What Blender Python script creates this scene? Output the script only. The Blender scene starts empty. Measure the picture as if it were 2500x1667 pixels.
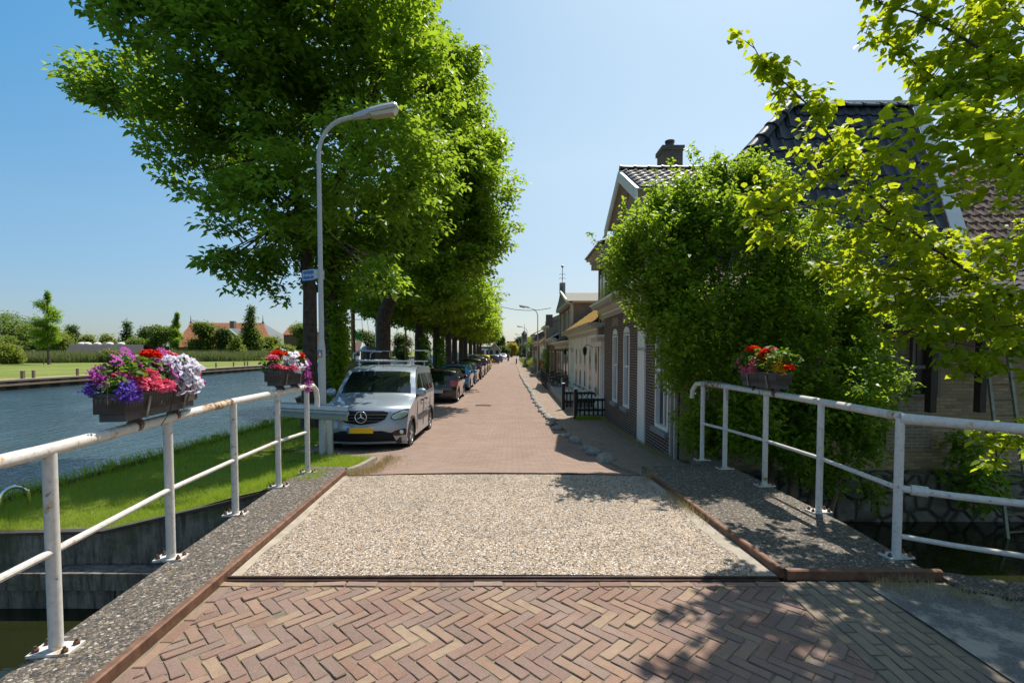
import bpy, bmesh, math, random
import numpy as np
from mathutils import Vector, Matrix, noise
R = math.radians
random.seed(7)
scene = bpy.context.scene
C = scene.collection

# ------------------------------------------------------------------ camera
F = 1215.0; PITCH = 0.0384; PCX = 1250.0; PCY = 902.5
CAMZ = 1.55
cam_d = bpy.data.cameras.new('camera'); cam = bpy.data.objects.new('camera', cam_d); C.objects.link(cam)
cam.location = (0, 0, CAMZ); cam.rotation_euler = (math.pi/2 - PITCH, 0, 0)
cam_d.sensor_width = 36; cam_d.lens = 36*F/2500; cam_d.shift_y = (PCY-833.5)/2500
cam_d.clip_start = 0.05; cam_d.clip_end = 4000
scene.camera = cam
# ------------------------------------------------------------------ sky, sun, exposure
SUN_EL = 60.0; SUN_AZ = 30.0      # azimuth: degrees to the right of straight ahead (+Y)
w = bpy.data.worlds.new("World"); scene.world = w; w.use_nodes = True
nt = w.node_tree; bg = nt.nodes['Background']
sky = nt.nodes.new('ShaderNodeTexSky'); sky.sky_type = 'NISHITA'; sky.sun_disc = False
sky.sun_elevation = R(SUN_EL); sky.sun_rotation = R(SUN_AZ)
sky.air_density = 1.0; sky.dust_density = 0.6; sky.ozone_density = 2.2
mxs = nt.nodes.new('ShaderNodeMix'); mxs.data_type = 'RGBA'; mxs.blend_type = 'MULTIPLY'; mxs.inputs[0].default_value = 1; nt.links.new(sky.outputs[0], mxs.inputs[6]); 
tcs = nt.nodes.new('ShaderNodeTexCoord'); sps = nt.nodes.new('ShaderNodeSeparateXYZ'); rps = nt.nodes.new('ShaderNodeValToRGB')
nt.links.new(tcs.outputs['Generated'], sps.inputs[0]); nt.links.new(sps.outputs[2], rps.inputs[0])
def setramp(rp, stops):
    e = rp.color_ramp.elements
    while len(e) < len(stops): e.new(.5)
    for q, (p_, c_) in zip(e, stops): q.position = p_; q.color = (*c_, 1)
setramp(rps, [(0, (.34, .38, .46)), (.06, (.35, .40, .475)), (.22, (.40, .54, .56)), (.45, (.24, .61, .70)), (1, (.30, .62, .74))])
rp2 = nt.nodes.new('ShaderNodeValToRGB'); nt.links.new(sps.outputs[2], rp2.inputs[0])
setramp(rp2, [(0, (.43, .44, .50)), (.09, (.515, .474, .45)), (.34, (.87, .79, .62)), (.6, (.88, .88, .70)), (1, (.88, .9, .85))])
mrs = nt.nodes.new('ShaderNodeMapRange'); mrs.interpolation_type = 'SMOOTHSTEP'; mrs.inputs[1].default_value = -.85; mrs.inputs[2].default_value = .10; nt.links.new(sps.outputs[0], mrs.inputs[0])
mx2 = nt.nodes.new('ShaderNodeMix'); mx2.data_type = 'RGBA'; nt.links.new(mrs.outputs[0], mx2.inputs[0]); nt.links.new(rps.outputs[0], mx2.inputs[6]); nt.links.new(rp2.outputs[0], mx2.inputs[7])
nt.links.new(mx2.outputs[2], mxs.inputs[7])
nt.links.new(mxs.outputs[2], bg.inputs[0]); bg.inputs[1].default_value = 0.14
sd = bpy.data.lights.new('sun', 'SUN'); sd.energy = 3.9; sd.angle = R(0.5); sd.color = (1, .93, .82)
sun = bpy.data.objects.new('sun', sd); C.objects.link(sun)
sdir = Vector((math.sin(R(SUN_AZ))*math.cos(R(SUN_EL)), math.cos(R(SUN_AZ))*math.cos(R(SUN_EL)), math.sin(R(SUN_EL))))
sun.rotation_euler = sdir.to_track_quat('Z', 'Y').to_euler(); sun.location = (0, 0, 30)
scene.view_settings.view_transform = 'Standard'; scene.view_settings.look = 'None'
scene.view_settings.exposure = 0.78; scene.view_settings.gamma = 1
scene.render.engine = 'CYCLES'

# ------------------------------------------------------------------ photo pixel -> world
def ray(px, py):
    dx = (px-PCX)/F; dy = -(py-PCY)/F
    return Vector((dx, math.cos(PITCH)+dy*math.sin(PITCH), -math.sin(PITCH)+dy*math.cos(PITCH)))
def W(px, py, Y):
    d = ray(px, py); return Vector((0, 0, CAMZ)) + d*(Y/d.y)
def G(px, py, z):
    d = ray(px, py); return Vector((0, 0, CAMZ)) + d*((z-CAMZ)/d.z)
ZS = -0.65; ZW = -1.35; ZD = -0.045; YA = 3.45; YB = 6.3
def hz(y):
    if y <= YB: return ZD
    return ZD + (ZS-ZD)*(1-math.exp(-(y-YB)/2.5))
def GS(px, py):            # hits the street surface
    p = G(px, py, -.4)
    for _ in range(12): p = G(px, py, hz(p.y))
    return p

# ------------------------------------------------------------------ naming helpers
def tag(o, label=None, cat=None, group=None, kind=None):
    if label: o['label'] = label
    if cat: o['category'] = cat
    if group: o['group'] = group
    if kind: o['kind'] = kind
    return o
def thing(name, label, cat, loc=(0, 0, 0), rz=0, group=None):
    o = bpy.data.objects.new(name, None); C.objects.link(o)
    o.location = loc; o.rotation_euler = (0, 0, rz); o.empty_display_size = .2
    return tag(o, label, cat, group)
def children(o): return [c for c in bpy.data.objects if c.parent == o]
def copy_tree(o, kids=None, parent=None):
    c = o.copy(); C.objects.link(c); c.parent = parent
    for ch in (kids[o.name] if kids and o.name in kids else children(o)):
        copy_tree(ch, kids, c)
    return c

# ------------------------------------------------------------------ mesh builder
class MB:
    def __init__(s): s.v = []; s.f = []
    def add(s, vs, fs):
        n = len(s.v); s.v += [tuple(v) for v in vs]; s.f += [tuple(i+n for i in f) for f in fs]; return s
    def quad(s, a, b, c, d): return s.add([a, b, c, d], [(0, 1, 2, 3)])
    def poly(s, pts): return s.add(pts, [tuple(range(len(pts)))])
    def box(s, x0, x1, y0, y1, z0, z1):
        return s.add([(x0,y0,z0),(x1,y0,z0),(x1,y1,z0),(x0,y1,z0),(x0,y0,z1),(x1,y0,z1),(x1,y1,z1),(x0,y1,z1)],
                     [(0,3,2,1),(4,5,6,7),(0,1,5,4),(1,2,6,5),(2,3,7,6),(3,0,4,7)])
    def cbox(s, c, sx, sy, sz, rot=None, bev=0):
        hx, hy, hz_ = sx/2, sy/2, sz/2
        if bev:
            vs = []
            for z, k in ((-hz_, 0), (hz_-bev, 0), (hz_, bev)):
                vs += [(-hx+k,-hy+k,z),(hx-k,-hy+k,z),(hx-k,hy-k,z),(-hx+k,hy-k,z)]
            fs = [(3,2,1,0)]
            for l in (0, 4):
                for i in range(4): fs.append((l+i, l+(i+1)%4, l+4+(i+1)%4, l+4+i))
            fs.append((8,9,10,11))
        else:
            vs = [(-hx,-hy,-hz_),(hx,-hy,-hz_),(hx,hy,-hz_),(-hx,hy,-hz_),(-hx,-hy,hz_),(hx,-hy,hz_),(hx,hy,hz_),(-hx,hy,hz_)]
            fs = [(0,3,2,1),(4,5,6,7),(0,1,5,4),(1,2,6,5),(2,3,7,6),(3,0,4,7)]
        c = Vector(c)
        return s.add([(rot @ Vector(v) if rot else Vector(v))+c for v in vs], fs)
    def tube(s, pts, rad, n=10, caps=True):
        pts = [Vector(p) for p in pts]; m = len(pts)
        rs = rad if isinstance(rad, (list, tuple)) else [rad]*m
        t0 = (pts[1]-pts[0]).normalized()
        u = t0.cross(Vector((0, 0, 1)));
        if u.length < .05: u = t0.cross(Vector((1, 0, 0)))
        u.normalize(); base = len(s.v)
        for i, p in enumerate(pts):
            t = (pts[min(i+1, m-1)]-pts[max(i-1, 0)]).normalized()
            u = (u - t*u.dot(t)).normalized(); b = t.cross(u)
            for k in range(n):
                a = 2*math.pi*k/n; s.v.append(tuple(p+(u*math.cos(a)+b*math.sin(a))*rs[i]))
        for i in range(m-1):
            for k in range(n):
                a = base+i*n+k; b_ = base+i*n+(k+1)%n; s.f.append((a, b_, b_+n, a+n))
        if caps:
            s.f.append(tuple(base+k for k in range(n))[::-1]); s.f.append(tuple(base+(m-1)*n+k for k in range(n)))
        return s
    def lathe(s, prof, c=(0, 0, 0), n=16, axis='z'):
        base = len(s.v); c = Vector(c)
        for r, h in prof:
            for k in range(n):
                a = 2*math.pi*k/n; x, y = r*math.cos(a), r*math.sin(a)
                v = (x, y, h) if axis == 'z' else ((h, x, y) if axis == 'x' else (x, h, y))
                s.v.append(tuple(Vector(v)+c))
        for i in range(len(prof)-1):
            for k in range(n):
                a = base+i*n+k; b = base+i*n+(k+1)%n; s.f.append((a, b, b+n, a+n))
        s.f.append(tuple(base+k for k in range(n))[::-1]); s.f.append(tuple(base+(len(prof)-1)*n+k for k in range(n)))
        return s
    def prism(s, poly, a, b):      # poly list of 3D points, extruded by vector b-a given as offset vector
        off = Vector(b); n = len(poly); base = len(s.v)
        s.v += [tuple(Vector(p)) for p in poly] + [tuple(Vector(p)+off) for p in poly]
        s.f.append(tuple(base+i for i in range(n))[::-1]); s.f.append(tuple(base+n+i for i in range(n)))
        for i in range(n): s.f.append((base+i, base+(i+1)%n, base+n+(i+1)%n, base+n+i))
        return s
    def build(s, name, mat=None, parent=None, smooth=False, uv=False, fix=True, loc=None, rz=0):
        me = bpy.data.meshes.new(name); me.from_pydata(s.v, [], s.f)
        if fix:
            bm = bmesh.new(); bm.from_mesh(me); bmesh.ops.recalc_face_normals(bm, faces=bm.faces); bm.to_mesh(me); bm.free()
        if uv: boxuv(me)
        if smooth:
            for p in me.polygons: p.use_smooth = True
            if smooth == 'auto':
                try: me.set_sharp_from_angle(angle=R(35))
                except Exception: pass
        o = bpy.data.objects.new(name, me); C.objects.link(o)
        if mat: me.materials.append(mat)
        if parent: o.parent = parent
        if loc: o.location = loc
        if rz: o.rotation_euler = (0, 0, rz)
        return o
def boxuv(me):
    uvl = me.uv_layers.new(name='UVMap')
    for p in me.polygons:
        n = p.normal; ax = max(range(3), key=lambda i: abs(n[i]))
        if ax == 0: a, b = 1, 2
        elif ax == 1: a, b = 0, 2
        else: a, b = 0, 1
        # sloped roofs: along-slope length for v
        k = 1.0
        if ax == 2: pass
        for li in p.loop_indices:
            co = me.vertices[me.loops[li].vertex_index].co
            uvl.data[li].uv = (co[a], co[b])

# ------------------------------------------------------------------ materials
MATS = {}
class NT:
    def __init__(s, name):
        s.m = bpy.data.materials.new(name); s.m.use_nodes = True; s.t = s.m.node_tree
        s.b = s.t.nodes['Principled BSDF']; s.out = s.t.nodes['Material Output']; MATS[name] = s.m
    def n(s, t, **k):
        nd = s.t.nodes.new('ShaderNode'+t)
        for a, v in k.items():
            if a.startswith('i_'):
                key = a[2:]; key = int(key) if key.isdigit() else key
                nd.inputs[key].default_value = v
            else: setattr(nd, a, v)
        return nd
    def l(s, a, b): s.t.links.new(a, b)
    def coord(s, kind='Object', scale=(1, 1, 1), rot=(0, 0, 0)):
        tc = s.n('TexCoord'); mp = s.n('Mapping'); s.l(tc.outputs[kind], mp.inputs[0])
        mp.inputs['Scale'].default_value = scale; mp.inputs['Rotation'].default_value = rot; return mp.outputs[0]
    def noise(s, vec, sc, det=4, rough=.55):
        nd = s.n('TexNoise'); nd.inputs['Scale'].default_value = sc; nd.inputs['Detail'].default_value = det
        nd.inputs['Roughness'].default_value = rough
        if vec is not None: s.l(vec, nd.inputs['Vector'])
        return nd.outputs['Fac']
    def ramp(s, fac, stops, const=False):
        r = s.n('ValToRGB'); s.l(fac, r.inputs[0]); e = r.color_ramp.elements
        if const: r.color_ramp.interpolation = 'CONSTANT'
        while len(e) < len(stops): e.new(.5)
        for el, (p, c) in zip(e, stops):
            el.position = p; el.color = (c[0], c[1], c[2], 1) if isinstance(c, (tuple, list)) else (c, c, c, 1)
        return r.outputs[0]
    def mix(s, fac, a, b, mode='MIX'):
        m = s.n('Mix', data_type='RGBA', blend_type=mode)
        if isinstance(fac, (int, float)): m.inputs[0].default_value = fac
        else: s.l(fac, m.inputs[0])
        for idx, v in ((6, a), (7, b)):
            if isinstance(v, (tuple, list)): m.inputs[idx].default_value = (v[0], v[1], v[2], 1)
            else: s.l(v, m.inputs[idx])
        return m.outputs[2]
    def bump(s, h, st=.5, d=.01, prev=None):
        b = s.n('Bump'); b.inputs['Strength'].default_value = st; b.inputs['Distance'].default_value = d
        s.l(h, b.inputs['Height'])
        if prev is not None: s.l(prev, b.inputs['Normal'])
        s.l(b.outputs[0], s.b.inputs['Normal']); return b.outputs[0]
    def col(s, c):
        if isinstance(c, (tuple, list)): s.b.inputs['Base Color'].default_value = (c[0], c[1], c[2], 1)
        else: s.l(c, s.b.inputs['Base Color'])
    def set(s, **k):
        for a, v in k.items():
            s.b.inputs[{'rough': 'Roughness', 'metal': 'Metallic', 'coat': 'Coat Weight', 'trans': 'Transmission Weight', 'spec': 'Specular IOR Level', 'ior': 'IOR', 'alpha': 'Alpha'}[a]].default_value = v
        return s
def plain(name, c, rough=.6, metal=0, var=.18, sc=6, bump=.15, coat=0, spec=.5):
    m = NT(name); v = m.coord()
    f = m.noise(v, sc, 5, .6)
    dark = tuple(x*(1-var) for x in c); lite = tuple(min(1, x*(1+var)) for x in c)
    m.col(m.ramp(f, [(.3, dark), (.7, lite)])); m.set(rough=rough, metal=metal, coat=coat, spec=spec)
    if bump: m.bump(m.noise(v, sc*12, 3), bump, .003)
    return m.m
def paint_rust(name, base, rust=.62, scale=7, dirt=.25):
    m = NT(name); v = m.coord()
    n1 = m.noise(v, scale, 8, .7); n2 = m.noise(v, scale*5, 5, .6); n3 = m.noise(v, 2.5, 3)
    k = m.ramp(n1, [(rust, 0), (rust+.02, 1)]); edge = m.ramp(n1, [(rust-.07, 0), (rust, 1)])
    d = m.mix(m.ramp(n2, [(.45, 0), (.75, dirt)]), base, (.25, .22, .17))
    d = m.mix(m.ramp(n2, [(.66, 0), (.68, .75)]), d, (.09, .07, .055))
    d = m.mix(m.ramp(n3, [(.4, 0), (.7, dirt*.7)]), d, (.42, .36, .26))
    c = m.mix(edge, d, (.45, .27, .12)); c = m.mix(k, c, (.13, .05, .025))
    m.col(c); m.set(rough=.45)
    m.bump(n2, .25, .002); return m.m
def leafmat(name, dark, lite, trans, tw=.45, rough=.45):
    m = NT(name); g = m.n('NewGeometry')
    c = m.ramp(g.outputs['Random Per Island'], [(0, dark), (.55, tuple((a+b)/2 for a, b in zip(dark, lite))), (1, lite)])
    v = m.coord(); nz = m.noise(v, .7, 3)
    c = m.mix(m.ramp(nz, [(.35, 0), (.7, .35)]), c, lite)
    m.col(c); m.set(rough=rough+.06, spec=.22)
    tr = m.n('BsdfTranslucent'); tc = m.mix(g.outputs['Random Per Island'], trans, tuple(x*.72 for x in trans)); m.l(tc, tr.inputs[0])
    mx = m.n('MixShader'); mx.inputs[0].default_value = tw
    m.l(m.b.outputs[0], mx.inputs[1]); m.l(tr.outputs[0], mx.inputs[2]); m.l(mx.outputs[0], m.out.inputs[0])
    return m.m
def brickmat(name, c1, c2, mortar, bw=.21, bh=.065, ms=.009, bias=-.1, bumps=.7, kind='UV', moss=0, stain=.25, rot=0, var=None, sq=None):
    m = NT(name); v = m.coord(kind, rot=(0, 0, rot))
    b = m.n('TexBrick'); m.l(v, b.inputs['Vector'])
    b.inputs['Scale'].default_value = 1; b.inputs['Brick Width'].default_value = bw; b.inputs['Row Height'].default_value = bh
    b.inputs['Mortar Size'].default_value = ms; b.inputs['Mortar Smooth'].default_value = .25; b.inputs['Bias'].default_value = bias
    b.inputs['Color1'].default_value = (*c1, 1); b.inputs['Color2'].default_value = (*c2, 1); b.inputs['Mortar'].default_value = (*mortar, 1)
    o = m.coord('Object'); n1 = m.noise(o, 1.2, 6, .65); n2 = m.noise(o, 22, 4, .6)
    c = m.mix(m.ramp(n2, [(.3, .0), (.75, .55)]), b.outputs[0], tuple(x*.55 for x in c1))
    c = m.mix(m.ramp(n1, [(.42, 0), (.72, stain)]), c, tuple(x*1.35+.03 for x in c2))
    if moss: c = m.mix(m.ramp(n1, [(.5-moss*.1, 0), (.62, moss)]), c, (.09, .12, .03))
    m.col(c); m.set(rough=.85, spec=.3)
    inv = m.n('Math', operation='SUBTRACT'); inv.inputs[0].default_value = 1; m.l(b.outputs['Fac'], inv.inputs[1])
    ad = m.n('Math', operation='MULTIPLY_ADD'); m.l(n2, ad.inputs[0]); ad.inputs[1].default_value = .5; m.l(inv.outputs[0], ad.inputs[2])
    m.bump(ad.outputs[0], bumps, .008); return m.m
def pebble(name, matrix, cols, sc=46, cover=.47, dirtc=(.1, .09, .07), dirt=.3):
    m = NT(name); v = m.coord('Object', (1, 1, 1))
    wv = m.n('TexNoise'); m.l(v, wv.inputs['Vector']); wv.inputs['Scale'].default_value = 30
    va = m.n('VectorMath', operation='MULTIPLY_ADD'); m.l(wv.outputs['Color'], va.inputs[0]); va.inputs[1].default_value = (.012,)*3; m.l(v, va.inputs[2])
    vo = m.n('TexVoronoi', feature='F1'); vo.inputs['Scale'].default_value = sc; m.l(va.outputs[0], vo.inputs['Vector'])
    vo2 = m.n('TexVoronoi', feature='F1'); vo2.inputs['Scale'].default_value = sc*1.9; m.l(va.outputs[0], vo2.inputs['Vector'])
    bw = m.n('SeparateColor'); m.l(vo.outputs['Color'], bw.inputs[0])
    bw2 = m.n('SeparateColor'); m.l(vo2.outputs['Color'], bw2.inputs[0])
    pc = m.ramp(bw.outputs[0], cols, True)
    pc2 = m.ramp(bw2.outputs[1], cols, True)
    mk = m.ramp(vo.outputs['Distance'], [(cover, 1), (cover+.08, 0)])
    mk2 = m.ramp(vo2.outputs['Distance'], [(cover-.05, .85), (cover+.03, 0)])
    sel = m.ramp(bw.outputs[1], [(.2, 0), (.22, 1)])
    n1 = m.noise(v, 1.1, 5, .6); n2 = m.noise(v, 60, 4)
    mc = m.mix(n2, tuple(x*.75 for x in matrix), matrix)
    c = m.mix(mk2, mc, pc2)
    mk_ = m.mix(1, mk, sel, 'MULTIPLY')
    c = m.mix(mk_, c, pc)
    c = m.mix(m.ramp(n1, [(.45, 0), (.75, dirt)]), c, dirtc)
    m.col(c); m.set(rough=.8)
    h = m.mix(.5, mk_, mk2, 'ADD')
    m.bump(h, .8, .008); return m.m

M = {}
M['white_rail'] = paint_rust('white_paint_rusty', (.62, .60, .565), .665, 6, .40)
M['rust'] = plain('rusty_steel', (.15, .075, .045), .65, .2, .45, 14, .4)
M['darksteel'] = plain('dark_steel', (.10, .065, .055), .35, .5, .3, 12)
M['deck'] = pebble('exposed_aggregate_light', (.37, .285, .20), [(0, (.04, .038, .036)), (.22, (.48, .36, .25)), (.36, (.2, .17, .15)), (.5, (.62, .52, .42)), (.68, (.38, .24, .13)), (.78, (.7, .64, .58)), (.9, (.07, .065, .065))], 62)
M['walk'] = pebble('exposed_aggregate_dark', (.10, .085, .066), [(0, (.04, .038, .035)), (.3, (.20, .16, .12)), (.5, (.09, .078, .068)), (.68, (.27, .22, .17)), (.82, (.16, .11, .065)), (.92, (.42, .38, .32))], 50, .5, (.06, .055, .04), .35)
M['cem'] = plain('smooth_cement', (.33, .285, .225), .85, 0, .2, 9, .3)
M['concrete'] = plain('weathered_concrete', (.27, .23, .17), .9, 0, .55, 4, .5)
M['kerbstone'] = plain('old_kerbstone', (.24, .21, .165), .9, 0, .4, 7, .5)
mw = NT('stained_concrete'); vw = mw.coord(); a1 = mw.noise(vw, 3.5, 8, .7); a2 = mw.noise(mw.coord('Object', (6, 6, .8)), 2.2, 6, .65); a3 = mw.noise(vw, 28, 5, .7); a4 = mw.noise(vw, 1.1, 4, .6)
cw = mw.mix(mw.ramp(a1, [(.35, 0), (.65, 1)]), (.12, .10, .078), (.27, .24, .19)); cw = mw.mix(mw.ramp(a2, [(.45, 0), (.62, .85)]), cw, (.05, .045, .036)); cw = mw.mix(mw.ramp(a2, [(.2, .6), (.36, 0)]), cw, (.48, .46, .42))
cw = mw.mix(mw.ramp(a4, [(.52, 0), (.64, .7)]), cw, (.07, .085, .02)); cw = mw.mix(mw.ramp(a3, [(.6, 0), (.72, .5)]), cw, (.33, .30, .25)); mw.col(cw); mw.set(rough=.9); mw.bump(a3, .8, .01, mw.bump(a1, .6, .03)); M['concrete'] = mw.m
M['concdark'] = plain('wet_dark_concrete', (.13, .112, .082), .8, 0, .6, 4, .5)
M['asphalt_x'] = pebble('old_grey_cobble_asphalt', (.2, .19, .18), [(0, (.09, .09, .09)), (.4, (.2, .2, .2)), (.7, (.3, .29, .28)), (.9, (.13, .12, .11))], 30, .4, (.09, .09, .08), .5)
M['sand'] = plain('joint_sand', (.17, .14, .095), .95, 0, .3, 14, .5)
M['wood'] = plain('weathered_wood', (.16, .12, .08), .8, 0, .4, 10, .4)
M['darkwood'] = plain('dark_timber', (.045, .035, .028), .8, 0, .4, 8, .4)
M['bark'] = plain('bark', (.075, .055, .042), .9, 0, .5, 9, 1.0)
M['white'] = plain('white_paint', (.78, .77, .73), .5, 0, .06, 4, .05)
M['cream'] = plain('cream_plaster', (.8, .78, .74), .7, 0, .06, 3, .1)
M['greygreen'] = plain('cream_cornice', (.52, .51, .40), .6, 0, .15, 4, .1)
M['greytrim'] = plain('grey_trim', (.42, .40, .35), .6, 0, .15, 5, .1)
M['black'] = plain('black_paint', (.012, .012, .014), .35, 0, .2, 6, .1)
M['mattblack'] = plain('matt_black_plastic', (.012, .012, .013), .8, 0, .2, 20, .1, 0, .2)
M['rubber'] = plain('tyre_rubber', (.018, .018, .018), .8, 0, .2, 20, .2)
M['plastic'] = plain('anthracite_plastic', (.055, .057, .062), .45, 0, .15, 8, .1)
M['greyplastic'] = plain('grey_plastic', (.17, .165, .16), .5, 0, .1, 8, .1)
M['chrome'] = plain('chrome', (.75, .75, .76), .12, 1, .03, 3, 0)
M['alu'] = plain('galvanised_steel', (.46, .48, .5), .4, .7, .12, 9, .1)
M['lampgrey'] = paint_rust('grey_lamp_paint', (.52, .54, .56), .71, 6, .35)
M['stone'] = plain('grey_boulder', (.25, .235, .21), .8, 0, .3, 9, .4)
M['bluestone'] = plain('bluestone', (.24, .24, .25), .8, 0, .2, 7, .2)
M['greyplaster'] = plain('grey_render', (.17, .155, .155), .85, 0, .12, 2, .1)
def glassmat(name, c, rough=.03):
    m = NT(name); m.col(c); m.set(rough=rough, spec=.8, coat=.6); m.b.inputs['Coat Roughness'].default_value = .02; return m.m
M['winglass'] = glassmat('window_glass', (.012, .015, .018), .12); M['winglass'].node_tree.nodes['Principled BSDF'].inputs['Coat Weight'].default_value = 0; M['winglass'].node_tree.nodes['Principled BSDF'].inputs['Specular IOR Level'].default_value = .35
M['carglass'] = glassmat('car_glass', (.006, .009, .011))
M['headglass'] = plain('headlight_reflector', (.6, .62, .64), .12, .85, .3, 60, .5)
M['red_lens'] = glassmat('red_lens', (.45, .006, .008), .1)
M['orange'] = plain('orange_lens', (.8, .2, .02), .3)
def carpaint(name, c, metal=.55, rough=.28):
    m = NT(name); v = m.coord(); n = m.noise(v, 900, 1)
    m.col(m.mix(n, tuple(x*.85 for x in c), tuple(min(1, x*1.15) for x in c))); m.set(rough=rough, metal=metal, coat=.9)
    m.b.inputs['Coat Roughness'].default_value = .03; return m.m
M['p_silver'] = carpaint('silver_blue_paint', (.30, .36, .425), .35)
M['p_black'] = carpaint('black_paint_car', (.006, .009, .014), .1, .2)
M['p_blue'] = carpaint('bright_blue_paint', (.02, .27, .55), .35)
M['p_navy'] = carpaint('navy_paint', (.02, .04, .09), .3)
M['p_yellow'] = carpaint('yellow_paint', (.85, .5, .01), 0)
M['p_white'] = carpaint('white_paint_car', (.75, .76, .78), 0)
M['p_grey'] = carpaint('grey_paint_car', (.09, .10, .12), .5)
M['brick_dark'] = brickmat('dark_brown_brick', (.11, .048, .032), (.05, .03, .026), (.46, .42, .36), .22, .062, .0085, 0, .8)
M['brick_red'] = brickmat('red_brown_brick', (.15, .065, .04), (.08, .042, .03), (.32, .28, .23), .22, .062, .008, 0, .7)
M['brick_old'] = brickmat('old_yellow_brick', (.56, .42, .24), (.28, .20, .135), (.32, .28, .22), .2, .06, .010, 0, .9, stain=.5, moss=.25)
M['brick_grey'] = brickmat('grey_brown_brick', (.34, .28, .21), (.19, .15, .12), (.42, .38, .31), .2, .06, .009, 0, .9, stain=.3)
M['brick_chim'] = brickmat('chimney_brick', (.15, .12, .10), (.10, .085, .075), (.2, .17, .15), .2, .06, .009)
M['road'] = brickmat('clinker_road', (.35, .24, .19), (.235, .16, .13), (.17, .145, .10), .2, .062, .007, .1, .9, 'Object', stain=.35)
M['footway'] = brickmat('clinker_footway', (.34, .25, .19), (.22, .165, .13), (.22, .18, .13), .2, .065, .008, 0, .8, 'Object', stain=.35, rot=R(90))
# ================================================================== GROUND / WATER / DECK
def structure(o): o['kind'] = 'structure'; return o
# ---- sky-reflecting water
m = NT('river_water'); v = m.coord('Object', (2.3, .85, 1)); v2 = m.coord('Object', (1, 1, 1))
n1 = m.n('TexNoise'); m.l(v, n1.inputs['Vector']); n1.inputs['Scale'].default_value = 1.5; n1.inputs['Detail'].default_value = 4; n1.inputs['Roughness'].default_value = .62
n2 = m.n('TexNoise'); m.l(v2, n2.inputs['Vector']); n2.inputs['Scale'].default_value = .35; n2.inputs['Detail'].default_value = 3
md = m.n('Math', operation='MULTIPLY'); m.l(n1.outputs[0], md.inputs[0]); m.l(m.ramp(n2.outputs[0], [(.3, .45), (.65, 1)]), md.inputs[1])
m.col((.035, .066, .072)); m.set(rough=.05, spec=.5, ior=1.33) ; m.b.inputs['IOR'].default_value = 1.33
m.bump(md.outputs[0], 1.0, .16); M['water'] = m.m
m = NT('canal_water'); v = m.coord('Object', (1, 1, 1))
m.col((.014, .017, .006)); m.set(rough=.05, ior=1.33); m.bump(m.noise(v, 3.0, 3), .35, .02); M['canal'] = m.m
# ---- grass ground
def grassground(name, c1, c2, c3):
    m = NT(name); v = m.coord(); n1 = m.noise(v, .8, 6, .65); n2 = m.noise(v, 25, 5, .7); n3 = m.noise(v, .12, 3)
    c = m.mix(m.ramp(n1, [(.35, 0), (.65, 1)]), c1, c2); c = m.mix(m.ramp(n2, [(.35, .5), (.7, 0)]), c, tuple(x*.5 for x in c1))
    c = m.mix(m.ramp(n3, [(.45, 0), (.7, .5)]), c, c3); m.col(c); m.set(rough=.95, spec=.15); m.bump(n2, 1, .03); return m.m
M['lawn'] = grassground('mown_lawn', (.14, .19, .035), (.19, .23, .045), (.25, .25, .08))
M['grass'] = grassground('verge_grass_soil', (.13, .19, .025), (.21, .25, .045), (.30, .26, .11))
M['land'] = grassground('land', (.06, .08, .025), (.09, .11, .03), (.1, .11, .05))
M['mossy'] = None
b = MB(); b.quad((-2600, -400, ZW), (-6.9, -400, ZW), (-6.9, 2600, ZW), (-2600, 2600, ZW))
structure(b.build('river_water', M['water'], fix=False))
b = MB(); b.quad((-6.9, -1, ZW), (60, -1, ZW), (60, 8.8, ZW), (-6.9, 8.8, ZW))
structure(b.build('canal_water', M['canal'], fix=False))
# ---- land beyond, heights: general sheet
b = MB()
ys = [9.2, 12, 16, 25, 60, 150, 400, 1200, 2600]
def shx(y): return 1.0
for i in range(len(ys)-1):
    b.quad((-4.2, ys[i], ZS-.03 if ys[i] > 12 else hz(ys[i])-.06), (2600, ys[i], ZS-.03 if ys[i] > 12 else hz(ys[i])-.06), (2600, ys[i+1], ZS-.03), (-4.2, ys[i+1], ZS-.03))
b.quad((-4.2, 8.7, -1.6), (2600, 8.7, -1.6), (2600, 9.2, hz(9.2)-.06), (-4.2, 9.2, hz(9.2)-.06))
structure(b.build('ground', M['land'], fix=False))
# ---- street surface
def strip(name, xs, yy, zf, mat, sub=None):
    b = MB(); n = len(xs)
    for y in yy:
        for x in xs: b.v.append((x, y, zf(x, y)))
    for j in range(len(yy)-1):
        for i in range(n-1): a = j*n+i; b.f.append((a, a+1, a+n+1, a+n))
    o = b.build(name, mat, fix=False); o['kind'] = 'structure'; return o
yy = [YB+.02+.25*i for i in range(40)] + [17, 20, 25, 32, 40, 55, 75, 100, 140, 200]
def kerbx(y):    # right-hand road edge
    pts = [(6.3, 1.72), (9, 1.68), (11.7, 1.53), (17.9, 1.07), (45, .75), (81, .60), (200, -.1)]
    for (a, xa), (c, xc) in zip(pts, pts[1:]):
        if y <= c: return xa+(xc-xa)*(y-a)/(c-a)
    return pts[-1][1]
def leftx(y): return -4.25 if y > 10.4 else (-2.15 - .1*(y-6.1))
b = MB()
for y in yy:
    lx = -4.25-.007*y if y > 10.3 else (-2.12 if y < 6.2 else (-2.2-.09*(y-6.1) if y < 9.1 else -2.5-1.75*((y-9.1)/1.2)))
    crown = .04
    for k in range(9):
        t = k/8; x = lx+(kerbx(y)-lx)*t; b.v.append((x, y, hz(y)+crown*(1-(2*t-1)**2)))
n = 9
for j in range(len(yy)-1):
    for i in range(n-1): a = j*n+i; b.f.append((a, a+1, a+n+1, a+n))
structure(b.build('street', M['road'], fix=False, smooth=True))
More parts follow.
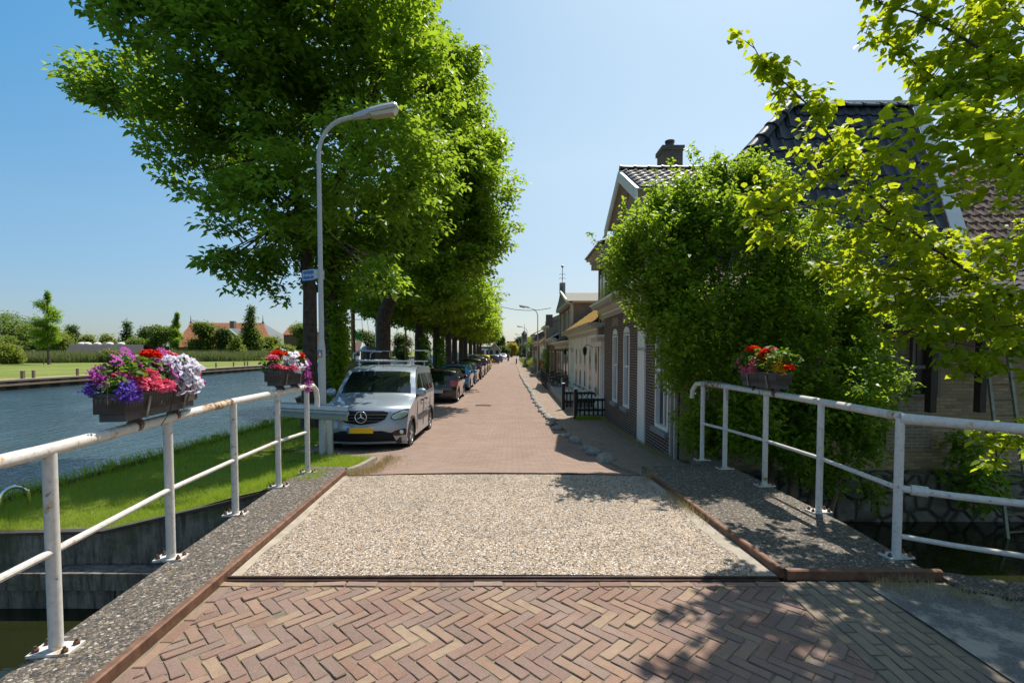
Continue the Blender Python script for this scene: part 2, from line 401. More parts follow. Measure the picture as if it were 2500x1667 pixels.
# footway on the right
b = MB()
for y in yy:
    k = kerbx(y)
    for t in range(5):
        x = k+(4.2-k)*t/4 if y > 8.6 else k+((2.9 if y > 7 else 2.95)-k)*t/4
        b.v.append((x, y, hz(y)+.045 if y > 6.6 else hz(y)+.02))
for j in range(len(yy)-1):
    for i in range(4): a = j*5+i; b.f.append((a, a+1, a+6, a+5))
nn0 = len(yy)*5
for y in yy: b.v.append((kerbx(y)-.002, y, hz(y)-.2))
for j in range(len(yy)-1): b.f.append((j*5, (j+1)*5, nn0+j+1, nn0+j))
structure(b.build('footway', M['footway'], fix=False))
# vertical face under footway/deck at the right canal side beyond deck
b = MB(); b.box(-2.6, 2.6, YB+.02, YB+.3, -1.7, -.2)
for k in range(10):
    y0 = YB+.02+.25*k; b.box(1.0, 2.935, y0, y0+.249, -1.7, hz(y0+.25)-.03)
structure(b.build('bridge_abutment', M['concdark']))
# white studs line across road
# ---- deck
def herr(name, bm, mat): return structure(bm.build(name, mat, fix=False))
# deck road slab between kerbs  (left kerb x -1.96..-2.12, right kerb 1.865..1.71)
def lk(y): return -1.93-.05*(y-2.3)
def rk(y): return 1.88-.057*(y-3.35)
b = MB(); YJ0, YJ1 = YA, YB
N = 10
for j in range(N+1):
    y = YJ0+(YJ1-YJ0)*j/N
    for k in range(7):
        t = k/6; b.v.append((lk(y)+(rk(y)-lk(y))*t, y, ZD+.02*(1-(2*t-1)**2)))
for j in range(N):
    for i in range(6): a = j*7+i; b.f.append((a, a+1, a+8, a+7))
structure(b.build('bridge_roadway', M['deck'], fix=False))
# cement fillets along kerbs
def ragged(name, side, y0, y1, w, z, mat, seed):
    rnd = random.Random(seed); b = MB(); n = int((y1-y0)/.012)
    ww = w
    for i in range(n+1):
        y = y0+(y1-y0)*i/n; ww += rnd.uniform(-.006, .006); ww = min(max(ww, w*.7), w*1.25)
        if side < 0: x = lk(y); b.v += [(x, y, z+.004), (x+ww, y, z)]
        else: x = rk(y); b.v += [(x-ww, y, z), (x, y, z+.004)]
    for i in range(n): b.f.append((2*i, 2*i+1, 2*i+3, 2*i+2))
    return structure(b.build(name, mat, fix=False))
ragged('cement_edge', -1, YA, YB-.05, .07, ZD+.004, M['cem'], 1)
ragged('cement_edge', 1, YA, YB-.1, .11, ZD+.004, M['cem'], 2)
# walkways (solid slabs)
def slab(name, poly, z0, z1, mat):
    b = MB(); b.prism([(x, y, z0) for x, y in poly], None, (0, 0, z1-z0)); return structure(b.build(name, mat))
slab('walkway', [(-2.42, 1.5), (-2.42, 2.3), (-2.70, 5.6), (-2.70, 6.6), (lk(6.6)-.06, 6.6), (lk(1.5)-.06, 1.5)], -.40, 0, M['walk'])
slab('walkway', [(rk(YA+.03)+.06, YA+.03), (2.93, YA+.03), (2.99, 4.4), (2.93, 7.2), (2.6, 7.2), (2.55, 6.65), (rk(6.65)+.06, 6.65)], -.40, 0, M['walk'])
# soffit beams / bridge body below
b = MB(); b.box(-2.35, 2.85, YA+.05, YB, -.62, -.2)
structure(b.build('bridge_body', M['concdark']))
# steel kerbs (angle profile)
def kerbsteel(label, pts, w=.05, h=.062, z=-.05):
    b = MB()
    for (x0, y0), (x1, y1) in zip(pts, pts[1:]):
        d = Vector((x1-x0, y1-y0, 0)); nrm = Vector((-d.y, d.x, 0)).normalized()*w/2
        a = Vector((x0, y0, z)); c = Vector((x1, y1, z)); up = Vector((0, 0, h)); u2 = Vector((0, 0, h+.008))
        k = .6
        vs = [a-nrm, a+nrm, a+nrm+up, a+nrm*k+u2, a-nrm*k+u2, a-nrm+up]
        ve = [p+d for p in vs]; b.add(vs+ve, [(0,1,2,3,4,5)[::-1], (6,7,8,9,10,11)]+[(i, (i+1)%6, 6+(i+1)%6, 6+i) for i in range(6)])
    return tag(b.build('steel_kerb', M['rust']), label, 'kerb')
kl = [(lk(y)-.03, y) for y in (-1.0, 1.0, 2.4, 3.4, 4.4, 5.3, YB+.05)]
kerbsteel('long rusty steel kerb rail along the left walkway of the bridge', kl)
kr = [(rk(YA)+.03, YA)]+[(rk(y)+.03+.006*math.sin(y*4), y) for y in (3.8, 4.3, 4.9, 5.5, YB+.03)]
kerbsteel('rusty steel kerb rail between the pebble roadway and the right walkway', kr)
kerbsteel('dark steel edge running right from the corner of the walkway', [(rk(YA)+.05, YA-.01), (3.0, YA-.02)], .05, .062)
b = MB(); b.box(-2.0, 1.86, YA-.024, YA-.004, -.12, ZD+.014); b.box(-2.0, 1.86, YA-.055, YA-.04, -.12, ZD+.004)
tag(b.build('joint_strip', M['darksteel']), 'dark steel joint strip across the road where bricks meet the pebble slab', 'joint strip')
b = MB(); b.box(-2.1, 1.7, YB-.012, YB+.012, -.2, ZD+.01)
tag(b.build('joint_strip', M['darksteel']), 'thin dark steel joint at the far end of the pebble slab', 'joint strip')

# ---- herringbone bricks in front
def brickpave():
    m = NT('paving_bricks'); g = m.n('NewGeometry'); ob = m.coord()
    c = m.ramp(g.outputs['Random Per Island'], [(0, (.225, .135, .095)), (.16, (.165, .108, .092)), (.3, (.25, .165, .11)), (.42, (.15, .105, .09)), (.55, (.20, .11, .078)), (.66, (.31, .225, .135)), (.76, (.20, .13, .105)), (.88, (.28, .175, .115)), (.95, (.21, .16, .13))], True)
    c = m.mix(.30, c, (.185, .10, .078))
    n = m.noise(ob, 18, 6, .65); n2 = m.noise(ob, 140, 4, .7); n3 = m.noise(ob, 2, 3)
    c = m.mix(m.ramp(n, [(.3, .45), (.65, 0)]), c, (.14, .095, .08)); c = m.mix(m.ramp(n2, [(.45, 0), (.8, .35)]), c, (.46, .36, .27))
    c = m.mix(m.ramp(n3, [(.4, 0), (.75, .22)]), c, (.42, .34, .27))
    m.col(c); m.set(rough=.82, spec=.3); m.bump(n2, .55, .003, m.bump(n, .5, .008)); return m.m
M['pave'] = brickpave()
m = NT('paving_olive'); g = m.n('NewGeometry'); ob = m.coord()
c = m.ramp(g.outputs['Random Per Island'], [(0, (.20, .155, .105)), (.3, (.24, .185, .12)), (.6, (.17, .13, .10)), (.85, (.27, .2, .14))], True)
n = m.noise(ob, 18, 6, .65); n2 = m.noise(ob, 140, 4, .7)
c = m.mix(m.ramp(n, [(.3, .5), (.65, 0)]), c, (.12, .1, .075)); c = m.mix(m.ramp(n2, [(.45, 0), (.8, .3)]), c, (.42, .38, .3)); m.col(c); m.set(rough=.85); m.bump(n2, .5, .003); M['pave2'] = m.m
def clip(poly, planes):
    for nx, ny, d in planes:           # keep nx*x+ny*y <= d
        out = []
        for p, q in zip(poly, poly[1:]+poly[:1]):
            a = nx*p[0]+ny*p[1]-d; c = nx*q[0]+ny*q[1]-d
            if a <= 0: out.append(p)
            if a*c < 0: t = a/(a-c); out.append((p[0]+(q[0]-p[0])*t, p[1]+(q[1]-p[1])*t))
        poly = out
        if len(poly) < 3: return []
    return poly
JM = []
def one_brick(b, cx, cy, ang, L, Wd, rnd, z=ZD, planes=()):
    dz = rnd.gauss(-.001, .0018); tx = rnd.gauss(0, .014); ty = rnd.gauss(0, .018)
    a = ang+rnd.gauss(0, .022); ca, sa = math.cos(a), math.sin(a)
    hl, hw = L/2-rnd.uniform(.001, .008), Wd/2-rnd.uniform(.0006, .0045)
    def cr(): return rnd.uniform(.002, .007) if rnd.random() > .15 else rnd.uniform(.009, .02)
    pts = []
    for sx, sy in ((-1,-1),(1,-1),(1,1),(-1,1)):
        k = cr(); k2 = k*rnd.uniform(.4, 1)
        if sx*sy > 0: seq = [(sx*hl, sy*(hw-k2)), (sx*(hl-k), sy*hw)]
        else: seq = [(sx*(hl-k), sy*hw), (sx*hl, sy*(hw-k2))]
        pts += seq
    full = []
    for i, p in enumerate(pts):
        full.append(p); q = pts[(i+1) % len(pts)]
        if math.hypot(p[0]-q[0], p[1]-q[1]) > .08:
            for t in (.25, .5, .75):
                mx_, my_ = p[0]+(q[0]-p[0])*t, p[1]+(q[1]-p[1])*t
                full.append((mx_, my_-(1 if my_ > 0 else -1)*rnd.uniform(0, .0028)))
    wp = [(cx+x*ca-y*sa, cy+x*sa+y*ca) for x, y in full]
    if planes: wp = clip(wp, planes)
    if len(wp) < 3: return
    mx = sum(p[0] for p in wp)/len(wp); my = sum(p[1] for p in wp)/len(wp)
    ar = abs(sum(p[0]*q[1]-p[1]*q[0] for p, q in zip(wp, wp[1:]+wp[:1])))/2
    if ar < .0009: return
    if rnd.random() < .55:
        p = wp[rnd.randrange(len(wp))]; dd = math.hypot(p[0]-mx, p[1]-my) or 1; JM.append((p[0]+(p[0]-mx)/dd*.004, p[1]+(p[1]-my)/dd*.004, z-.006))
    base = len(b.v); n = len(wp); bev = .0026
    for zz, k in ((-.04, 0), (-.004, 0), (0, 1)):
        for x, y in wp:
            dx, dy = x-mx, y-my; dd = math.hypot(dx, dy) or 1; f = 1-(bev*1.6/dd if k else 0)
            b.v.append((mx+dx*f, my+dy*f, z+dz+zz+tx*dx+ty*dy))
    for l in (0, 1):
        for i in range(n): a0 = base+l*n+i; a1 = base+l*n+(i+1) % n; b.f.append((a0, a1, a1+n, a0+n))
    b.f.append(tuple(base+2*n+i for i in range(n)))
rnd = random.Random(5)
b = MB(); Lb, Wb = .212, .071
s = Wb
# herringbone with L = 3W, rotated 45 deg
def inreg(x, y):
    return -2.2 < x < 1.95 and -.6 < y < YA+.02
kx = -.05; HP = [(0, 1, YA-.145), (1, 0, 1.812), (-1, kx, -(lk(0)+.082)), (0, -1, .6)]
for i in range(-70, 70):
    for j in range(-70, 70):
        if (i-j) % 6 == 0: u, v, an = i*s+Lb/2, j*s+s/2, 0
        elif (i-j) % 6 == 5: u, v, an = i*s+s/2, j*s+Lb/2, math.pi/2
        else: continue
        x = (u+v)/math.sqrt(2); y = (v-u)/math.sqrt(2)+1.3
        if inreg(x, y): one_brick(b, x, y, an-math.pi/4, Lb, Wb, rnd, ZD, HP)
x = -2.0
while x < 1.8:                                   # soldier course along the joint
    one_brick(b, x+.107, YA-.10, rnd.uniform(-.01, .01), .214, .068, rnd); x += .216
y = -.6
while y < YA-.25:                                   # pale course along the left kerb
    one_brick(b, lk(y)+.042, y+.107, math.pi/2+.05, .214, .072, rnd); y += .218
structure(b.build('brick_pavement', M['pave'], fix=False))
b = MB()
for k in range(8):                               # running bond strip on the right, long side along Y
    y = -.6+(k % 2)*.11
    while y < YA-.06:
        x = 1.85+k*.0735
        lim = YA-.05
        one_brick(b, x, y+.107, math.pi/2+rnd.uniform(-.01, .01), .214, .0715, rnd, ZD, [(0, 1, YA-.06)])
        y += .217
structure(b.build('brick_gutter', M['pave2'], fix=False))
# sand bed below
b = MB(); b.quad((-2.2, -3, ZD-.0075), (7, -3, ZD-.0075), (7, 2.0, ZD-.0075), (-2.2, 2.0, ZD-.0075))
b.quad((-2.2, 2.0, ZD-.0075), (4.8, 2.0, ZD-.0075), (3.0, YA-.06, ZD-.0075), (-2.0, YA-.06, ZD-.0075))
structure(b.build('sand_bed', M['sand'], fix=False))
# grey cobble area on the right
m = NT('sandy_cobbles'); v = m.coord(); n1 = m.noise(v, 1.6, 7, .7); vo = m.n('TexVoronoi', feature='DISTANCE_TO_EDGE'); vo.inputs['Scale'].default_value = 11; m.l(v, vo.inputs['Vector']); n2 = m.noise(v, 70, 5, .7)
c = m.mix(m.ramp(n2, [(.3, 0), (.7, 1)]), (.07, .07, .068), (.24, .235, .22)); c = m.mix(m.ramp(vo.outputs['Distance'], [(.0, .3), (.04, 0)]), c, (.05, .048, .04))
n5 = m.noise(v, 5, 6, .7); c = m.mix(m.ramp(n5, [(.42, .0), (.6, .65)]), c, (.10, .095, .08)); c = m.mix(m.ramp(n1, [(.47, 0), (.54, .8)]), c, (.38, .34, .28)); m.col(c); m.set(rough=.9); m.bump(n2, .8, .006, m.bump(m.ramp(vo.outputs['Distance'], [(0, 0), (.08, 1)]), .25, .006)); M['asphalt'] = m.m
b = MB()
def gz(x, y): return ZD+.004+.015*noise.noise((x*1.5, y*1.5, 0))
gx = [2.42+.12*i for i in range(40)]
for jy in range(46):
    for x in gx: b.v.append((x, -1.2+.1*jy, gz(x, jy*.1)))
for jy in range(45):
    for i in range(39):
        x0 = gx[i]; y0 = -1.2+.1*jy
        if y0+.1 > YA-.05-(max(0, x0-2.7))*.60: continue
        a = jy*40+i; b.f.append((a, a+1, a+41, a+40))
structure(b.build('cobble_verge', M['asphalt'], fix=False, smooth=True))
# canal coping on the near bank, right side
slab('canal_coping', [(3.0, YA-.06), (3.03, YA+.06), (4.2, 3.0), (8, 1.2), (8, .8), (4.1, 2.66), (3.0, YA-.22)], -.3, ZD+.02, M['walk'])
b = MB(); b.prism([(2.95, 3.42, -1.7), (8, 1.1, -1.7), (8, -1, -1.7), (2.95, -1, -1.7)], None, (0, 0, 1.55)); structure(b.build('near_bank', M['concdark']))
# ---- left bank grass
def zg(x, y):
    t = min(1, max(0, (-2.3-x)/2.6)); t = t*t*(3-2*t)
    zin = hz(y)+.03; zout = -.55-.1*min(1, max(0, (y-6)/8))
    return zin+(zout-zin)*t
def gy0(x):      # near edge of the grass (wing wall line)
    return 5.85 if x > -4.7 else 5.85-.25*min(1, (-4.7-x)/2)
b = MB(); nx, ny = 26, 40
for j in range(ny+1):
    for i in range(nx+1):
        x = -7.05+(7.05-2.3)*i/nx
        y0 = gy0(x); t = (j/ny)**1.6; y = y0+t*(10.4-y0)
        xr = -2.25-.1*max(0, y-6.1)
        if y > 9.0: xr = -2.45-1.8*min(1, ((y-9.0)/1.4))
        xx = -7.05+(xr+7.05)*i/nx
        b.v.append((xx, y, zg(xx, y)+.03*noise.noise((xx*1.3, y*1.3, 1))))
for j in range(ny):
    for i in range(nx): a = j*(nx+1)+i; b.f.append((a, a+1, a+nx+2, a+nx+1))
base = len(b.v); yr = [10.4, 11, 13, 16, 20, 30, 45, 70, 110, 170]
for y in yr:
    for i in range(6): x = -7.05+(2.8-.007*y)*i/5; b.v.append((x, y, zg(-7, y)+(hz(y)-.0-zg(-7, y))*(i/5)))
for j in range(len(yr)-1):
    for i in range(5): a = base+j*6+i; b.f.append((a, a+1, a+7, a+6))
structure(b.build('grass_verge', M['grass'], fix=False, smooth=True))
# wing wall, bank edge boards
def wall_line(pts, zt, zb, th, name, mat, label=None, cat=None):
    b = MB()
    for (p, q, za, zc) in zip(pts, pts[1:], zt, zt[1:]):
        d = Vector((q[0]-p[0], q[1]-p[1], 0)).normalized(); nn = Vector((-d.y, d.x, 0))*th
        P = [Vector((p[0], p[1], zb)), Vector((q[0], q[1], zb)), Vector((q[0], q[1], zc)), Vector((p[0], p[1], za))]
        b.prism(P, None, nn)
    o = b.build(name, mat)
    return tag(o, label, cat) if label else structure(o)
wall_line([(-9.5, 5.55), (-4.75, 5.72), (-3.6, 5.80), (-2.5, 5.86)], [-.6, -.56, -.30, -.03], -1.6, .16, 'wing_wall', M['concrete'], 'weathered dark concrete wing wall rising from the grass bank to the bridge', 'retaining wall')
wall_line([(-9.5, 5.50), (-4.75, 5.67), (-3.6, 5.745), (-2.5, 5.80)], [-.575, -.535, -.275, 0], None or -.66 , .0, 'tmp', M['concrete']) if False else None
b = MB()
for (p, q, za, zc) in zip([(-9.5, 5.52), (-4.75, 5.69), (-3.6, 5.77)], [(-4.75, 5.69), (-3.6, 5.77), (-2.5, 5.83)], [-.59, -.55, -.29], [-.55, -.29, -.02]):
    P = [Vector((p[0], p[1], za-.02)), Vector((q[0], q[1], zc-.02)), Vector((q[0], q[1], zc+.012)), Vector((p[0], p[1], za+.012))]
    b.prism(P, None, (0, .10, 0))
tag(b.build('wall_capping', M['darksteel']), 'rusty steel capping on the concrete wing wall below the grass', 'wall capping')
b = MB(); b.box(-9.5, -2.4, 5.45, 5.68, -1.12, -.93)
for k in range(10): b.box(-9.5+.72*k, -9.5+.72*k+.70, 5.50, 5.70, -1.7, -1.125)
tag(b.build('waling_beam', M['concrete']), 'dark timber waling beam along the canal wall below the wing wall', 'beam')
b = MB()
for i in range(80):
    y0 = 5.6+2.0*i; b.box(-7.16, -7.02, y0, y0+1.97, -1.7, zg(-7, y0)+.05)
tag(b.build('bank_boarding', M['darkwood']), 'dark timber boarding along the near river bank edge', 'bank edging')
b = MB()
for k, (y, h) in enumerate(((12.0, .12), (8.8, .12), (14.5, .13))):
    tag(MB().box(-7.3, -7.18, y, y+.13, -1.7, -.62+h).build('mooring_post', M['wood']), ('short grey post at the water edge near the guardrail', 'short grey post at the water edge below the large flower box', 'short grey post at the water edge behind the guardrail post')[k], 'post', 'short posts along the near bank')
# ================================================================== RAILINGS
def bolt(b, c, r=.016): b.lathe([(r, 0), (r, .012), (r*.8, .018), (r*.45, .018), (r*.45, .03)], c, 6)
def railing(label, bases, tops_z, rad_top, mid, mrad, prad=.038, hook=None, name='railing', plate=True):
    t = thing(name, label, 'railing', (bases[0][0], bases[0][1], 0))
    ox, oy = bases[0][0], bases[0][1]
    def L(p): return (p[0]-ox, p[1]-oy, p[2])
    pts = [L((x, y, tz)) for (x, y), tz in zip(bases, tops_z)]
    if hook:
        pts = pts[:-1]+[L(hook[0])]+[L(h) for h in hook[1:]] if False else pts+[L(h) for h in hook]
    MB().tube(pts, rad_top, 14).build('top_rail', M['white_rail'], t, smooth='auto')
    for zz in mid:
        mp = [L((x, y, zz if not callable(zz) else zz(i))) for i, (x, y) in enumerate(bases)]
        MB().tube(mp, mrad, 10).build('middle_rail', M['white_rail'], t, smooth='auto')
    for (x, y), tz in list(zip(bases, tops_z)):
        if plate is False and (x, y) == bases[-1]: continue
        p = MB().tube([L((x, y, .01)), L((x, y, tz-.01))], prad, 14).build('post', M['white_rail'], t, smooth='auto')
        b = MB(); b.cbox(L((x, y, .006)), .20, .12, .014, Matrix.Rotation(.12, 3, 'Z')); bp = b.build('base_plate', M['white_rail'], p)
        for sx, sy in ((-.075, -.035), (.075, -.035), (.075, .035), (-.075, .035)):
            b = MB(); bolt(b, L((x+sx, y+sy, .013))); b.build('bolt', M['rust'], p)
    return t
LB = [(-2.20, 1.35), (-2.36, 2.52), (-2.545, 3.66), (-2.62, 4.66), (-2.66, 5.62), (-2.60, 6.28)]
Lm = (2.52,)
LT = [1.05, 1.045, 1.05, 1.07, 1.075, 1.09]
railing('white tubular bridge railing on the left with rusty patches and hooked far end', LB, LT, .034, [.52], .019, .031,
        hook=[(-2.60, 6.48, 1.09), (-2.59, 6.56, 1.03), (-2.585, 6.585, .92), (-2.585, 6.57, .80)])
RB = [(2.90, 3.70), (2.955, 4.74), (2.905, 5.67), (2.80, 6.50), (2.70, 7.02)]
RT = [1.06, 1.06, 1.07, 1.08, 1.085]
railing('white tubular bridge railing on the right with chipped paint and hooked far end', RB, RT, .034, [.52], .019, .030,
        hook=[(2.66, 7.16, 1.07), (2.63, 7.22, .98), (2.62, 7.23, .86)])
# quay railing going right from the near post
t = thing('railing', 'white quay railing with two lower rails running right from the near corner post', 'railing', (2.9, 3.70, 0))
MB().tube([(0, 0, 1.045), (.10, -.05, 1.04), (.55, -.25, 1.015), (1.9, -.9, .95), (3.2, -1.5, .90)], [.042, .039, .036, .036, .036], 14).build('top_rail', M['white_rail'], t, smooth='auto')
for z0, z1, r in ((.52, .44, .026), (.16, .04, .019)):
    MB().tube([(0, 0, z0), (.3, -.14, z0-.02), (1.9, -.9, z0+(z1-z0)*.6), (3.2, -1.5, z1)], r, 10).build('middle_rail', M['white_rail'], t, smooth='auto')
MB().tube([(.07, -.03, .515), (.16, -.075, .512)], .038, 10).build('coupling', M['white_rail'], t)
for x, y in ((1.9, -.9), (3.2, -1.5)): MB().tube([(x, y, -.05), (x, y, .95)], .038, 12).build('post', M['white_rail'], t, smooth='auto')
# tie wire wound on the far end of right rail
b = MB()
for c0, n_, ax in (((2.79, 6.5, 1.08), 7, 1),):
    pts = []
    for i in range(n_*12):
        a = i/12*2*math.pi; f = i/(n_*12)
        p0 = Vector((2.80, 6.52, 1.08)).lerp(Vector((2.70, 7.02, 1.085)), f*1.0)
        pts.append((p0.x+.048*math.cos(a), p0.y, p0.z+.048*math.sin(a)))
    b.tube(pts, .004, 5)
b.tube([(2.72, 6.95, 1.04), (2.70, 6.93, .90), (2.74, 6.93, .86), (2.75, 6.95, 1.03)], .004, 5)
b.tube([(2.82, 6.46, 1.04), (2.83, 6.45, .93), (2.80, 6.45, .90), (2.79, 6.47, 1.04)], .004, 5)
tag(b.build('tie_wire', M['greyplastic']), 'loops of grey wire wound round the far end of the right railing', 'wire')

# ================================================================== FLOWER BOXES
def leaf_arrays(centers, rng, n_per, spread, size, up=.5, shape='quad', droop=.15, aspect=.5, flat=1.0, hang=0.0):
    cs = np.asarray(centers, float); N = len(cs)*n_per
    c = np.repeat(cs, n_per, 0)
    off = rng.normal(size=(N, 3)); off *= (spread*(rng.random((N, 1))**.5)/np.maximum(np.linalg.norm(off, axis=1, keepdims=True), 1e-6))
    off[:, 2] *= flat; p = c+off
    n = rng.normal(size=(N, 3)); n /= np.linalg.norm(n, axis=1, keepdims=True); n[:, 2] = np.abs(n[:, 2]); n = n*(1-up)+np.array([0, 0, up]); n /= np.linalg.norm(n, axis=1, keepdims=True)
    t = rng.normal(size=(N, 3)); t += off/max(spread, 1e-6)*(1.0+hang); t[:, 2] -= hang
    t -= n*(t*n).sum(1, keepdims=True); t /= np.maximum(np.linalg.norm(t, axis=1, keepdims=True), 1e-6)
    bt = np.cross(n, t); s = size*(.65+.7*rng.random((N, 1)))
    if shape == 'quad':
        v = np.stack([p, p+t*s*.45+bt*s*aspect*.5+n*s*.07, p+t*s-np.array([0, 0, droop])*s, p+t*s*.45-bt*s*aspect*.5+n*s*.07], 1)
        return v.reshape(-1, 3), np.arange(N*4).reshape(N, 4)
    if shape == 'round':     # six vertex rounded leaf with a fold: two quads
        dz = np.array([0, 0, droop])
        v = np.stack([p, p+t*s*.28+bt*s*aspect*.5+n*s*.08, p+t*s*.68+bt*s*aspect*.42+n*s*.06-dz*s*.4, p+t*s*1.0-dz*s,
                      p+t*s*.68-bt*s*aspect*.42+n*s*.06-dz*s*.4, p+t*s*.28-bt*s*aspect*.5+n*s*.08], 1)
        b = (np.arange(N)*6)[:, None]
        f = np.concatenate([b+np.array([[0, 1, 2, 3]]), b+np.array([[0, 3, 4, 5]])], 1).reshape(-1, 4)
        return v.reshape(-1, 3), f
    if shape == 'blade':
        q = p+np.stack([rng.normal(size=N)*.35, rng.normal(size=N)*.35, np.ones(N)], 1)*s
        ww = bt*size*.035; v = np.stack([p-ww, p+ww, q], 1)
        return v.reshape(-1, 3), np.arange(N*3).reshape(N, 3)
def np_mesh(name, v, f, mat, parent=None):
    me = bpy.data.meshes.new(name); nv = len(v); nf, k = f.shape
    me.vertices.add(nv); me.vertices.foreach_set('co', np.ascontiguousarray(v, dtype=np.float32).ravel())
    me.loops.add(nf*k); me.loops.foreach_set('vertex_index', np.ascontiguousarray(f, dtype=np.int32).ravel())
    me.polygons.add(nf); me.polygons.foreach_set('loop_start', np.arange(0, nf*k, k, dtype=np.int32))
    try: me.polygons.foreach_set('loop_total', np.full(nf, k, dtype=np.int32))
    except Exception: pass
    me.update(calc_edges=True); me.validate()
    o = bpy.data.objects.new(name, me); C.objects.link(o); me.materials.append(mat)
    if parent: o.parent = parent
    return o
M['petal_red'] = leafmat('red_petals', (.55, .01, .005), (.85, .04, .01), (.8, .03, .01), .3, .6)
M['petal_pink'] = leafmat('pink_petals', (.75, .04, .16), (.9, .35, .45), (.8, .1, .2), .3, .6)
M['petal_magenta'] = leafmat('magenta_petals', (.38, .04, .32), (.62, .15, .5), (.5, .06, .4), .3, .6)
M['petal_violet'] = leafmat('violet_petals', (.08, .04, .38), (.2, .1, .6), (.2, .08, .6), .3, .6)
M['petal_white'] = leafmat('white_petals', (.66, .62, .74), (.86, .84, .9), (.7, .66, .8), .35, .6)
M['petal_yellow'] = leafmat('yellow_petals', (.75, .4, .01), (.9, .6, .05), (.8, .5, .03), .3, .6)
M['leaf_flower'] = leafmat('bedding_leaves', (.035, .09, .012), (.10, .2, .03), (.25, .4, .03), .35)
M['dry'] = leafmat('dry_straw', (.35, .26, .12), (.5, .4, .2), (.4, .3, .12), .2, .8)
def bloomhead(rng, c, r, n, size):     # geranium-like ball of petals
    d = rng.normal(size=(n, 3)); d /= np.linalg.norm(d, axis=1, keepdims=True); d[:, 2] = np.abs(d[:, 2])*.9-.1
    return np.asarray(c)+d*r*np.array([1, 1, .75])
def petals(rng, cs, size, outward=None):
    return leaf_arrays(cs, rng, 3, size*.5, size, .3, 'round', .1, .9)
def trumpet(b, c, d, r):        # petunia: five lobed open funnel
    d = Vector(d).normalized(); u = d.cross(Vector((0, 0, 1))); u = (u if u.length > .1 else Vector((1, 0, 0))).normalized(); w_ = d.cross(u)
    c = Vector(c); base = len(b.v); b.v.append(tuple(c-d*r*.55)); n = 20
    for ring, (rr, hh) in enumerate(((.3, -.15), (.8, .1), (1.0, .02))):
        for k in range(n):
            a = 2*math.pi*k/n; lob = 1+.10*math.cos(5*a)*(ring/2)
            b.v.append(tuple(c+(u*math.cos(a)+w_*math.sin(a))*r*rr*lob+d*r*(hh+.05*math.cos(5*a)*ring)))
    for k in range(n): b.f.append((base, base+1+k, base+1+(k+1) % n))
    for g in range(2):
        for k in range(n): a = base+1+g*n+k; a2 = base+1+g*n+(k+1) % n; b.f.append((a, a2, a2+n, a+n))
def planter(label, loc, rz, L, wires=True, tilt=0):
    t = thing('flower_box', label, 'flower box', loc, rz, 'flower boxes on the bridge railings')
    t.rotation_euler = (0, tilt, rz)
    H, wt, wb = .175, .20, .15
    b = MB(); n = int(L/.018)
    # ribbed tub: outline vertices around perimeter, three levels
    def outline(hl, hw, rib):
        pts = []
        for i in range(n+1):
            x = -hl+.02+(2*hl-.04)*i/n; pts.append((x, -hw+(rib if i % 2 else 0)))
        m_ = max(4, int(2*hw/.018))
        for i in range(m_+1): y = -hw+.02+(2*hw-.04)*i/m_; pts.append((hl-(rib if i % 2 else 0), y))
        for i in range(n+1):
            x = hl-.02-(2*hl-.04)*i/n; pts.append((x, hw-(rib if i % 2 else 0)))
        for i in range(m_+1): y = hw-.02-(2*hw-.04)*i/m_; pts.append((-hl+(rib if i % 2 else 0), y))
        return pts
    levels = [(L/2-.035, wb/2, 0, .045), (L/2-.025, wb/2+.008, .005, .05), (L/2-.008, wt/2-.006, .005, H-.025), (L/2-.006, wt/2-.004, 0, H-.022), (L/2+.006, wt/2+.008, 0, H-.02), (L/2+.006, wt/2+.008, 0, H), (L/2-.01, wt/2-.008, 0, H), (L/2-.012, wt/2-.012, 0, H-.03)]
    k = None
    for hl, hw, rib, z in levels:
        pts = outline(L/2, wt/2, rib)
        # rescale
        pts = [(x*hl/(L/2), y*hw/(wt/2), z) for x, y in pts]
        k = len(pts); b.v += pts
    for lv in range(len(levels)-1):
        for i in range(k): a = lv*k+i; a2 = lv*k+(i+1) % k; b.f.append((a, a2, a2+k, a+k))
    b.build('tub', M['plastic'], t, fix=False)
    b = MB(); b.prism([(-L/2+.045, -wb/2+.004, 0), (L/2-.045, -wb/2+.004, 0), (L/2-.045, wb/2-.004, 0), (-L/2+.045, wb/2-.004, 0)], None, (0, 0, .052)); b.build('water_reservoir', M['plastic'], t)
    MB().box(-L/2+.015, L/2-.015, -wt/2+.014, wt/2-.014, .05, H-.03).build('soil', M['darkwood'], t)
    for x in (-L*.24, L*.26):
        for sy in (-1, 1):
            b = MB(); ps = [Vector((x, sy*(wb/2+.008), 0)), Vector((x, sy*(wt/2+.002), .14))]
            b.cbox((ps[0]+ps[1])/2+Vector((0, sy*.003, 0)), .022, .006, .145, Matrix.Rotation(-sy*.17, 3, 'X')); b.build('holder', M['greyplastic'], t)
        MB().tube([(x, -.05, -.01), (x, .05, -.01)], .012, 8).build('clamp', M['darksteel'], t)
        MB().lathe([(.046, -.02), (.046, .02)], (x+.03, 0, -.052), 14, 'x').build('clamp_ring', M['darksteel'], t)
    if wires: MB().tube([(L*.05, -wt/2-.012, H), (L*.05+.005, -wt/2-.01, .1), (L*.04, -wb/2-.014, 0), (0, -.05, -.09)], .003, 5).build('wire', M['black'], t)
    return t
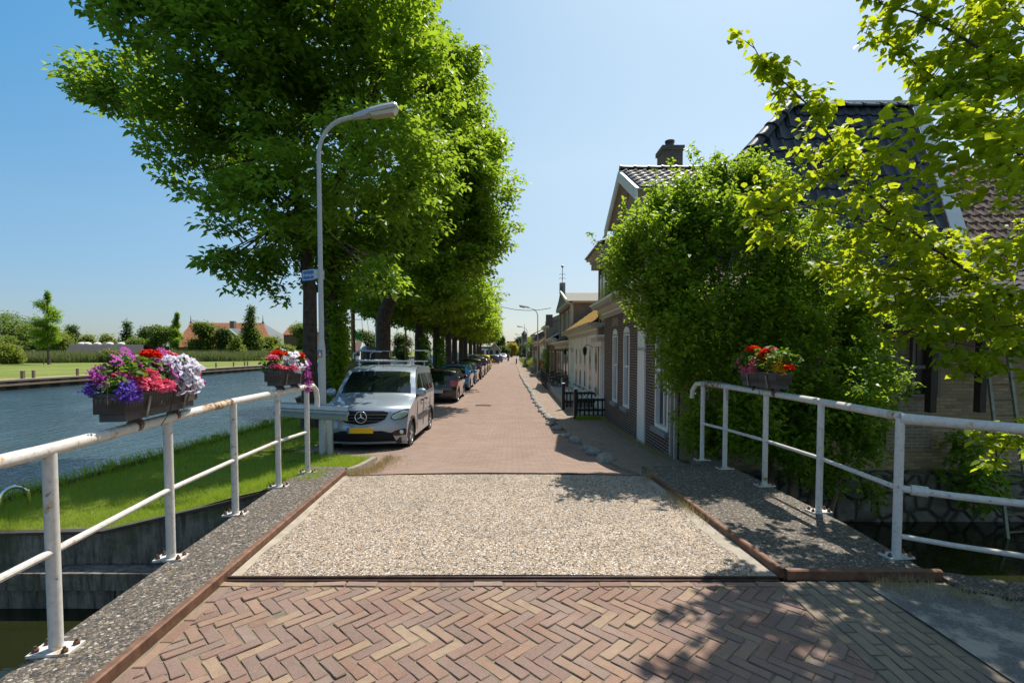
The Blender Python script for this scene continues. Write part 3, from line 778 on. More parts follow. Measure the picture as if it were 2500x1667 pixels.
def plants(label, loc, rz, L, spec, seed, tilt=0, hgt=.2, dens=1.0, scl=1.0):
    rng = np.random.default_rng(seed); rn = random.Random(seed)
    t = thing('bedding_plants', label, 'flowers', loc, rz, 'bedding plants in the flower boxes')
    t.rotation_euler = (0, tilt, rz)
    cs = []
    for _ in range(int(190*L*dens)):
        x = rn.uniform(-L/2-.01, L/2+.01); k = 1-abs(x/(L/2+.1))**3
        y = rn.uniform(-.10, .10); z = .185+rn.random()**1.0*hgt*(1-(abs(y)/.15)**2)*(.5+.5*k)
        cs.append((x, y, z))
    v, f = leaf_arrays(cs, rng, 7, .024, .036, .35, 'round', .15, .75); np_mesh('foliage', v, f, M['leaf_flower'], t); t.scale = (scl,)*3
    b = MB()
    for _ in range(int(26*L)):
        x, y = rn.uniform(-L/2, L/2), rn.uniform(-.08, .08); b.tube([(x, y, .14), (x+rn.uniform(-.03, .03), y, .2), (x+rn.uniform(-.06, .06), y+rn.uniform(-.03, .03), .17+hgt*rn.uniform(.5, 1))], .0025, 4)
    b.build('stems', M['leaf_flower'], t)
    heads = {}
    for kind, colr, x, y, z, r in spec:
        if kind == 'ball':
            pts = bloomhead(rng, (x, y, z), r, int(60*(r/.04)**2), .02)
            v, f = petals(rng, pts, .02); np_mesh('bloom', v, f, M[colr], t)
        elif kind == 'spray':
            c = rng.normal(size=(int(90*(r/.06)), 3))*np.array([r, r*.6, r*.7])*.5+np.array([x, y, z])
            v, f = petals(rng, c, .013); np_mesh('bloom_spray', v, f, M[colr], t)
        elif kind == 'petunia':
            b = MB()
            for i in range(int(9*(r/.08)**1.5)+2):
                dx, dy, dz = rn.gauss(0, .5), rn.gauss(0, .35), rn.gauss(0, .5)
                dd = (dx*.8, -1+dy, .35+dz*.5) if rn.random() < .75 else (dx, .2+dy, 1)
                trumpet(b, (x+dx*r, y-.04*rn.random()+dy*r, z+dz*r), dd, rn.uniform(.032, .042))
            b.build('petunia_blooms', M[colr], t, fix=False, smooth=True)
        elif kind == 'daisy':
            b = MB()
            for q in range(3):
                cx, cy, cz = x+rn.gauss(0, r*.6), y+rn.gauss(0, r*.4), z+rn.gauss(0, r*.4); nn = Vector((rn.gauss(0, .4), -.6+rn.gauss(0, .3), .6)).normalized()
                u = nn.cross(Vector((1, 0, 0))).normalized(); w_ = nn.cross(u)
                for k in range(12):
                    a = k*math.pi/6; d = u*math.cos(a)+w_*math.sin(a); e = u*math.cos(a+.5*math.pi)+w_*math.sin(a+.5*math.pi)
                    c = Vector((cx, cy, cz)); b.poly([tuple(c+d*.008), tuple(c+d*.022+e*.010+nn*.002), tuple(c+d*.042), tuple(c+d*.022-e*.010+nn*.002)])
            b.build('daisy_blooms', M[colr], t, fix=False)
        elif kind == 'spike':
            b = MB()
            b.tube([(x, y, z-.12), (x+.004, y, z)], .003, 5); b.lathe([(.004, -.02), (.011, -.012), (.012, .01), (.006, .02)], (x+.004, y, z), 7)
            b.build('seed_head', M['wood'], t)
    return t
def rust_sleeve(pts, r, label, name='rust_patch', par=None):
    o = MB().tube(pts, r, 14).build(name, M['rustflake'], par, smooth='auto'); return o
def railpt(B, T, f, side=None):      # point on a rail, f = index + fraction
    i = min(int(f), len(B)-2); u = f-i
    return Vector((B[i][0]+(B[i+1][0]-B[i][0])*u, B[i][1]+(B[i+1][1]-B[i][1])*u, T[i]+(T[i+1]-T[i])*u))
M['rustflake'] = paint_rust('flaking_paint_rust', (.55, .5, .42), .54, 16, .7)
lr_ = [o for o in bpy.data.objects if o.name == 'railing'][0]; rr_ = bpy.data.objects['railing.001']
def rl(B, T, f, ref): q = railpt(B, T, f); return (q.x-ref.location.x, q.y-ref.location.y, q.z)
rust_sleeve([rl(LB, LT, 2.42, lr_), rl(LB, LT, 2.95, lr_)], .0346, '', par=lr_)
rust_sleeve([rl(RB, RT, .02, rr_), rl(RB, RT, .10, rr_)], .0346, '', par=rr_)
rust_sleeve([rl(RB, RT, 3.2, rr_), rl(RB, RT, 3.95, rr_)], .0346, '', par=rr_)
# --- large left box: centre a bit past the second post
p = railpt(LB, LT, 1.83); ang = math.atan2(LB[2][1]-LB[1][1], LB[2][0]-LB[1][0])
pl = (p.x, p.y, p.z+.065)
# local x runs away from the camera; viewer looks from +y_local?  camera is on the right side (x greater) -> local -y faces right/near side
planter('large anthracite flower box in front on the left railing', pl, ang, .98)
spec = []
for x, z in ((-.5, .17), (-.46, .21), (-.44, .15), (-.40, .19), (-.36, .23), (-.46, .18)): spec.append(('spray', 'petal_violet', x, -.10+.12*(x > -.4)*.5, z, .055))
for x, y, z in ((-.48, .02, .34), (-.42, .05, .36), (-.36, .0, .38), (-.3, .04, .40), (-.26, .02, .41), (-.2, .05, .42), (-.33, .06, .35), (-.52, -.02, .25)): spec.append(('spike', '', x, y, z-.02, .01))
for x, y, z in ((-.50, .08, .2),): spec.append(('spray', 'petal_violet', x, y, z, .055))
for x, y, z in ((-.5, .03, .27), (-.44, .08, .3), (-.4, -.06, .26)): spec.append(('spray', 'petal_magenta', x, y, z, .05))
for x, y, z in ((-.3, .06, .36), (-.15, .08, .38), (-.05, .06, .38), (-.22, -.02, .35), (.08, .02, .37), (-.38, .02, .33)): spec.append(('daisy', 'petal_magenta', x, y, z, .07))
for x, y, z in ((.12, -.1, .3), (.2, -.12, .33), (.24, -.1, .25), (.15, -.13, .22), (.3, -.12, .26)): spec.append(('petunia', 'petal_white', x, y, z, .09))
for x, y, z in ((-.36, -.1, .2), (-.38, -.02, .27), (-.2, -.1, .24), (-.06, -.12, .2), (.40, -.08, .24), (.33, .05, .37)): spec.append(('ball', 'petal_pink', x, y, z, .045))
spec += [('ball', 'petal_pink', -.33, -.10, .24, .045), ('ball', 'petal_pink', -.26, -.13, .20, .045), ('ball', 'petal_pink', -.22, -.08, .28, .045), ('ball', 'petal_pink', -.12, -.14, .17, .04), ('ball', 'petal_pink', -.15, -.07, .26, .04), ('ball', 'petal_red', -.29, -.1, .215, .036),
         ('ball', 'petal_red', 0.0, 0, .40, .055), ('ball', 'petal_pink', .26, .02, .39, .055), ('ball', 'petal_red', .50, -.04, .25, .05), ('ball', 'petal_pink', .45, 0, .3, .05), ('ball', 'petal_magenta', .52, -.08, .17, .04), ('ball', 'petal_red', .38, .02, .31, .04),
         ('daisy', 'petal_magenta', -.12, 0, .34, .06), ('daisy', 'petal_magenta', -.04, -.04, .33, .06), ('daisy', 'petal_magenta', .05, -.08, .3, .06), ('daisy', 'petal_magenta', .03, -.12, .23, .06), ('daisy', 'petal_magenta', -.18, .02, .36, .06), ('daisy', 'petal_magenta', .10, -.11, .25, .06),
         ('petunia', 'petal_white', .14, -.08, .32, .08), ('petunia', 'petal_white', .20, -.13, .26, .08), ('petunia', 'petal_white', .26, -.15, .20, .08), ('petunia', 'petal_white', .18, -.04, .36, .06), ('petunia', 'petal_white', .28, -.10, .30, .07)]
plants('violet, pink and white flowers filling the large box on the left railing', pl, ang, .98, spec, 3, hgt=.22)
# --- small left box near the hooked end
p = railpt(LB, LT, 4.42); ang = math.atan2(LB[5][1]-LB[4][1], LB[5][0]-LB[4][0])
pl = (p.x-.02, p.y-.06, p.z+.07)
planter('dark flower box at the far end of the left railing', pl, ang, .62, False)
spec = [('ball', 'petal_red', -.18, 0, .36, .06), ('ball', 'petal_pink', -.3, -.02, .31, .055), ('ball', 'petal_pink', -.32, -.06, .22, .05), ('ball', 'petal_pink', -.27, -.12, .2, .04), ('ball', 'petal_pink', -.1, .03, .35, .05), ('ball', 'petal_red', .02, 0, .35, .05), ('ball', 'petal_red', .2, -.03, .33, .075),
        ('ball', 'petal_pink', -.1, -.14, .19, .05), ('petunia', 'petal_white', -.1, -.08, .28, .08), ('petunia', 'petal_white', .0, -.1, .25, .09), ('petunia', 'petal_white', .1, -.12, .20, .08), ('petunia', 'petal_white', -.02, -.02, .3, .07),
        ('spray', 'petal_magenta', .28, -.1, .22, .07), ('spray', 'petal_magenta', .26, -.14, .1, .06), ('spray', 'petal_magenta', .24, -.15, .0, .06), ('spray', 'petal_magenta', .22, -.15, -.07, .05), ('spray', 'petal_magenta', .36, -.05, .26, .07)]
plants('red, pink and white flowers spilling from the far box on the left railing', pl, ang, .62, spec, 4, hgt=.2)
# --- right box
p = railpt(RB, RT, 2.05); ang = math.atan2(RB[2][1]-RB[1][1], RB[2][0]-RB[1][0])+math.pi
pl = (p.x, p.y, p.z+.065)
# the visible long side faces the camera/road
planter('dark flower box on the right railing', pl, ang, .80)
spec = [('spray', 'petal_yellow', .34, -.02, .22, .08), ('spray', 'petal_yellow', .2, -.05, .25, .08), ('ball', 'petal_red', .0, -.02, .3, .05), ('ball', 'petal_pink', -.3, -.06, .25, .05), ('ball', 'petal_red', .34+.1, -.03, .2, .04), ('ball', 'petal_red', .30, 0, .24, .045), ('spray', 'petal_yellow', .26, 0, .2, .09), ('spray', 'petal_yellow', .14, 0, .27, .09), ('spray', 'petal_yellow', .3, -.05, .2, .08), ('ball', 'petal_red', .05, 0, .34, .06), ('ball', 'petal_pink', .04, .03, .36, .05), ('ball', 'petal_red', -.22, 0, .36, .065), ('ball', 'petal_red', -.15, .03, .33, .05),
        ('spray', 'petal_pink', -.05, -.1, .17, .06), ('spray', 'petal_pink', -.2, -.1, .17, .06), ('spray', 'petal_pink', -.05, -.08, .23, .05), ('ball', 'petal_pink', -.36, -.02, .23, .04), ('ball', 'petal_pink', -.5, 0, .19, .045)]
plants('yellow, red and pink flowers in the box on the right railing', pl, ang, .80, spec, 5, hgt=.21, dens=1.5, scl=1.15)
# ================================================================== STREET LAMPS
def lamp(label, loc, H, arm, side, near=False, rz=0):
    t = thing('street_lamp', label, 'street lamp', loc, rz, 'street lamps along the street')
    r0 = .076 if near else .07
    bas = MB(); bas.lathe([(r0*1.05, -.2), (r0, 2.1), (r0*.98, 2.15), (r0*.72, 2.32)], (0, 0, 0), 8 if near else 10); bas.build('lower_pole', M['lampgrey'], t, smooth='auto')
    pts = [(0, 0, 2.28), (0, 0, H*.55), (0, 0, H-1.0)]; rr = [r0*.70, r0*.62, r0*.55]
    for k in range(1, 9):
        a = k/8*R(76); rad = .62
        pts.append((side*rad*(1-math.cos(a)), 0, H-1.0+rad*math.sin(a)*1.15)); rr.append(r0*.52)
    e = pts[-1]; pts.append((side*(arm*.58), 0, e[2]+(arm*.58-abs(e[0]))*.24)); rr.append(r0*.5)
    MB().tube(pts, rr, 12).build('upper_pole', M['lampgrey'], t, smooth='auto')
    e = Vector(pts[-1]); h = thing_child('lamp_head', t, e, side)
    return t
def thing_child(name, t, e, side):
    b = MB(); L = .86; a = -side*.2
    Rm = Matrix.Rotation(a, 3, 'Y')
    def T(x, y, z): return tuple(Rm @ Vector((side*x, y, z)) + e)
    # housing: tapered top shell
    secs = [(-.12, .05, -.04, .05), (.05, .07, -.055, .065), (.22, .11, -.03, .085), (.5, .125, -.03, .095), (.72, .12, -.03, .085), (.76, .08, -.02, .06)]
    vs = []; n = 6
    for x, hw, zb, zt in secs: vs += [T(x, -hw, zb), T(x, -hw, (zb+zt)/2), T(x, -hw*.6, zt), T(x, hw*.6, zt), T(x, hw, (zb+zt)/2), T(x, hw, zb)]
    fs = []
    for i in range(len(secs)-1):
        for k in range(n): a0 = i*n+k; a1 = i*n+(k+1) % n; fs.append((a0, a1, a1+n, a0+n))
    fs.append(tuple(range(n))); fs.append(tuple((len(secs)-1)*n+k for k in range(n)))
    b.add(vs, fs); o = b.build('lamp_head', M['lampgrey'], t)
    b = MB(); vs = []
    for x, hw, z in ((.20, .10, -.035), (.25, .085, -.10), (.66, .09, -.12), (.74, .10, -.035)): vs += [T(x, -hw, z), T(x, hw, z)]
    b.add(vs, [(0, 2, 4, 6), (1, 3, 5, 7), (0, 1, 3, 2), (2, 3, 5, 4), (4, 5, 7, 6), (6, 7, 1, 0)]); b.build('lens', M['lens'], o)
    return o
m = NT('yellowed_lens'); m.col((.55, .50, .36)); m.set(rough=.3, coat=.5); M['lens'] = m.m
LP = G(789, 1111, zg(-3.85, 10)+.0)
lamp('tall white painted street lamp on the grass beside the parked silver van', (LP.x, LP.y, LP.z), 6.95, 1.42, 1, True)
lampP = LP
# sticker and plate on pole
b = MB(); b.quad((-.04, -.089, 1.98), (.04, -.089, 1.98), (.04, -.089, 2.12), (-.04, -.089, 2.12))
o = b.build('sticker', plain('teal_sticker', (.03, .2, .3), .5), None, fix=False); o.location = LP; tag(o, 'teal and red sticker with a white triangle on the lamp post', 'sticker')
b = MB(); b.quad((-.04, -.091, 1.98), (.04, -.091, 1.98), (.04, -.091, 2.05), (-.04, -.091, 2.05)); b.build('red_band', plain('sticker_red', (.4, .03, .04), .5), o, fix=False)
b = MB(); b.poly([(-.03, -.093, 2.0), (.03, -.093, 2.0), (0, -.093, 2.10)]); b.build('triangle', M['white'], o, fix=False)

def text_mesh(s, size, mat, parent, rot, loc, depth=.002, name='lettering', align='CENTER'):
    cu = bpy.data.curves.new('txt', 'FONT'); cu.body = s; cu.size = size; cu.extrude = depth; cu.align_x = align; cu.align_y = 'CENTER'
    tmp = bpy.data.objects.new('tmp', cu); C.objects.link(tmp); bpy.context.view_layer.update()
    me = bpy.data.meshes.new_from_object(tmp.evaluated_get(bpy.context.evaluated_depsgraph_get()))
    bpy.data.objects.remove(tmp); bpy.data.curves.remove(cu)
    o = bpy.data.objects.new(name, me); C.objects.link(o); me.materials.clear(); me.materials.append(mat)
    o.parent = parent; o.rotation_euler = rot; o.location = loc; return o
# street name sign: projects left of the pole, face turned toward the camera
M['signblue'] = plain('sign_blue', (.02, .12, .42), .4, 0, .05, 4, 0)
sg = thing('street_sign', 'small blue street name sign with white border fixed to the lamp post', 'street sign', (LP.x, LP.y, LP.z+3.62), -.55)
MB().box(-.46, -.06, -.085, -.055, -.11, .11).build('panel', M['signblue'], sg)
b = MB()
for x0, x1, z0, z1 in ((-.44, -.08, .085, .097), (-.44, -.08, -.097, -.085), (-.44, -.428, -.085, .085), (-.092, -.08, -.085, .085)): b.box(x0, x1, -.089, -.084, z0, z1)
b.build('border', M['white'], sg)
text_mesh('Hellingpad', .078, M['white'], sg, (math.pi/2, 0, 0), (-.245, -.088, 0), .002)
b = MB(); b.box(-.418, -.395, -.088, -.0855, -.008, .008); b.add([(-.425, -.087, 0), (-.405, -.087, .025), (-.405, -.087, -.025)], [(0, 1, 2)]); b.build('arrow', M['white'], sg)
MB().box(-.07, .0, -.09, .09, -.09, .09).build('bracket', M['alu'], sg)
def gl(z, x, y): return (x, y, z)
far_l = [(1312.7, 918.6, 6.1), (1289.5, 885.5, 6.1), (1271, 876, 6.1), (1262, 872, 6.1)]
nm = ['nearest', 'second', 'third', 'farthest']
for i, (Yd, Lx) in enumerate(((42.7, 2.2), (78, 2.35), (115, 2.3), (152, 2.2))):
    lamp(['grey street lamp on the right footway before the brick houses, nearest of the row', 'second street lamp of the row on the right footway', 'third street lamp of the row on the right footway', 'farthest street lamp of the row on the right footway'][i], (Lx, Yd, ZS), 6.1, 1.45, -1, rz=0)
# guard rail
t = thing('guardrail', 'galvanised steel guardrail between the bridge end and the parked van', 'guardrail', (-4.9, 9.6, -.6))
prof = [(.15, 0), (.13, .05), (.05, .06), (.02, .0), (-.02, .0), (-.05, .06), (-.13, .05), (-.15, 0)]
GA = W(672, 1004, 9.9); GB = W(852, 1012, 9.5); zc = .24
d = Vector((GB.x-GA.x, GB.y-GA.y, 0)); nn = Vector((d.y, -d.x, 0)).normalized()
b = MB(); vs = []
za, zb_ = W(672, 999, GA.y).z, W(852, 1009, GB.y).z
for base, zz in ((GA, za), (GB, zb_)):
    for dz, k in prof: vs.append((base.x+nn.x*k+4.9, base.y+nn.y*k-9.6, zz+dz+.6))
    for dz, k in prof[::-1]: vs.append((base.x+nn.x*(k-.006)+4.9, base.y+nn.y*(k-.006)-9.6, zz+dz+.6))
n = 16; b.add(vs, [(i, (i+1) % n, n+(i+1) % n, n+i) for i in range(n)]+[tuple(range(n)), tuple(range(n, 2*n))[::-1]])
b.build('beam', M['alu'], t)
for f in (.03, .74):
    q = GA.lerp(GB, f); zz = za+(zb_-za)*f+.6; b = MB(); b.box(q.x+4.9-.05, q.x+4.9+.05, q.y-9.6+.01, q.y-9.6+.07, -.2, zz+.17); b.build('post', M['alu'], t)
# life-saving style handle loops at lower left (steel tube hoops on the bank)
for k, (px, lab) in enumerate(((72, 'bent steel tube hoop on the grass bank at the water edge'), )):
    q = W(px, 1250, 6.55); q2 = W(3, 1262, 6.35)
    pts = []
    zt = W(40, 1190, 6.4).z; zl = -.75
    for i in range(13):
        a = math.pi*i/12; f = (1-math.cos(a))/2; c0 = q2.lerp(q, f); pts.append((c0.x, c0.y, zt-.16+.16*math.sin(a)))
    pts = [(q2.x, q2.y, zl)]+pts+[(q.x, q.y, zl)]
    o = MB().tube(pts, .026, 10).build('steel_hoop', M['chrome'], smooth='auto'); tag(o, lab, 'handrail')
# ================================================================== CARS
class CarShape:
    def __init__(s, L, Wd, sil, belt, tumble=.24, bf=.28, br=.14, sill=.22):
        s.L, s.W, s.belt, s.tum, s.bf, s.br, s.sill = L, Wd, belt, tumble, bf, br, sill
        s.sil = [Vector((0, y, z)) for y, z in sil]
        # smooth the silhouette (Catmull-Rom), dense
        P = s.sil; pts = []
        for i in range(len(P)-1):
            p0, p1, p2, p3 = P[max(i-1, 0)], P[i], P[i+1], P[min(i+2, len(P)-1)]
            for k in range(8):
                t = k/8; q = .5*((2*p1)+(p2-p0)*t+(2*p0-5*p1+4*p2-p3)*t*t+(3*p1-p0-3*p2+p3)*t**3)*1.0
                lin = p1.lerp(p2, t); pts.append(lin.lerp(q, .55))
        pts.append(P[-1]); s.c = pts
        s.top = max(range(len(pts)), key=lambda i: pts[i].z)
        s.H = pts[s.top].z
        s.acc = [0]
        for a, b_ in zip(pts, pts[1:]): s.acc.append(s.acc[-1]+(b_-a).length)
    def hw(s, y, z):
        h = s.W/2
        if z < s.belt: h *= 1-.05*((s.belt-z)/s.belt)**2
        else:
            h -= (z-s.belt)*s.tum
        if y < .7: h *= 1-.13*((.7-y)/.7)**2
        e = s.L-y
        if e < .5: h *= 1-.07*((.5-e)/.5)**2
        return max(h, .3)
    def S(s, i, t, off=0):        # point on skin: index (float) along silhouette, t across
        i = min(max(i, 0), len(s.c)-1.001); k = int(i); p = s.c[k].lerp(s.c[k+1], i-k)
        d = (s.c[min(k+1, len(s.c)-1)]-s.c[max(k-1, 0)]).normalized(); nrm = Vector((0, -d.z, d.y))   # outward for front->roof->rear travel
        y, z = p.y, p.z
        fr = max(0, 1-y/(s.L*.45)); rr = max(0, 1-(s.L-y)/(s.L*.3)); hw = s.hw(y+(s.bf*fr-s.br*rr)*t*t, z)
        yy = y+s.bf*fr*t*t-s.br*rr*t*t
        roof = max(0, abs(d.y)); zz = z-.055*roof*abs(t)**3.5
        return Vector((t*hw, yy, zz))+nrm*off
    def idx(s, z, rear):
        rng_ = range(s.top, len(s.c)-1) if rear else range(0, s.top)
        best = None
        for k in rng_:
            a, b_ = s.c[k].z, s.c[k+1].z
            if (a-z)*(b_-z) <= 0 and a != b_: return k+(z-a)/(b_-a)
        return (len(s.c)-1 if z < s.c[-1].z else s.top) if rear else (0 if z < s.c[0].z else s.top)
    def mapF(s, x, z, off, rear=False):
        i = s.idx(z, rear); p = s.S(i, 0); hw = s.hw(p.y, z); return s.S(i, max(-1, min(1, x/hw)), off)
    def side(s, y, z, sd, off=0):
        # y limited by edge curves
        x = s.hw(y, z); return Vector((sd*(x+off), y, z))
def patch(b, poly, fn, sub=3):
    """poly: 2D points; triangulated, subdivided and mapped by fn"""
    bm = bmesh.new(); vs = [bm.verts.new((p[0], p[1], 0)) for p in poly]; bm.faces.new(vs)
    bmesh.ops.triangulate(bm, faces=bm.faces[:])
    bmesh.ops.subdivide_edges(bm, edges=bm.edges[:], cuts=sub, use_grid_fill=True)
    bm.verts.ensure_lookup_table()
    vs = [fn(v.co.x, v.co.y) for v in bm.verts]
    for i, v in enumerate(bm.verts): v.index = i
    fs = [tuple(v.index for v in f.verts) for f in bm.faces]; bm.free()
    b.add(vs, fs)
def car(label, cat, loc, rz, shp, paint, wheels, wr=.31, wsg=None, rear=None, front=None, sidewin=None, group='vehicles parked along the left side of the street', name='parked_car', arch=None, mold=False, detail=True):
    t = thing(name, label, cat, loc, rz, group)
    n = len(shp.c)
    b = MB(); T = [i/8-1 for i in range(17)]
    for i in range(n):
        for tt in T: b.v.append(tuple(shp.S(i, tt)))
    for i in range(n-1):
        for k in range(16): a = i*17+k; b.f.append((a, a+1, a+18, a+17))
    ar = wr+.06
    # sides
    NZ, NY = 26, 90
    edge = [shp.S(i, 1) for i in range(n)]
    topi = max(range(n), key=lambda i: edge[i].z); zt = edge[topi].z
    def chain(z, rear_):
        rng_ = range(topi, n-1) if rear_ else range(0, topi)
        for k in rng_:
            a, c = edge[k].z, edge[k+1].z
            if (a-z)*(c-z) <= 0 and a != c: return edge[k].lerp(edge[k+1], (z-a)/(c-a)).y
        return edge[topi].y if z >= zt-.001 else (edge[-1].y if rear_ else edge[0].y)
    for sd in (-1, 1):
        base = len(b.v)
        for j in range(NZ+1):
            z = shp.sill+(zt-shp.sill)*(j/NZ); ya, yb = chain(z, False), chain(z, True)
            if j == NZ: ya = chain(zt-.012, False); yb = chain(zt-.012, True)
            for i in range(NY+1):
                y = ya+(yb-ya)*i/NY
                # crease: slight shoulder
                off = .012*math.exp(-((z-shp.belt+.08)/.05)**2)-.015*math.exp(-((z-shp.belt*.55)/.12)**2)
                e = min(i, NY-i)/NY; off *= min(1, e*8)
                b.v.append(tuple(shp.side(y, z, sd, off)))
        for j in range(NZ):
            for i in range(NY):
                a = base+j*(NY+1)+i; q = [a, a+1, a+NY+2, a+NY+1]
                cy = sum(b.v[k][1] for k in q)/4; cz = sum(b.v[k][2] for k in q)/4
                if any((cy-wy)**2+(cz-wr)**2 < ar*ar for wy in wheels): continue
                b.f.append(tuple(q))
    body = b.build('body', paint, t, smooth='auto')
    # underside + arches
    b = MB(); b.box(-shp.W*.42, shp.W*.42, .25, shp.L-.2, shp.sill-.02, shp.sill+.1); b.build('underbody', M['black'], t)
    for wy in wheels:
        for sd in (-1, 1):
            b = MB(); vs = []; m_ = 16
            for k in range(m_+1):
                a = math.pi*k/m_*1.06-.1
                for rr, ex in ((ar-.02, .012), (ar+.028, .010)):
                    y, z = wy+math.cos(a)*rr, wr+math.sin(a)*rr; vs.append(shp.side(y, max(z, .1), sd, ex))
                y, z = wy+math.cos(a)*(ar-.02), wr+math.sin(a)*(ar-.02); q = shp.side(y, max(z, .1), sd); vs.append((q.x-sd*.35, q.y, q.z))
            b.add(vs, [(3*k, 3*k+1, 3*k+4, 3*k+3) for k in range(m_)]+[(3*k, 3*k+3, 3*k+5, 3*k+2) for k in range(m_)]); b.build('wheel_arch', arch or M['black'], t)
    for wy in wheels:
        for sd in (-1, 1):
            x = sd*(shp.W/2-.035)
            ty = MB().lathe([(wr*.62, -.19*sd), (wr*.93, -.19*sd), (wr, -.15*sd), (wr, -.03*sd), (wr*.95, .0), (wr*.66, .005*sd), (wr*.62, -.01*sd)], (x, wy, wr), 24, 'x').build('wheel', M['rubber'], t, smooth='auto')
            b = MB(); b.lathe([(wr*.66, -.012*sd), (wr*.6, -.002*sd), (wr*.56, -.03*sd), (wr*.2, -.02*sd), (wr*.14, .004*sd)], (x, wy, wr), 20, 'x')
            for k in range(5 if wr < .33 else 7):
                a = k*2*math.pi/(5 if wr < .33 else 7)
                b.cbox((x-sd*.012, wy+math.cos(a)*wr*.36, wr+math.sin(a)*wr*.36), .02, wr*.5, .045, Matrix.Rotation(a, 3, 'X'))
            b.build('rim', M['alu'], ty, smooth='auto')
    if wsg:      # windscreen z range
        z0, z1, k = wsg; i0, i1 = shp.idx(z0, False), shp.idx(z1, False); b = MB()
        for i in range(9):
            for j in range(13): b.v.append(tuple(shp.S(i0+(i1-i0)*i/8, (-1+2*j/12)*(k+(.02 if i < 4 else 0)), .006)))
        b.f = [(i*13+j, i*13+j+1, i*13+j+14, i*13+j+13) for i in range(8) for j in range(12)]
        b.build('windscreen', M['carglass'], t, smooth=True)
    if sidewin:
        for sd in (-1, 1):
            for poly in sidewin:
                b = MB(); patch(b, poly, lambda y, z: shp.side(y, z, sd, .007), 2); b.build('side_window', M['carglass'], t)
    # door gaps & handles
    if detail:
        for sd in (-1, 1):
            for hy in detail_handles.get(id(shp), ()):
                b = MB(); q = shp.side(hy, shp.belt-.14, sd, .02); b.cbox(q, .03, .17, .03); b.build('door_handle', paint, t)
    return t, body
detail_handles = {}
def mirrors(t, shp, y, z, paint):
    for sd in (-1, 1):
        q = shp.side(y, z, sd, 0)
        b = MB(); secs = []
        for x, s_ in ((0, .5), (.03, .9), (.10, 1.0), (.17, .85), (.20, .4)):
            for k in range(10):
                a = 2*math.pi*k/10; secs.append((q.x+sd*(x+.03), q.y+.03+math.sin(a)*.075*s_, q.z+.0+math.cos(a)*.10*s_))
        b.add(secs, [(i*10+k, i*10+(k+1) % 10, (i+1)*10+(k+1) % 10, (i+1)*10+k) for i in range(4) for k in range(10)]+[tuple(range(10)), tuple(range(40, 50))])
        o = b.build('wing_mirror', paint, t, smooth=True)
        MB().cbox((q.x+sd*.03, q.y+.03, q.z-.07), .12, .06, .04).build('mirror_foot', M['black'], o)
# -------- silver van (faces the camera)
vs_ = CarShape(4.30, 1.82, [(.10, .20), (.0, .32), (-.01, .52), (.03, .70), (.10, .86), (.22, .96), (.55, 1.05), (1.02, 1.16), (1.25, 1.36), (1.52, 1.58), (1.80, 1.72), (2.2, 1.80), (3.2, 1.82), (4.0, 1.80), (4.18, 1.74), (4.26, 1.2), (4.30, .65), (4.26, .26)], 1.12, .20, .34, .06)
VX, VY = -3.06, 10.0
van, vb = car('silver blue delivery van with roof rack and yellow plate parked nose to the bridge', 'van', (VX, VY, hz(11)+.0), -.0, vs_, M['p_silver'], (.80, 3.46), .315, (1.20, 1.66, .86),
    sidewin=[[(1.42, 1.17), (2.15, 1.15), (2.15, 1.60), (1.95, 1.60), (1.62, 1.42)], [(2.3, 1.16), (3.15, 1.17), (3.15, 1.60), (2.3, 1.60)], [(3.28, 1.18), (4.0, 1.2), (3.98, 1.58), (3.28, 1.60)]], name='delivery_van')
van.rotation_euler = (-.022, 0, .012)
mf = lambda off: (lambda x, z: vs_.mapF(x, z, off))
b = MB(); patch(b, [(-.50, .84), (-.44, .70), (-.30, .64), (0, .60), (.30, .64), (.44, .70), (.50, .84), (.40, .87), (0, .88), (-.40, .87)], mf(.012), 6); gr = b.build('grille', M['mattblack'], van)
for zz, hw_ in ((.80, .47), (.74, .44), (.68, .36)):
    b = MB(); b.tube([vs_.mapF(x*hw_/6, zz+.012*(1-abs(x)/6)-.01, .018) for x in range(-6, 7)], .010, 6); b.build('grille_bar', M['plastic'], gr)
b = MB(); out = [(-.53, .86), (-.46, .69), (-.31, .62), (0, .575), (.31, .62), (.46, .69), (.53, .86)]
b.tube([vs_.mapF(x, z, .014) for x, z in out], .016, 8); b.build('grille_surround', M['p_silver'], gr)
em = vs_.mapF(0, .745, .045)
b = MB(); ring = [(em.x+.115*math.cos(a), em.y-.0, em.z+.115*math.sin(a)) for a in [2*math.pi*k/28 for k in range(29)]]; b.tube(ring, .010, 8, False)
for k in range(3):
    a = math.pi/2+k*2*math.pi/3; tip = Vector((em.x+.112*math.cos(a), em.y, em.z+.112*math.sin(a)))
    pz = Vector((-math.sin(a), 0, math.cos(a)))*.018; cc = Vector(em)
    b.add([cc-pz, cc+Vector((0, -.014, 0)), cc+pz, tip, cc+Vector((0, .01, 0))], [(0, 1, 3), (1, 2, 3), (0, 3, 4), (2, 4, 3)])
b.build('emblem', M['chrome'], van, smooth='auto')
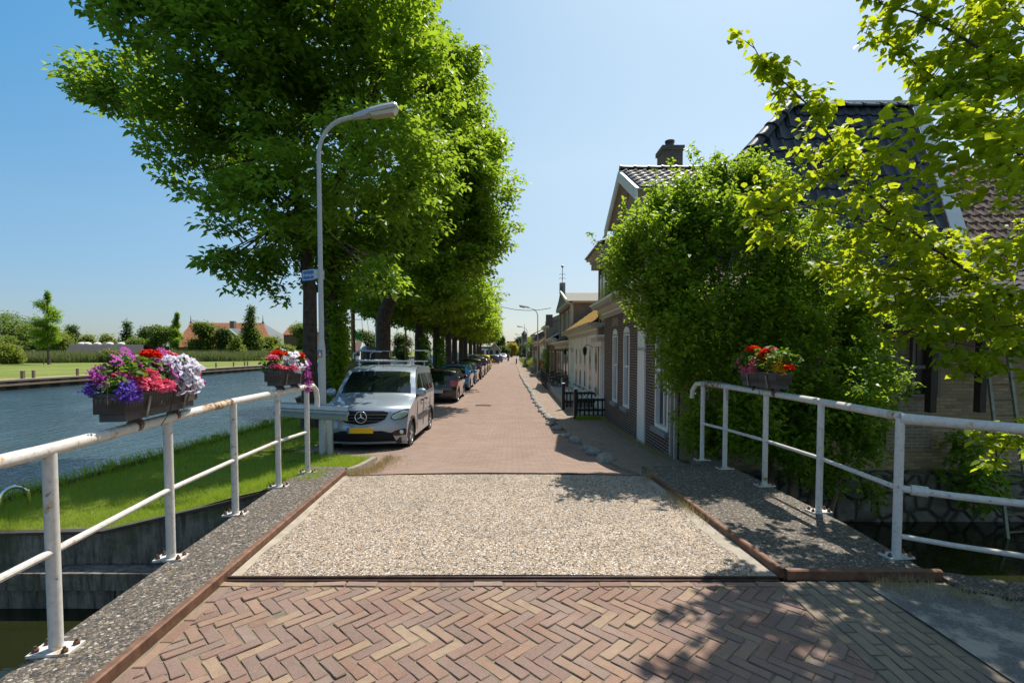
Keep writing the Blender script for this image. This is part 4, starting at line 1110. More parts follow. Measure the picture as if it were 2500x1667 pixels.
for sd in (-1, 1):
    b = MB(); patch(b, [(sd*.53, .72), (sd*.60, .68), (sd*.72, .705), (sd*.82, .78), (sd*.885, .90), (sd*.90, .99), (sd*.80, .935), (sd*.66, .87), (sd*.56, .80)], mf(.010), 3); hl = b.build('headlight', M['black'], van)
    b = MB(); patch(b, [(sd*.55, .73), (sd*.60, .695), (sd*.71, .72), (sd*.79, .78), (sd*.83, .86), (sd*.74, .88), (sd*.62, .82), (sd*.57, .78)], mf(.018), 3); b.build('reflector', M['headglass'], hl)
    b = MB(); patch(b, [(sd*.50, .40), (sd*.62, .36), (sd*.84, .38), (sd*.88, .47), (sd*.74, .50), (sd*.62, .47)], mf(.008), 2); fp = b.build('fog_light_panel', M['black'], van)
    q = vs_.mapF(sd*.70, .435, .012); MB().lathe([(.045, .02), (.045, -.012), (.03, -.02)], tuple(q), 14, 'y').build('fog_light', M['headglass'], fp, smooth='auto')
b = MB(); patch(b, [(-.62, .27), (.62, .27), (.56, .42), (.40, .475), (-.40, .475), (-.56, .42)], mf(.016), 6); ai = b.build('lower_intake', M['mattblack'], van)
b = MB()
for k in range(4): b.tube([vs_.mapF(x*.085, .305+.04*k, .020) for x in range(-6, 7)], .006, 4)
b.build('intake_bars', M['black'], ai)
b = MB(); b.tube([vs_.mapF(x*.082, .235, .012) for x in range(-10, 11)], .014, 6); b.build('bumper_lip', M['p_silver'], van)
M['plate_y'] = plain('yellow_plate', (.75, .42, .01), .4, 0, .05, 30, 0); M['plate_w'] = plain('white_plate', (.75, .75, .75), .4, 0, .05, 30, 0)
q = vs_.mapF(0, .50, .03); o = MB().cbox(q, .52, .012, .115, bev=0).build('number_plate', M['plate_y'], van)
MB().cbox((q.x-.238, q.y-.008, q.z), .045, .006, .112).build('blue_band', M['signblue'], o)
mirrors(van, vs_, 1.22, 1.19, M['p_silver'])
b = MB(); b.tube([vs_.S(vs_.idx(1.70, False)+3, 0, .0), vs_.S(vs_.idx(1.70, False)+3, 0, .0)+Vector((0, .06, .30))], .004, 5); b.build('aerial', M['black'], van)
# roof rack
for y in (2.1, 3.95):
    b = MB(); b.tube([(-.74, y, 1.90), (.74, y, 1.90)], .014, 8)
    for x in (-.64, .64): b.tube([(x, y, 1.74), (x, y, 1.90)], .014, 8)
    b.build('roof_rack', M['alu'], van, smooth='auto')
b = MB()
for x in (-.50, -.22): b.tube([(x, 1.62, 1.92), (x, 4.15, 1.93)], .016, 8)
b.tube([(-.72, 3.4, 1.97), (-.72, 3.4, 2.1), (-.60, 3.4, 2.17), (-.2, 3.4, 2.17), (-.2, 3.4, 2.0)], .014, 6); b.tube([(.78, 3.95, 1.95), (.78, 3.95, 2.12), (.7, 3.95, 2.2), (.3, 3.95, 2.2)], .016, 6); b.tube([(-.78, 2.1, 1.95), (-.78, 2.1, 2.08), (-.62, 2.1, 2.15), (-.1, 2.1, 2.13)], .018, 6)
b.build('ladder_carrier', M['alu'], van, smooth='auto')
# side rubbing strip, interior seats visible
for sd in (-1, 1):
    b = MB(); patch(b, [(1.6, .52), (3.0, .52), (3.0, .64), (1.6, .64)], lambda y, z: vs_.side(y, z, sd, .014), 2); b.build('side_moulding', M['plastic'], van)
    for hy in (2.0, 2.55): q = vs_.side(hy, .97, sd, .02); MB().cbox(q, .03, .16, .035).build('door_handle', M['black'], van)
    for yy_ in (1.38, 2.22, 3.22): MB().tube([vs_.side(yy_, z, sd, .003) for z in (.35, .6, .9, 1.1)], .005, 4).build('door_seam', M['black'], van)

# ---- generic cars seen from behind
hatch = CarShape(3.98, 1.70, [(.12, .20), (.0, .35), (.0, .55), (.08, .72), (.35, .84), (.95, .96), (1.35, 1.18), (1.8, 1.40), (2.3, 1.46), (3.1, 1.44), (3.55, 1.37), (3.74, 1.18), (3.86, .97), (3.93, .78), (3.97, .55), (3.92, .30), (3.86, .24)], .93, .27, .25, .12)
suv = CarShape(4.35, 1.80, [(.12, .25), (.0, .4), (.0, .65), (.08, .85), (.4, .98), (1.05, 1.08), (1.45, 1.36), (1.85, 1.58), (2.4, 1.66), (3.5, 1.63), (3.98, 1.55), (4.14, 1.34), (4.24, 1.10), (4.32, .85), (4.35, .6), (4.30, .32)], 1.05, .24, .25, .12, .26)
est = CarShape(4.6, 1.80, [(.12, .20), (.0, .35), (.0, .55), (.08, .74), (.4, .86), (1.1, .97), (1.55, 1.22), (2.0, 1.42), (2.6, 1.47), (3.7, 1.44), (4.15, 1.36), (4.36, 1.15), (4.48, .98), (4.56, .78), (4.6, .5), (4.52, .26)], .95, .26, .25, .12)
mpv = CarShape(4.2, 1.75, [(.12, .22), (.0, .38), (.0, .6), (.08, .8), (.35, .98), (.8, 1.12), (1.25, 1.4), (1.75, 1.64), (2.3, 1.72), (3.3, 1.70), (3.8, 1.62), (3.98, 1.3), (4.1, 1.05), (4.18, .8), (4.2, .55), (4.14, .28)], 1.05, .2, .28, .12)
def sw(sh, a, b_, c, d, z0, z1):     # two side windows
    return [[(a, z0), ((b_+c)/2-.04, z0), ((b_+c)/2-.04, z1), (b_, z1)], [((b_+c)/2+.04, z0), (d, z0+.03), (d-.22, z1-.02), ((b_+c)/2+.04, z1)]]
def rear_car(label, shp, paint, x, y, lights, plate='w', text=None, badge=None, rz=0, away=True, cat='car', glass=None, wr=.31, wheels=None):
    z0, z1 = shp.belt+.05, shp.H-.13
    wheels = wheels or (.78, shp.L-.72)
    t, body = car(label, cat, (x, y, 0), rz, shp, paint, wheels, wr, (shp.belt+.06, shp.H-.07, .84),
                  sidewin=sw(shp, 1.35, 1.75, 3.0, shp.L-.45, shp.belt+.03, shp.H-.10))
    mr = lambda off: (lambda a, c: shp.mapF(a, c, off, True))
    g0, g1 = glass or (shp.belt+.04, shp.H-.13); hw = shp.W/2
    b = MB(); patch(b, [(-hw*.72, g0), (hw*.72, g0), (hw*.66, g1), (-hw*.66, g1)], mr(.008), 3); b.build('rear_window', M['carglass'], t)
    for sd in (-1, 1):
        b = MB(); patch(b, [(sd*a*hw, c) for a, c in lights], mr(.02), 3); tl = b.build('tail_light', M['red_lens'], t)
        ys_ = shp.mapF(sd*hw, lights[0][1], 0, True).y
        zl = min(c for a, c in lights); zh = max(c for a, c in lights)
        b = MB(); patch(b, [(ys_-.22, (zl+zh)/2), (ys_-.0, zl+.01), (ys_-.0, zh)], lambda yy_, zz_: shp.side(yy_, zz_, sd, .012), 2); b.build('lens_wrap', M['red_lens'], tl)
    q = shp.mapF(0, .52, .02, True); o = MB().cbox(q, .52, .012, .112).build('number_plate', M['plate_w'] if plate == 'w' else M['plate_y'], t)
    if text:
        text_mesh(text, .098, M['black'], o, (math.pi/2, 0, math.pi), (q.x-.02, q.y+.009, q.z), .001)
        MB().cbox((q.x+.238, q.y+.006, q.z), .042, .006, .11).build('blue_band', M['signblue'], o)
    b = MB(); q = shp.mapF(0, shp.H-.075, .02, True); b.cbox(q, .34, .02, .018); b.build('brake_light', M['red_lens'], t)
    b = MB(); patch(b, [(-hw*.82, .26), (hw*.82, .26), (hw*.85, .38), (-hw*.85, .38)], mr(.008), 2); b.build('rear_bumper_trim', M['plastic'], t)
    b = MB(); b.tube([shp.mapF(xx*hw*.1, .70 if shp.H < 1.6 else .78, .004, True) for xx in range(-8, 9)], .004, 4); b.build('tailgate_seam', M['black'], t)
    if badge:
        q = shp.mapF(0, badge, .02, True); b = MB(); b.tube([(q.x+.055*math.cos(a), q.y+.004, q.z+.055*math.sin(a)) for a in [2*math.pi*k/20 for k in range(21)]], .006, 6, False)
        for a_, c_ in (((-.035, .04), (-.012, -.045)), ((.035, .04), (.012, -.045)), ((-.012, -.045), (0, .0)), ((.012, -.045), (0, .0)), ((-.017, .045), (0, .008)), ((.017, .045), (0, .008))): b.tube([(q.x+a_[0], q.y+.004, q.z+a_[1]), (q.x+c_[0], q.y+.004, q.z+c_[1])], .005, 5)
        b.build('emblem', M['chrome'], t)
    b = MB(); q0 = shp.mapF(.0, g0+.02, .02, True); q1 = shp.mapF(-.30, g0+.09, .03, True); b.tube([q0, q1], .008, 5); b.build('rear_wiper', M['black'], t)
    mirrors(t, shp, 1.45, shp.belt+.05, paint)
    b = MB(); q = shp.S(shp.top+6, 0, 0); b.tube([q, q+Vector((0, .1, .09))], .006, 5); b.build('aerial', M['black'], t)
    # local +y is the rear, so rotate to show rear to the camera
    if away:
        t.rotation_euler = (0, 0, math.pi+rz)
    return t
def place(t, xr, y, shp, rz=0):     # xr = world x of the right side, y = world y of the nearest end
    t.location = (xr-shp.W/2, y+shp.L, hz(y+2)+.01); return t
LT_A = [(.62, .98), (.96, .96), (.99, .72), (.90, .70), (.66, .74)]
LT_B = [(.45, .86), (.97, .97), (.99, .82), (.72, .78)]
LT_C = [(.70, 1.15), (.95, 1.15), (.98, .78), (.80, .78)]
place(rear_car('black hatchback with German plate parked behind the silver van', hatch, M['p_black'], 0, 0, LT_A, 'w', 'EG:U3779', .83), -2.24, 20.3, hatch)
place(rear_car('bright blue hatchback parked behind the black hatchback', hatch, M['p_blue'], 0, 0, LT_B, 'y'), -2.28, 26.6, hatch)
place(rear_car('dark navy estate car parked behind the bright blue hatchback', est, M['p_navy'], 0, 0, LT_B, 'y'), -2.32, 31.6, est)
place(rear_car('black estate with silver roof rails parked third before the yellow car', suv, M['p_black'], 0, 0, LT_C, 'w'), -2.25, 36.8, suv)
place(rear_car('tall black sport utility car with dark windows parked second before the yellow car', mpv, M['p_black'], 0, 0, LT_C, 'y'), -2.30, 42.6, mpv)
place(rear_car('dark grey hatchback parked just in front of the yellow car', hatch, M['p_grey'], 0, 0, LT_A, 'y'), -2.38, 49.3, hatch)
place(rear_car('yellow small van parked in the row', mpv, M['p_yellow'], 0, 0, LT_C, 'y', cat='van'), -2.45, 56, mpv)
place(rear_car('white car with blue stripe half hidden left of the yellow van', mpv, M['p_white'], 0, 0, LT_C, 'y'), -4.3, 66, mpv)
place(rear_car('dark blue grey saloon far up the street past the yellow van', est, M['p_navy'], 0, 0, LT_B, 'y'), -2.15, 82, est)
place(rear_car('dark car beyond the blue grey saloon', hatch, M['p_grey'], 0, 0, LT_B, 'y'), -1.75, 92, hatch)
t, body = car('white car driving towards the camera at the far end of the street', 'car', (-2.3, 125, ZS), 0, est, M['p_white'], (.8, 3.8), .32, (1.0, 1.40, .84), sidewin=sw(est, 1.35, 1.75, 3.0, 4.1, .98, 1.36), group=None, name='car')
for sd in (-1, 1):
    b = MB(); patch(b, [(sd*.45, .62), (sd*.78, .66), (sd*.8, .76), (sd*.5, .70)], lambda x, z: est.mapF(x, z, .01), 2); b.build('headlight', M['headglass'], t)
b = MB(); patch(b, [(-.42, .5), (.42, .5), (.45, .66), (-.45, .66)], lambda x, z: est.mapF(x, z, .01), 2); b.build('grille', M['black'], t)
mirrors(t, est, 1.45, 1.0, M['p_white'])

# ================================================================== BICYCLES, PEOPLE
def bicycle(name, label, loc, rz, frame, group=None, lean=.06):
    t = thing(name, label, 'bicycle', loc, rz, group); t.rotation_euler = (lean, 0, rz)
    for x in (-.52, .52):
        wv = MB().tube([(x+.34*math.cos(a), 0, .35+.34*math.sin(a)) for a in [2*math.pi*k/28 for k in range(29)]], .017, 6, False).build('wheel', M['rubber'], t)
        b = MB()
        for k in range(12): a = k*math.pi/6; b.tube([(x, 0, .35), (x+.33*math.cos(a), 0, .35+.33*math.sin(a))], .0025, 4)
        b.build('spokes', M['alu'], wv)
    b = MB()
    BB = (-.08, 0, .30); st = (-.22, 0, .80); hd = (.34, 0, .86); hl = (.37, 0, .72)
    for a, c in ((BB, st), (BB, hl), (st, hd), (st, (-.52, 0, .35)), (BB, (-.52, 0, .35)), (hd, (.52, 0, .35))): b.tube([a, c], .016, 7)
    b.build('frame', frame, t)
    b = MB(); b.tube([hd, (.33, 0, 1.02)], .014, 6); b.tube([(.18, -.28, 1.05), (.28, -.22, 1.06), (.34, 0, 1.03), (.28, .22, 1.06), (.18, .28, 1.05)], .013, 6); b.build('handlebar', M['black'], t)
    b = MB(); b.tube([st, (-.25, 0, .93)], .013, 6); b.cbox((-.26, 0, .96), .26, .16, .06, bev=.02); b.build('saddle', M['black'], t)
    b = MB(); b.cbox((-.50, 0, .74), .36, .14, .015); b.tube([(-.62, 0, .74), (-.52, 0, .36)], .008, 5); b.build('rear_rack', M['black'], t)
    b = MB(); b.lathe([(.09, -.01), (.09, .01)], (-.08, -.03, .30), 14, 'y'); b.tube([(-.08, -.06, .30), (-.02, -.06, .14)], .01, 5); b.tube([(-.08, .05, .30), (-.14, .05, .46)], .01, 5); b.build('crank', M['alu'], t)
    return t
def figure(t, joints, edges, radii, mat, name='body'):
    me = bpy.data.meshes.new(name); me.from_pydata(joints, edges, []); o = bpy.data.objects.new(name, me); C.objects.link(o)
    sm = o.modifiers.new('s', 'SKIN'); ly = me.skin_vertices[0] if me.skin_vertices else None
    for i, r in enumerate(radii): ly.data[i].radius = (r, r)
    ly.data[0].use_root = True
    su = o.modifiers.new('u', 'SUBSURF'); su.levels = 2; su.render_levels = 2
    bpy.context.view_layer.update(); ev = o.evaluated_get(bpy.context.evaluated_depsgraph_get()); m2 = bpy.data.meshes.new_from_object(ev)
    bpy.data.objects.remove(o); o = bpy.data.objects.new(name, m2); C.objects.link(o); m2.materials.clear(); m2.materials.append(mat)
    for p in m2.polygons: p.use_smooth = True
    o.parent = t; return o
M['skin'] = plain('skin', (.5, .3, .22), .6, 0, .05, 5, 0); M['shirt'] = plain('grey_shirt', (.12, .14, .2), .9, 0, .1, 20, .2); M['trousers'] = plain('dark_trousers', (.03, .03, .04), .9, 0, .1, 20, .2); M['hair'] = plain('hair', (.04, .025, .015), .8, 0, .2, 30, .3)
def person(label, loc, rz, pose, shirt, group=None):
    t = thing('person', label, 'person', loc, rz, group)
    J = pose
    # joints order: pelvis, waist, chest, neck, head, headtop, Lsh, Lel, Lwr, Lhand, Rsh, Rel, Rwr, Rhand, Lhip, Lkn, Lan, Ltoe, Rhip, Rkn, Ran, Rtoe
    E = [(0,1),(1,2),(2,3),(3,4),(4,5),(2,6),(6,7),(7,8),(8,9),(2,10),(10,11),(11,12),(12,13),(0,14),(14,15),(15,16),(16,17),(0,18),(18,19),(19,20),(20,21)]
    Rd = [.13,.12,.14,.055,.09,.075,.06,.042,.03,.035,.06,.042,.03,.035,.09,.06,.04,.03,.09,.06,.04,.03]
    figure(t, J, E, Rd, M['skin'])
    sel = [0,1,2,6,7,10,11]; 
    figure(t, [J[i] for i in (0,1,2,6,7,10,11)], [(0,1),(1,2),(2,3),(3,4),(2,5),(5,6)], [.145,.135,.155,.075,.058,.075,.058], shirt, 'shirt')
    figure(t, [J[i] for i in (0,14,15,16,18,19,20)], [(0,1),(1,2),(2,3),(0,4),(4,5),(5,6)], [.15,.105,.075,.055,.105,.075,.055], M['trousers'], 'trousers')
    h = Vector(J[4]); hb = MB(); hb.lathe([(.03, -.03), (.095, .0), (.10, .05), (.07, .11), (.01, .135)], (h.x, h.y+.015, h.z), 12); hb.build('hair', M['hair'], t, smooth=True)
    # face features
    f = MB(); f.lathe([(.012, 0), (.004, -.02)], (h.x, h.y-.092, h.z), 6, 'y'); f.build('nose', M['skin'], t)
    return t
# cyclist riding towards the camera
cyc = bicycle('bicycle', 'dark bicycle ridden by the cyclist in mid street', (-.72, 97.5, ZS+.02), -math.pi/2+.05, M['black'], None, 0)
cp = [(0, .26, .98), (0, .22, 1.15), (0, .10, 1.38), (0, .04, 1.52), (0, 0, 1.62), (0, 0, 1.72), (.19, .08, 1.42), (.27, -.10, 1.22), (.24, -.28, 1.08), (.22, -.33, 1.06), (-.19, .08, 1.42), (-.27, -.10, 1.22), (-.24, -.28, 1.08), (-.22, -.33, 1.06),
      (.10, .24, .95), (.13, -.10, .72), (.11, .02, .30), (.11, -.12, .24), (-.10, .24, .95), (-.13, -.02, .55), (-.11, .10, .16), (-.11, -.04, .12)]
person('person in a grey shirt cycling towards the camera in mid street', (-.72, 97.5, ZS+.02), .05, cp, M['shirt'])
wp = [(0, 0, .93), (0, 0, 1.1), (0, 0, 1.35), (0, 0, 1.48), (0, 0, 1.58), (0, 0, 1.68), (.19, 0, 1.38), (.24, .05, 1.12), (.24, -.06, .90), (.24, -.1, .82), (-.19, 0, 1.38), (-.24, -.02, 1.12), (-.25, -.15, .92), (-.25, -.2, .85),
      (.09, 0, .9), (.10, -.12, .48), (.10, -.08, .08), (.10, -.22, .04), (-.09, 0, .9), (-.10, .08, .48), (-.10, .24, .1), (-.10, .12, .04)]
person('person in dark clothes walking on the right far along the street', (1.9, 118, ZS), .3, wp, M['trousers'], 'people walking far along the street')
person('person in a light shirt walking at the far right beside the hedge', (2.5, 128, ZS), 2.8, wp, plain('light_shirt', (.5, .5, .5), .9), 'people walking far along the street')

# ================================================================== ROOF TILES
M['tile_matt'] = plain('dull_grey_tile', (.035, .034, .034), .85, 0, .4, 5, .4)
M['tile_black'] = plain('black_roof_tile', (.028, .030, .034), .42, 0, .25, 5, .2)
M['tile_brown'] = plain('mossy_brown_tile', (.12, .075, .05), .85, 0, .5, 6, .6)
M['tile_orange'] = plain('orange_roof_tile', (.30, .115, .045), .85, 0, .4, 5, .4)
mm = NT('mossy_orange_tile'); o_ = mm.coord(); nz = mm.noise(o_, 3, 6, .7); mm.col(mm.mix(mm.ramp(nz, [(.42, 0), (.55, .9)]), (.40, .15, .06), (.42, .33, .03))); mm.set(rough=.9); mm.bump(nz, .5, .03); M['tile_moss'] = mm.m
def inpoly(x, y, P):
    c = False; n = len(P); j = n-1
    for i in range(n):
        if (P[i][1] > y) != (P[j][1] > y) and x < (P[j][0]-P[i][0])*(y-P[i][1])/(P[j][1]-P[i][1])+P[i][0]: c = not c
        j = i
    return c
def tiles(b, O, U, V, poly, tw=.24, th=.33, amp=.035):
    """tiles on a plane: origin O, unit U along the eave, unit V up the slope; poly in (u,v)"""
    O, U, V = Vector(O), Vector(U).normalized(), Vector(V).normalized(); N = U.cross(V)
    if N.z < 0: N = -N
    us = [p[0] for p in poly]; vv = [p[1] for p in poly]
    nu = int((max(us)-min(us))/tw)+1; nv = int((max(vv)-min(vv))/th)+1
    prof = [(0, 0), (.12, .35), (.28, .95), (.42, .8), (.55, .25), (.72, .05), (.9, .12), (1.02, .3)]
    for i in range(nu):
        for j in range(nv):
            u0 = min(us)+i*tw; v0 = min(vv)+j*th
            if not inpoly(u0+tw/2, v0+th/2, poly): continue
            vs = []
            for t_, h in prof: vs.append(O+U*(u0+t_*tw)+V*(v0-.03)+N*(h*amp+.035))
            for t_, h in prof: vs.append(O+U*(u0+t_*tw)+V*(v0+th)+N*(h*amp+.006))
            for t_, h in prof: vs.append(O+U*(u0+t_*tw)+V*(v0-.03)+N*(h*amp+.012))
            n = len(prof)
            b.add(vs, [(k, k+1, n+k+1, n+k) for k in range(n-1)]+[(k, k+1, 2*n+k+1, 2*n+k) for k in range(n-1)])
def ridgecaps(b, p, q, r=.11, step=.36):
    p, q = Vector(p), Vector(q); L = (q-p).length; n = max(1, int(L/step)); d = (q-p)/n
    side_ = d.cross(Vector((0, 0, 1))).normalized(); up = side_.cross(d).normalized()
    for i in range(n):
        a = p+d*i; c = p+d*(i+1.12); vs = []
        for base, rr in ((a, r*1.15), (a+d*.12, r*1.15), (a+d*.13, r), (c, r*.9)):
            for k in range(9): an = math.pi*k/8; vs.append(base+side_*math.cos(an)*rr+up*(math.sin(an)*rr))
        b.add(vs, [(l*9+k, l*9+k+1, l*9+k+10, l*9+k+9) for l in range(3) for k in range(8)]+[tuple(range(9))])
# ================================================================== HOUSES
def facade(b, x, y0, y1, z0, z1, ops, depth=.12):
    """wall plane facing -X at x with openings (ya,yb,za,zb) and reveals"""
    ys = sorted({y0, y1, *[o[0] for o in ops], *[o[1] for o in ops]}); zs = sorted({z0, z1, *[o[2] for o in ops], *[o[3] for o in ops]})
    for ya, yb in zip(ys, ys[1:]):
        for za, zb in zip(zs, zs[1:]):
            cy, cz = (ya+yb)/2, (za+zb)/2
            if any(o[0] < cy < o[1] and o[2] < cz < o[3] for o in ops): continue
            b.quad((x, yb, za), (x, ya, za), (x, ya, zb), (x, yb, zb))
    for ya, yb, za, zb in ops:
        b.quad((x, ya, za), (x+depth, ya, za), (x+depth, ya, zb), (x, ya, zb)); b.quad((x, yb, za), (x, yb, zb), (x+depth, yb, zb), (x+depth, yb, za))
        b.quad((x, ya, za), (x, yb, za), (x+depth, yb, za), (x+depth, ya, za)); b.quad((x, ya, zb), (x+depth, ya, zb), (x+depth, yb, zb), (x, yb, zb))
def window(t, x, ya, yb, za, zb, frame='white', sill=True, proud=.015, mullion=True, arch=0, sillmat='bluestone', glass='winglass', fw=.07, sashes=True, flush=False):
    b = MB(); X0, X1 = x-proud, x+.11
    b.box(X0, X1, ya, ya+fw, za, zb); b.box(X0, X1, yb-fw, yb, za, zb); b.box(X0, X1, ya+fw, yb-fw, zb-fw, zb); b.box(X0, X1, ya+fw, yb-fw, za, za+fw)
    if mullion:
        zm = za+(zb-za)*.55; b.box(X0+.04, X1-.01, ya+fw, yb-fw, zm-.025, zm+.025)
        if sashes: b.box(X0+.05, X1-.02, (ya+yb)/2-.02, (ya+yb)/2+.02, za+fw, zm-.025)
    if arch:
        n = 8; c = (ya+yb)/2; hw = (yb-ya)/2
        for k in range(n):
            a0 = math.pi*k/n; a1 = math.pi*(k+1)/n
            P = [(X0, c-hw*math.cos(a0), zb+arch*math.sin(a0)), (X0, c-hw*math.cos(a1), zb+arch*math.sin(a1)), (X0, c-hw*math.cos(a1), zb-.02), (X0, c-hw*math.cos(a0), zb-.02)]
            b.prism(P, None, (.05, 0, 0))
    o = b.build('window', M[frame], t)
    gx_ = x-proud-.004 if flush else x+.07
    MB().quad((gx_, yb-fw, za+fw), (gx_, ya+fw, za+fw), (gx_, ya+fw, zb-fw), (gx_, yb-fw, zb-fw)).build('pane', M[glass], o, fix=False)
    if sill: MB().box(x-.09, x+.02, ya-.06, yb+.06, za-.09, za-.004).build('sill', M[sillmat], o)
    return o
def door(t, x, ya, yb, za, zb, mat='white', transom=.5, frame='white', fw=.08):
    b = MB(); b.box(x-.02, x+.12, ya, ya+fw, za, zb); b.box(x-.02, x+.12, yb-fw, yb, za, zb); b.box(x-.02, x+.12, ya+fw, yb-fw, zb-fw, zb)
    if transom: b.box(x-.01, x+.1, ya+fw, yb-fw, zb-transom, zb-transom+.06)
    o = b.build('door', M[frame], t)
    top = zb-transom if transom else zb-fw
    b = MB(); b.box(x+.06, x+.10, ya+fw, yb-fw, za, top); 
    lf = b.build('door_leaf', M[mat], o)
    MB().box(x+.045, x+.06, ya+fw+.12, yb-fw-.12, za+.9, top-.15).build('door_pane', M['winglass'], o)
    MB().lathe([(.012, 0), (.025, -.04), (.02, -.06)], (x+.06, ya+fw+.07, za+1.0), 8, 'x').build('handle', M['chrome'], o)
    if transom: MB().quad((x+.07, yb-fw, zb-transom+.06), (x+.07, ya+fw, zb-transom+.06), (x+.07, ya+fw, zb-fw), (x+.07, yb-fw, zb-fw)).build('transom_light', M['winglass'], o, fix=False)
    return o
def cornice(t, x, y0, y1, z, steps=((.06, .18), (.12, .10), (.26, .10), (.34, .07)), mats=('greygreen', 'greytrim', 'greygreen', 'white'), name='cornice'):
    zz = z; root = None
    for (px_, h), mt in zip(steps, mats):
        o = MB().box(x-px_, x+.1, y0-px_*.6, y1+px_*.3, zz+.002, zz+h).build(name if root is None else 'moulding', M[mt], t if root is None else root); root = root or o; zz += h
    return zz
def downpipe(t, x, y, z0, z1, mat='white'):
    MB().tube([(x, y, z1), (x, y, z0)], .035, 8).build('downpipe', M[mat], t)
GZ = ZS+.03
# ---- house beside the canal: brick front on the street, tall black tiled roof
HA = thing('brick_house', 'dark brown brick house with white window frames beside the canal and black tiled roof', 'house', (2.9, 8.8, GZ), 0)
HA.location = (0, 0, 0)
fx = 2.92
ops = [(9.22, 10.02, .08+.0, 2.05), (10.75, 11.35, GZ, 2.0), (12.3, 12.95, .15, 2.0), (13.75, 14.4, .15, 2.0)]
ops = [(9.25, 10.1, .02, 2.1), (10.85, 11.45, -.55, 2.1), (12.35, 13.0, .10, 2.0), (13.75, 14.4, .10, 2.0)]
b = MB(); facade(b, fx, 8.7, 15.75, -.8, 2.75, ops)
b.quad((fx, 15.75, -.8), (9.6, 15.75, -.8), (9.6, 15.75, 2.75), (fx, 15.75, 2.75))
b.build('wall', M['brick_dark'], HA, uv=True, fix=False)
MB().box(fx+.3, 9.4, 8.95, 15.7, -.7, 2.7).build('interior', M['black'], HA)
window(HA, fx, 9.25, 10.1, .02, 2.1, mullion=True, sillmat='bluestone')
o = MB().box(fx-.035, fx+.1, 10.85, 11.45, -.55, 2.08).build('door', M['white'], HA); MB().box(fx-.05, fx-.035, 10.92, 11.38, 1.55, 1.62).build('rail', M['greytrim'], o)
for ya, yb in ((12.35, 13.0), (13.75, 14.4)): window(HA, fx, ya, yb, .10, 2.0, arch=.16)
b = MB()
for ya, yb, z in ((9.2, 10.15, 2.12), (10.8, 11.5, 2.12), (12.3, 13.05, 2.17), (13.7, 14.45, 2.17)):      # brick relieving arches
    b = MB(); c = (ya+yb)/2; hw = (yb-ya)/2+.05
    for k in range(8):
        a0 = math.pi*(.1+.8*k/8); a1 = math.pi*(.1+.8*(k+1)/8)
        b.prism([(fx-.012, c-hw*math.cos(a0), z+.1*math.sin(a0)), (fx-.012, c-hw*math.cos(a1), z+.1*math.sin(a1)), (fx-.012, c-hw*1.05*math.cos(a1), z+.1*math.sin(a1)+.22), (fx-.012, c-hw*1.05*math.cos(a0), z+.1*math.sin(a0)+.22)], None, (.02, 0, 0))
    b.build('brick_arch', M['brick_red'], HA)
b = MB()
for y in (8.74, 8.98): b.box(fx-.05, fx-.005, y, y+.07, -.5, 2.7)
b.build('corner_boards', M['greytrim'], HA)
zt = cornice(HA, fx, 8.75, 15.72, 2.55, ((.05, .10), (.10, .05), (.22, .12), (.40, .10), (.46, .05)), ('greytrim', 'white', 'greygreen', 'greytrim', 'white'))
MB().box(fx-.44, fx-.3, 8.6, 15.7, zt, zt+.04).build('gutter', M['darksteel'], HA)
# main roof
ez = 2.92; ex = 2.62; ey = 10.45; rx = 6.6; ry = 12.0; rz_ = 7.25
b = MB()
A = Vector((ex, ey, ez)); Bp = Vector((rx, ry, rz_)); Cp = Vector((9.5, ry, rz_)); Dp = Vector((9.5, ey, ez))
b.poly([A, Dp, Cp, Bp]); E2 = Vector((rx, 13.1, rz_)); F2 = Vector((ex, 15.7, ez)); 
b.poly([A, Bp, E2, F2]); b.poly([F2, E2, (9.5, 13.1, rz_), (9.5, 15.7, ez)]); b.poly([Bp, Cp, (9.5, 13.1, rz_), E2])
b.poly([Dp, (9.5, 15.7, ez), (9.5, 13.1, rz_), Cp])
roof = b.build('roof', M['tile_black'], HA, fix=False)
b = MB(); V1 = (Bp-Vector((Bp.x, ey, ez))); H1 = V1.length
tiles(b, A, (1, 0, 0), V1, [(0, 0), (9.5-ex, 0), (9.5-ex, H1), (rx-ex, H1)], .27, .34, .045)
b.build('roof_tiles', M['tile_black'], roof, smooth='auto', fix=False)
V2 = Vector((rx-ex, 0, rz_-ez)); H2 = V2.length
b = MB(); tiles(b, A, (0, 1, 0), V2, [(0, 0), (5.2, 0), (2.6, H2), (1.55, H2)], .27, .34, .045); b.build('roof_tiles', M['tile_black'], roof, smooth='auto', fix=False)
b = MB(); ridgecaps(b, A+Vector((0, 0, .06)), Bp+Vector((0, 0, .06)), .16, .42); ridgecaps(b, Bp+Vector((0, 0, .04)), Cp+Vector((0, 0, .04)), .10, .4); b.build('ridge_tiles', M['tile_black'], roof, smooth='auto', fix=False)
b = MB()
b.prism([Cp+Vector((-.05, -.05, .10)), Cp+Vector((.28, -.05, .10)), Dp+Vector((.28, -.08, .0)), Dp+Vector((-.05, -.08, 0))], None, (0, .06, .10))
b.prism([Bp+Vector((1.0, .02, .14)), Cp+Vector((.1, .02, .14)), Cp+Vector((.1, .02, .22)), Bp+Vector((1.0, .02, .22))], None, (0, .1, 0))
b.prism([Vector((rx, 13.0, rz_+.06)), Vector((rx, 13.0, rz_+.18)), Vector((4.2, 13.15, 4.85)), Vector((4.2, 13.15, 4.70))], None, (0, .05, 0))
b.build('verge_board', M['white'], roof)
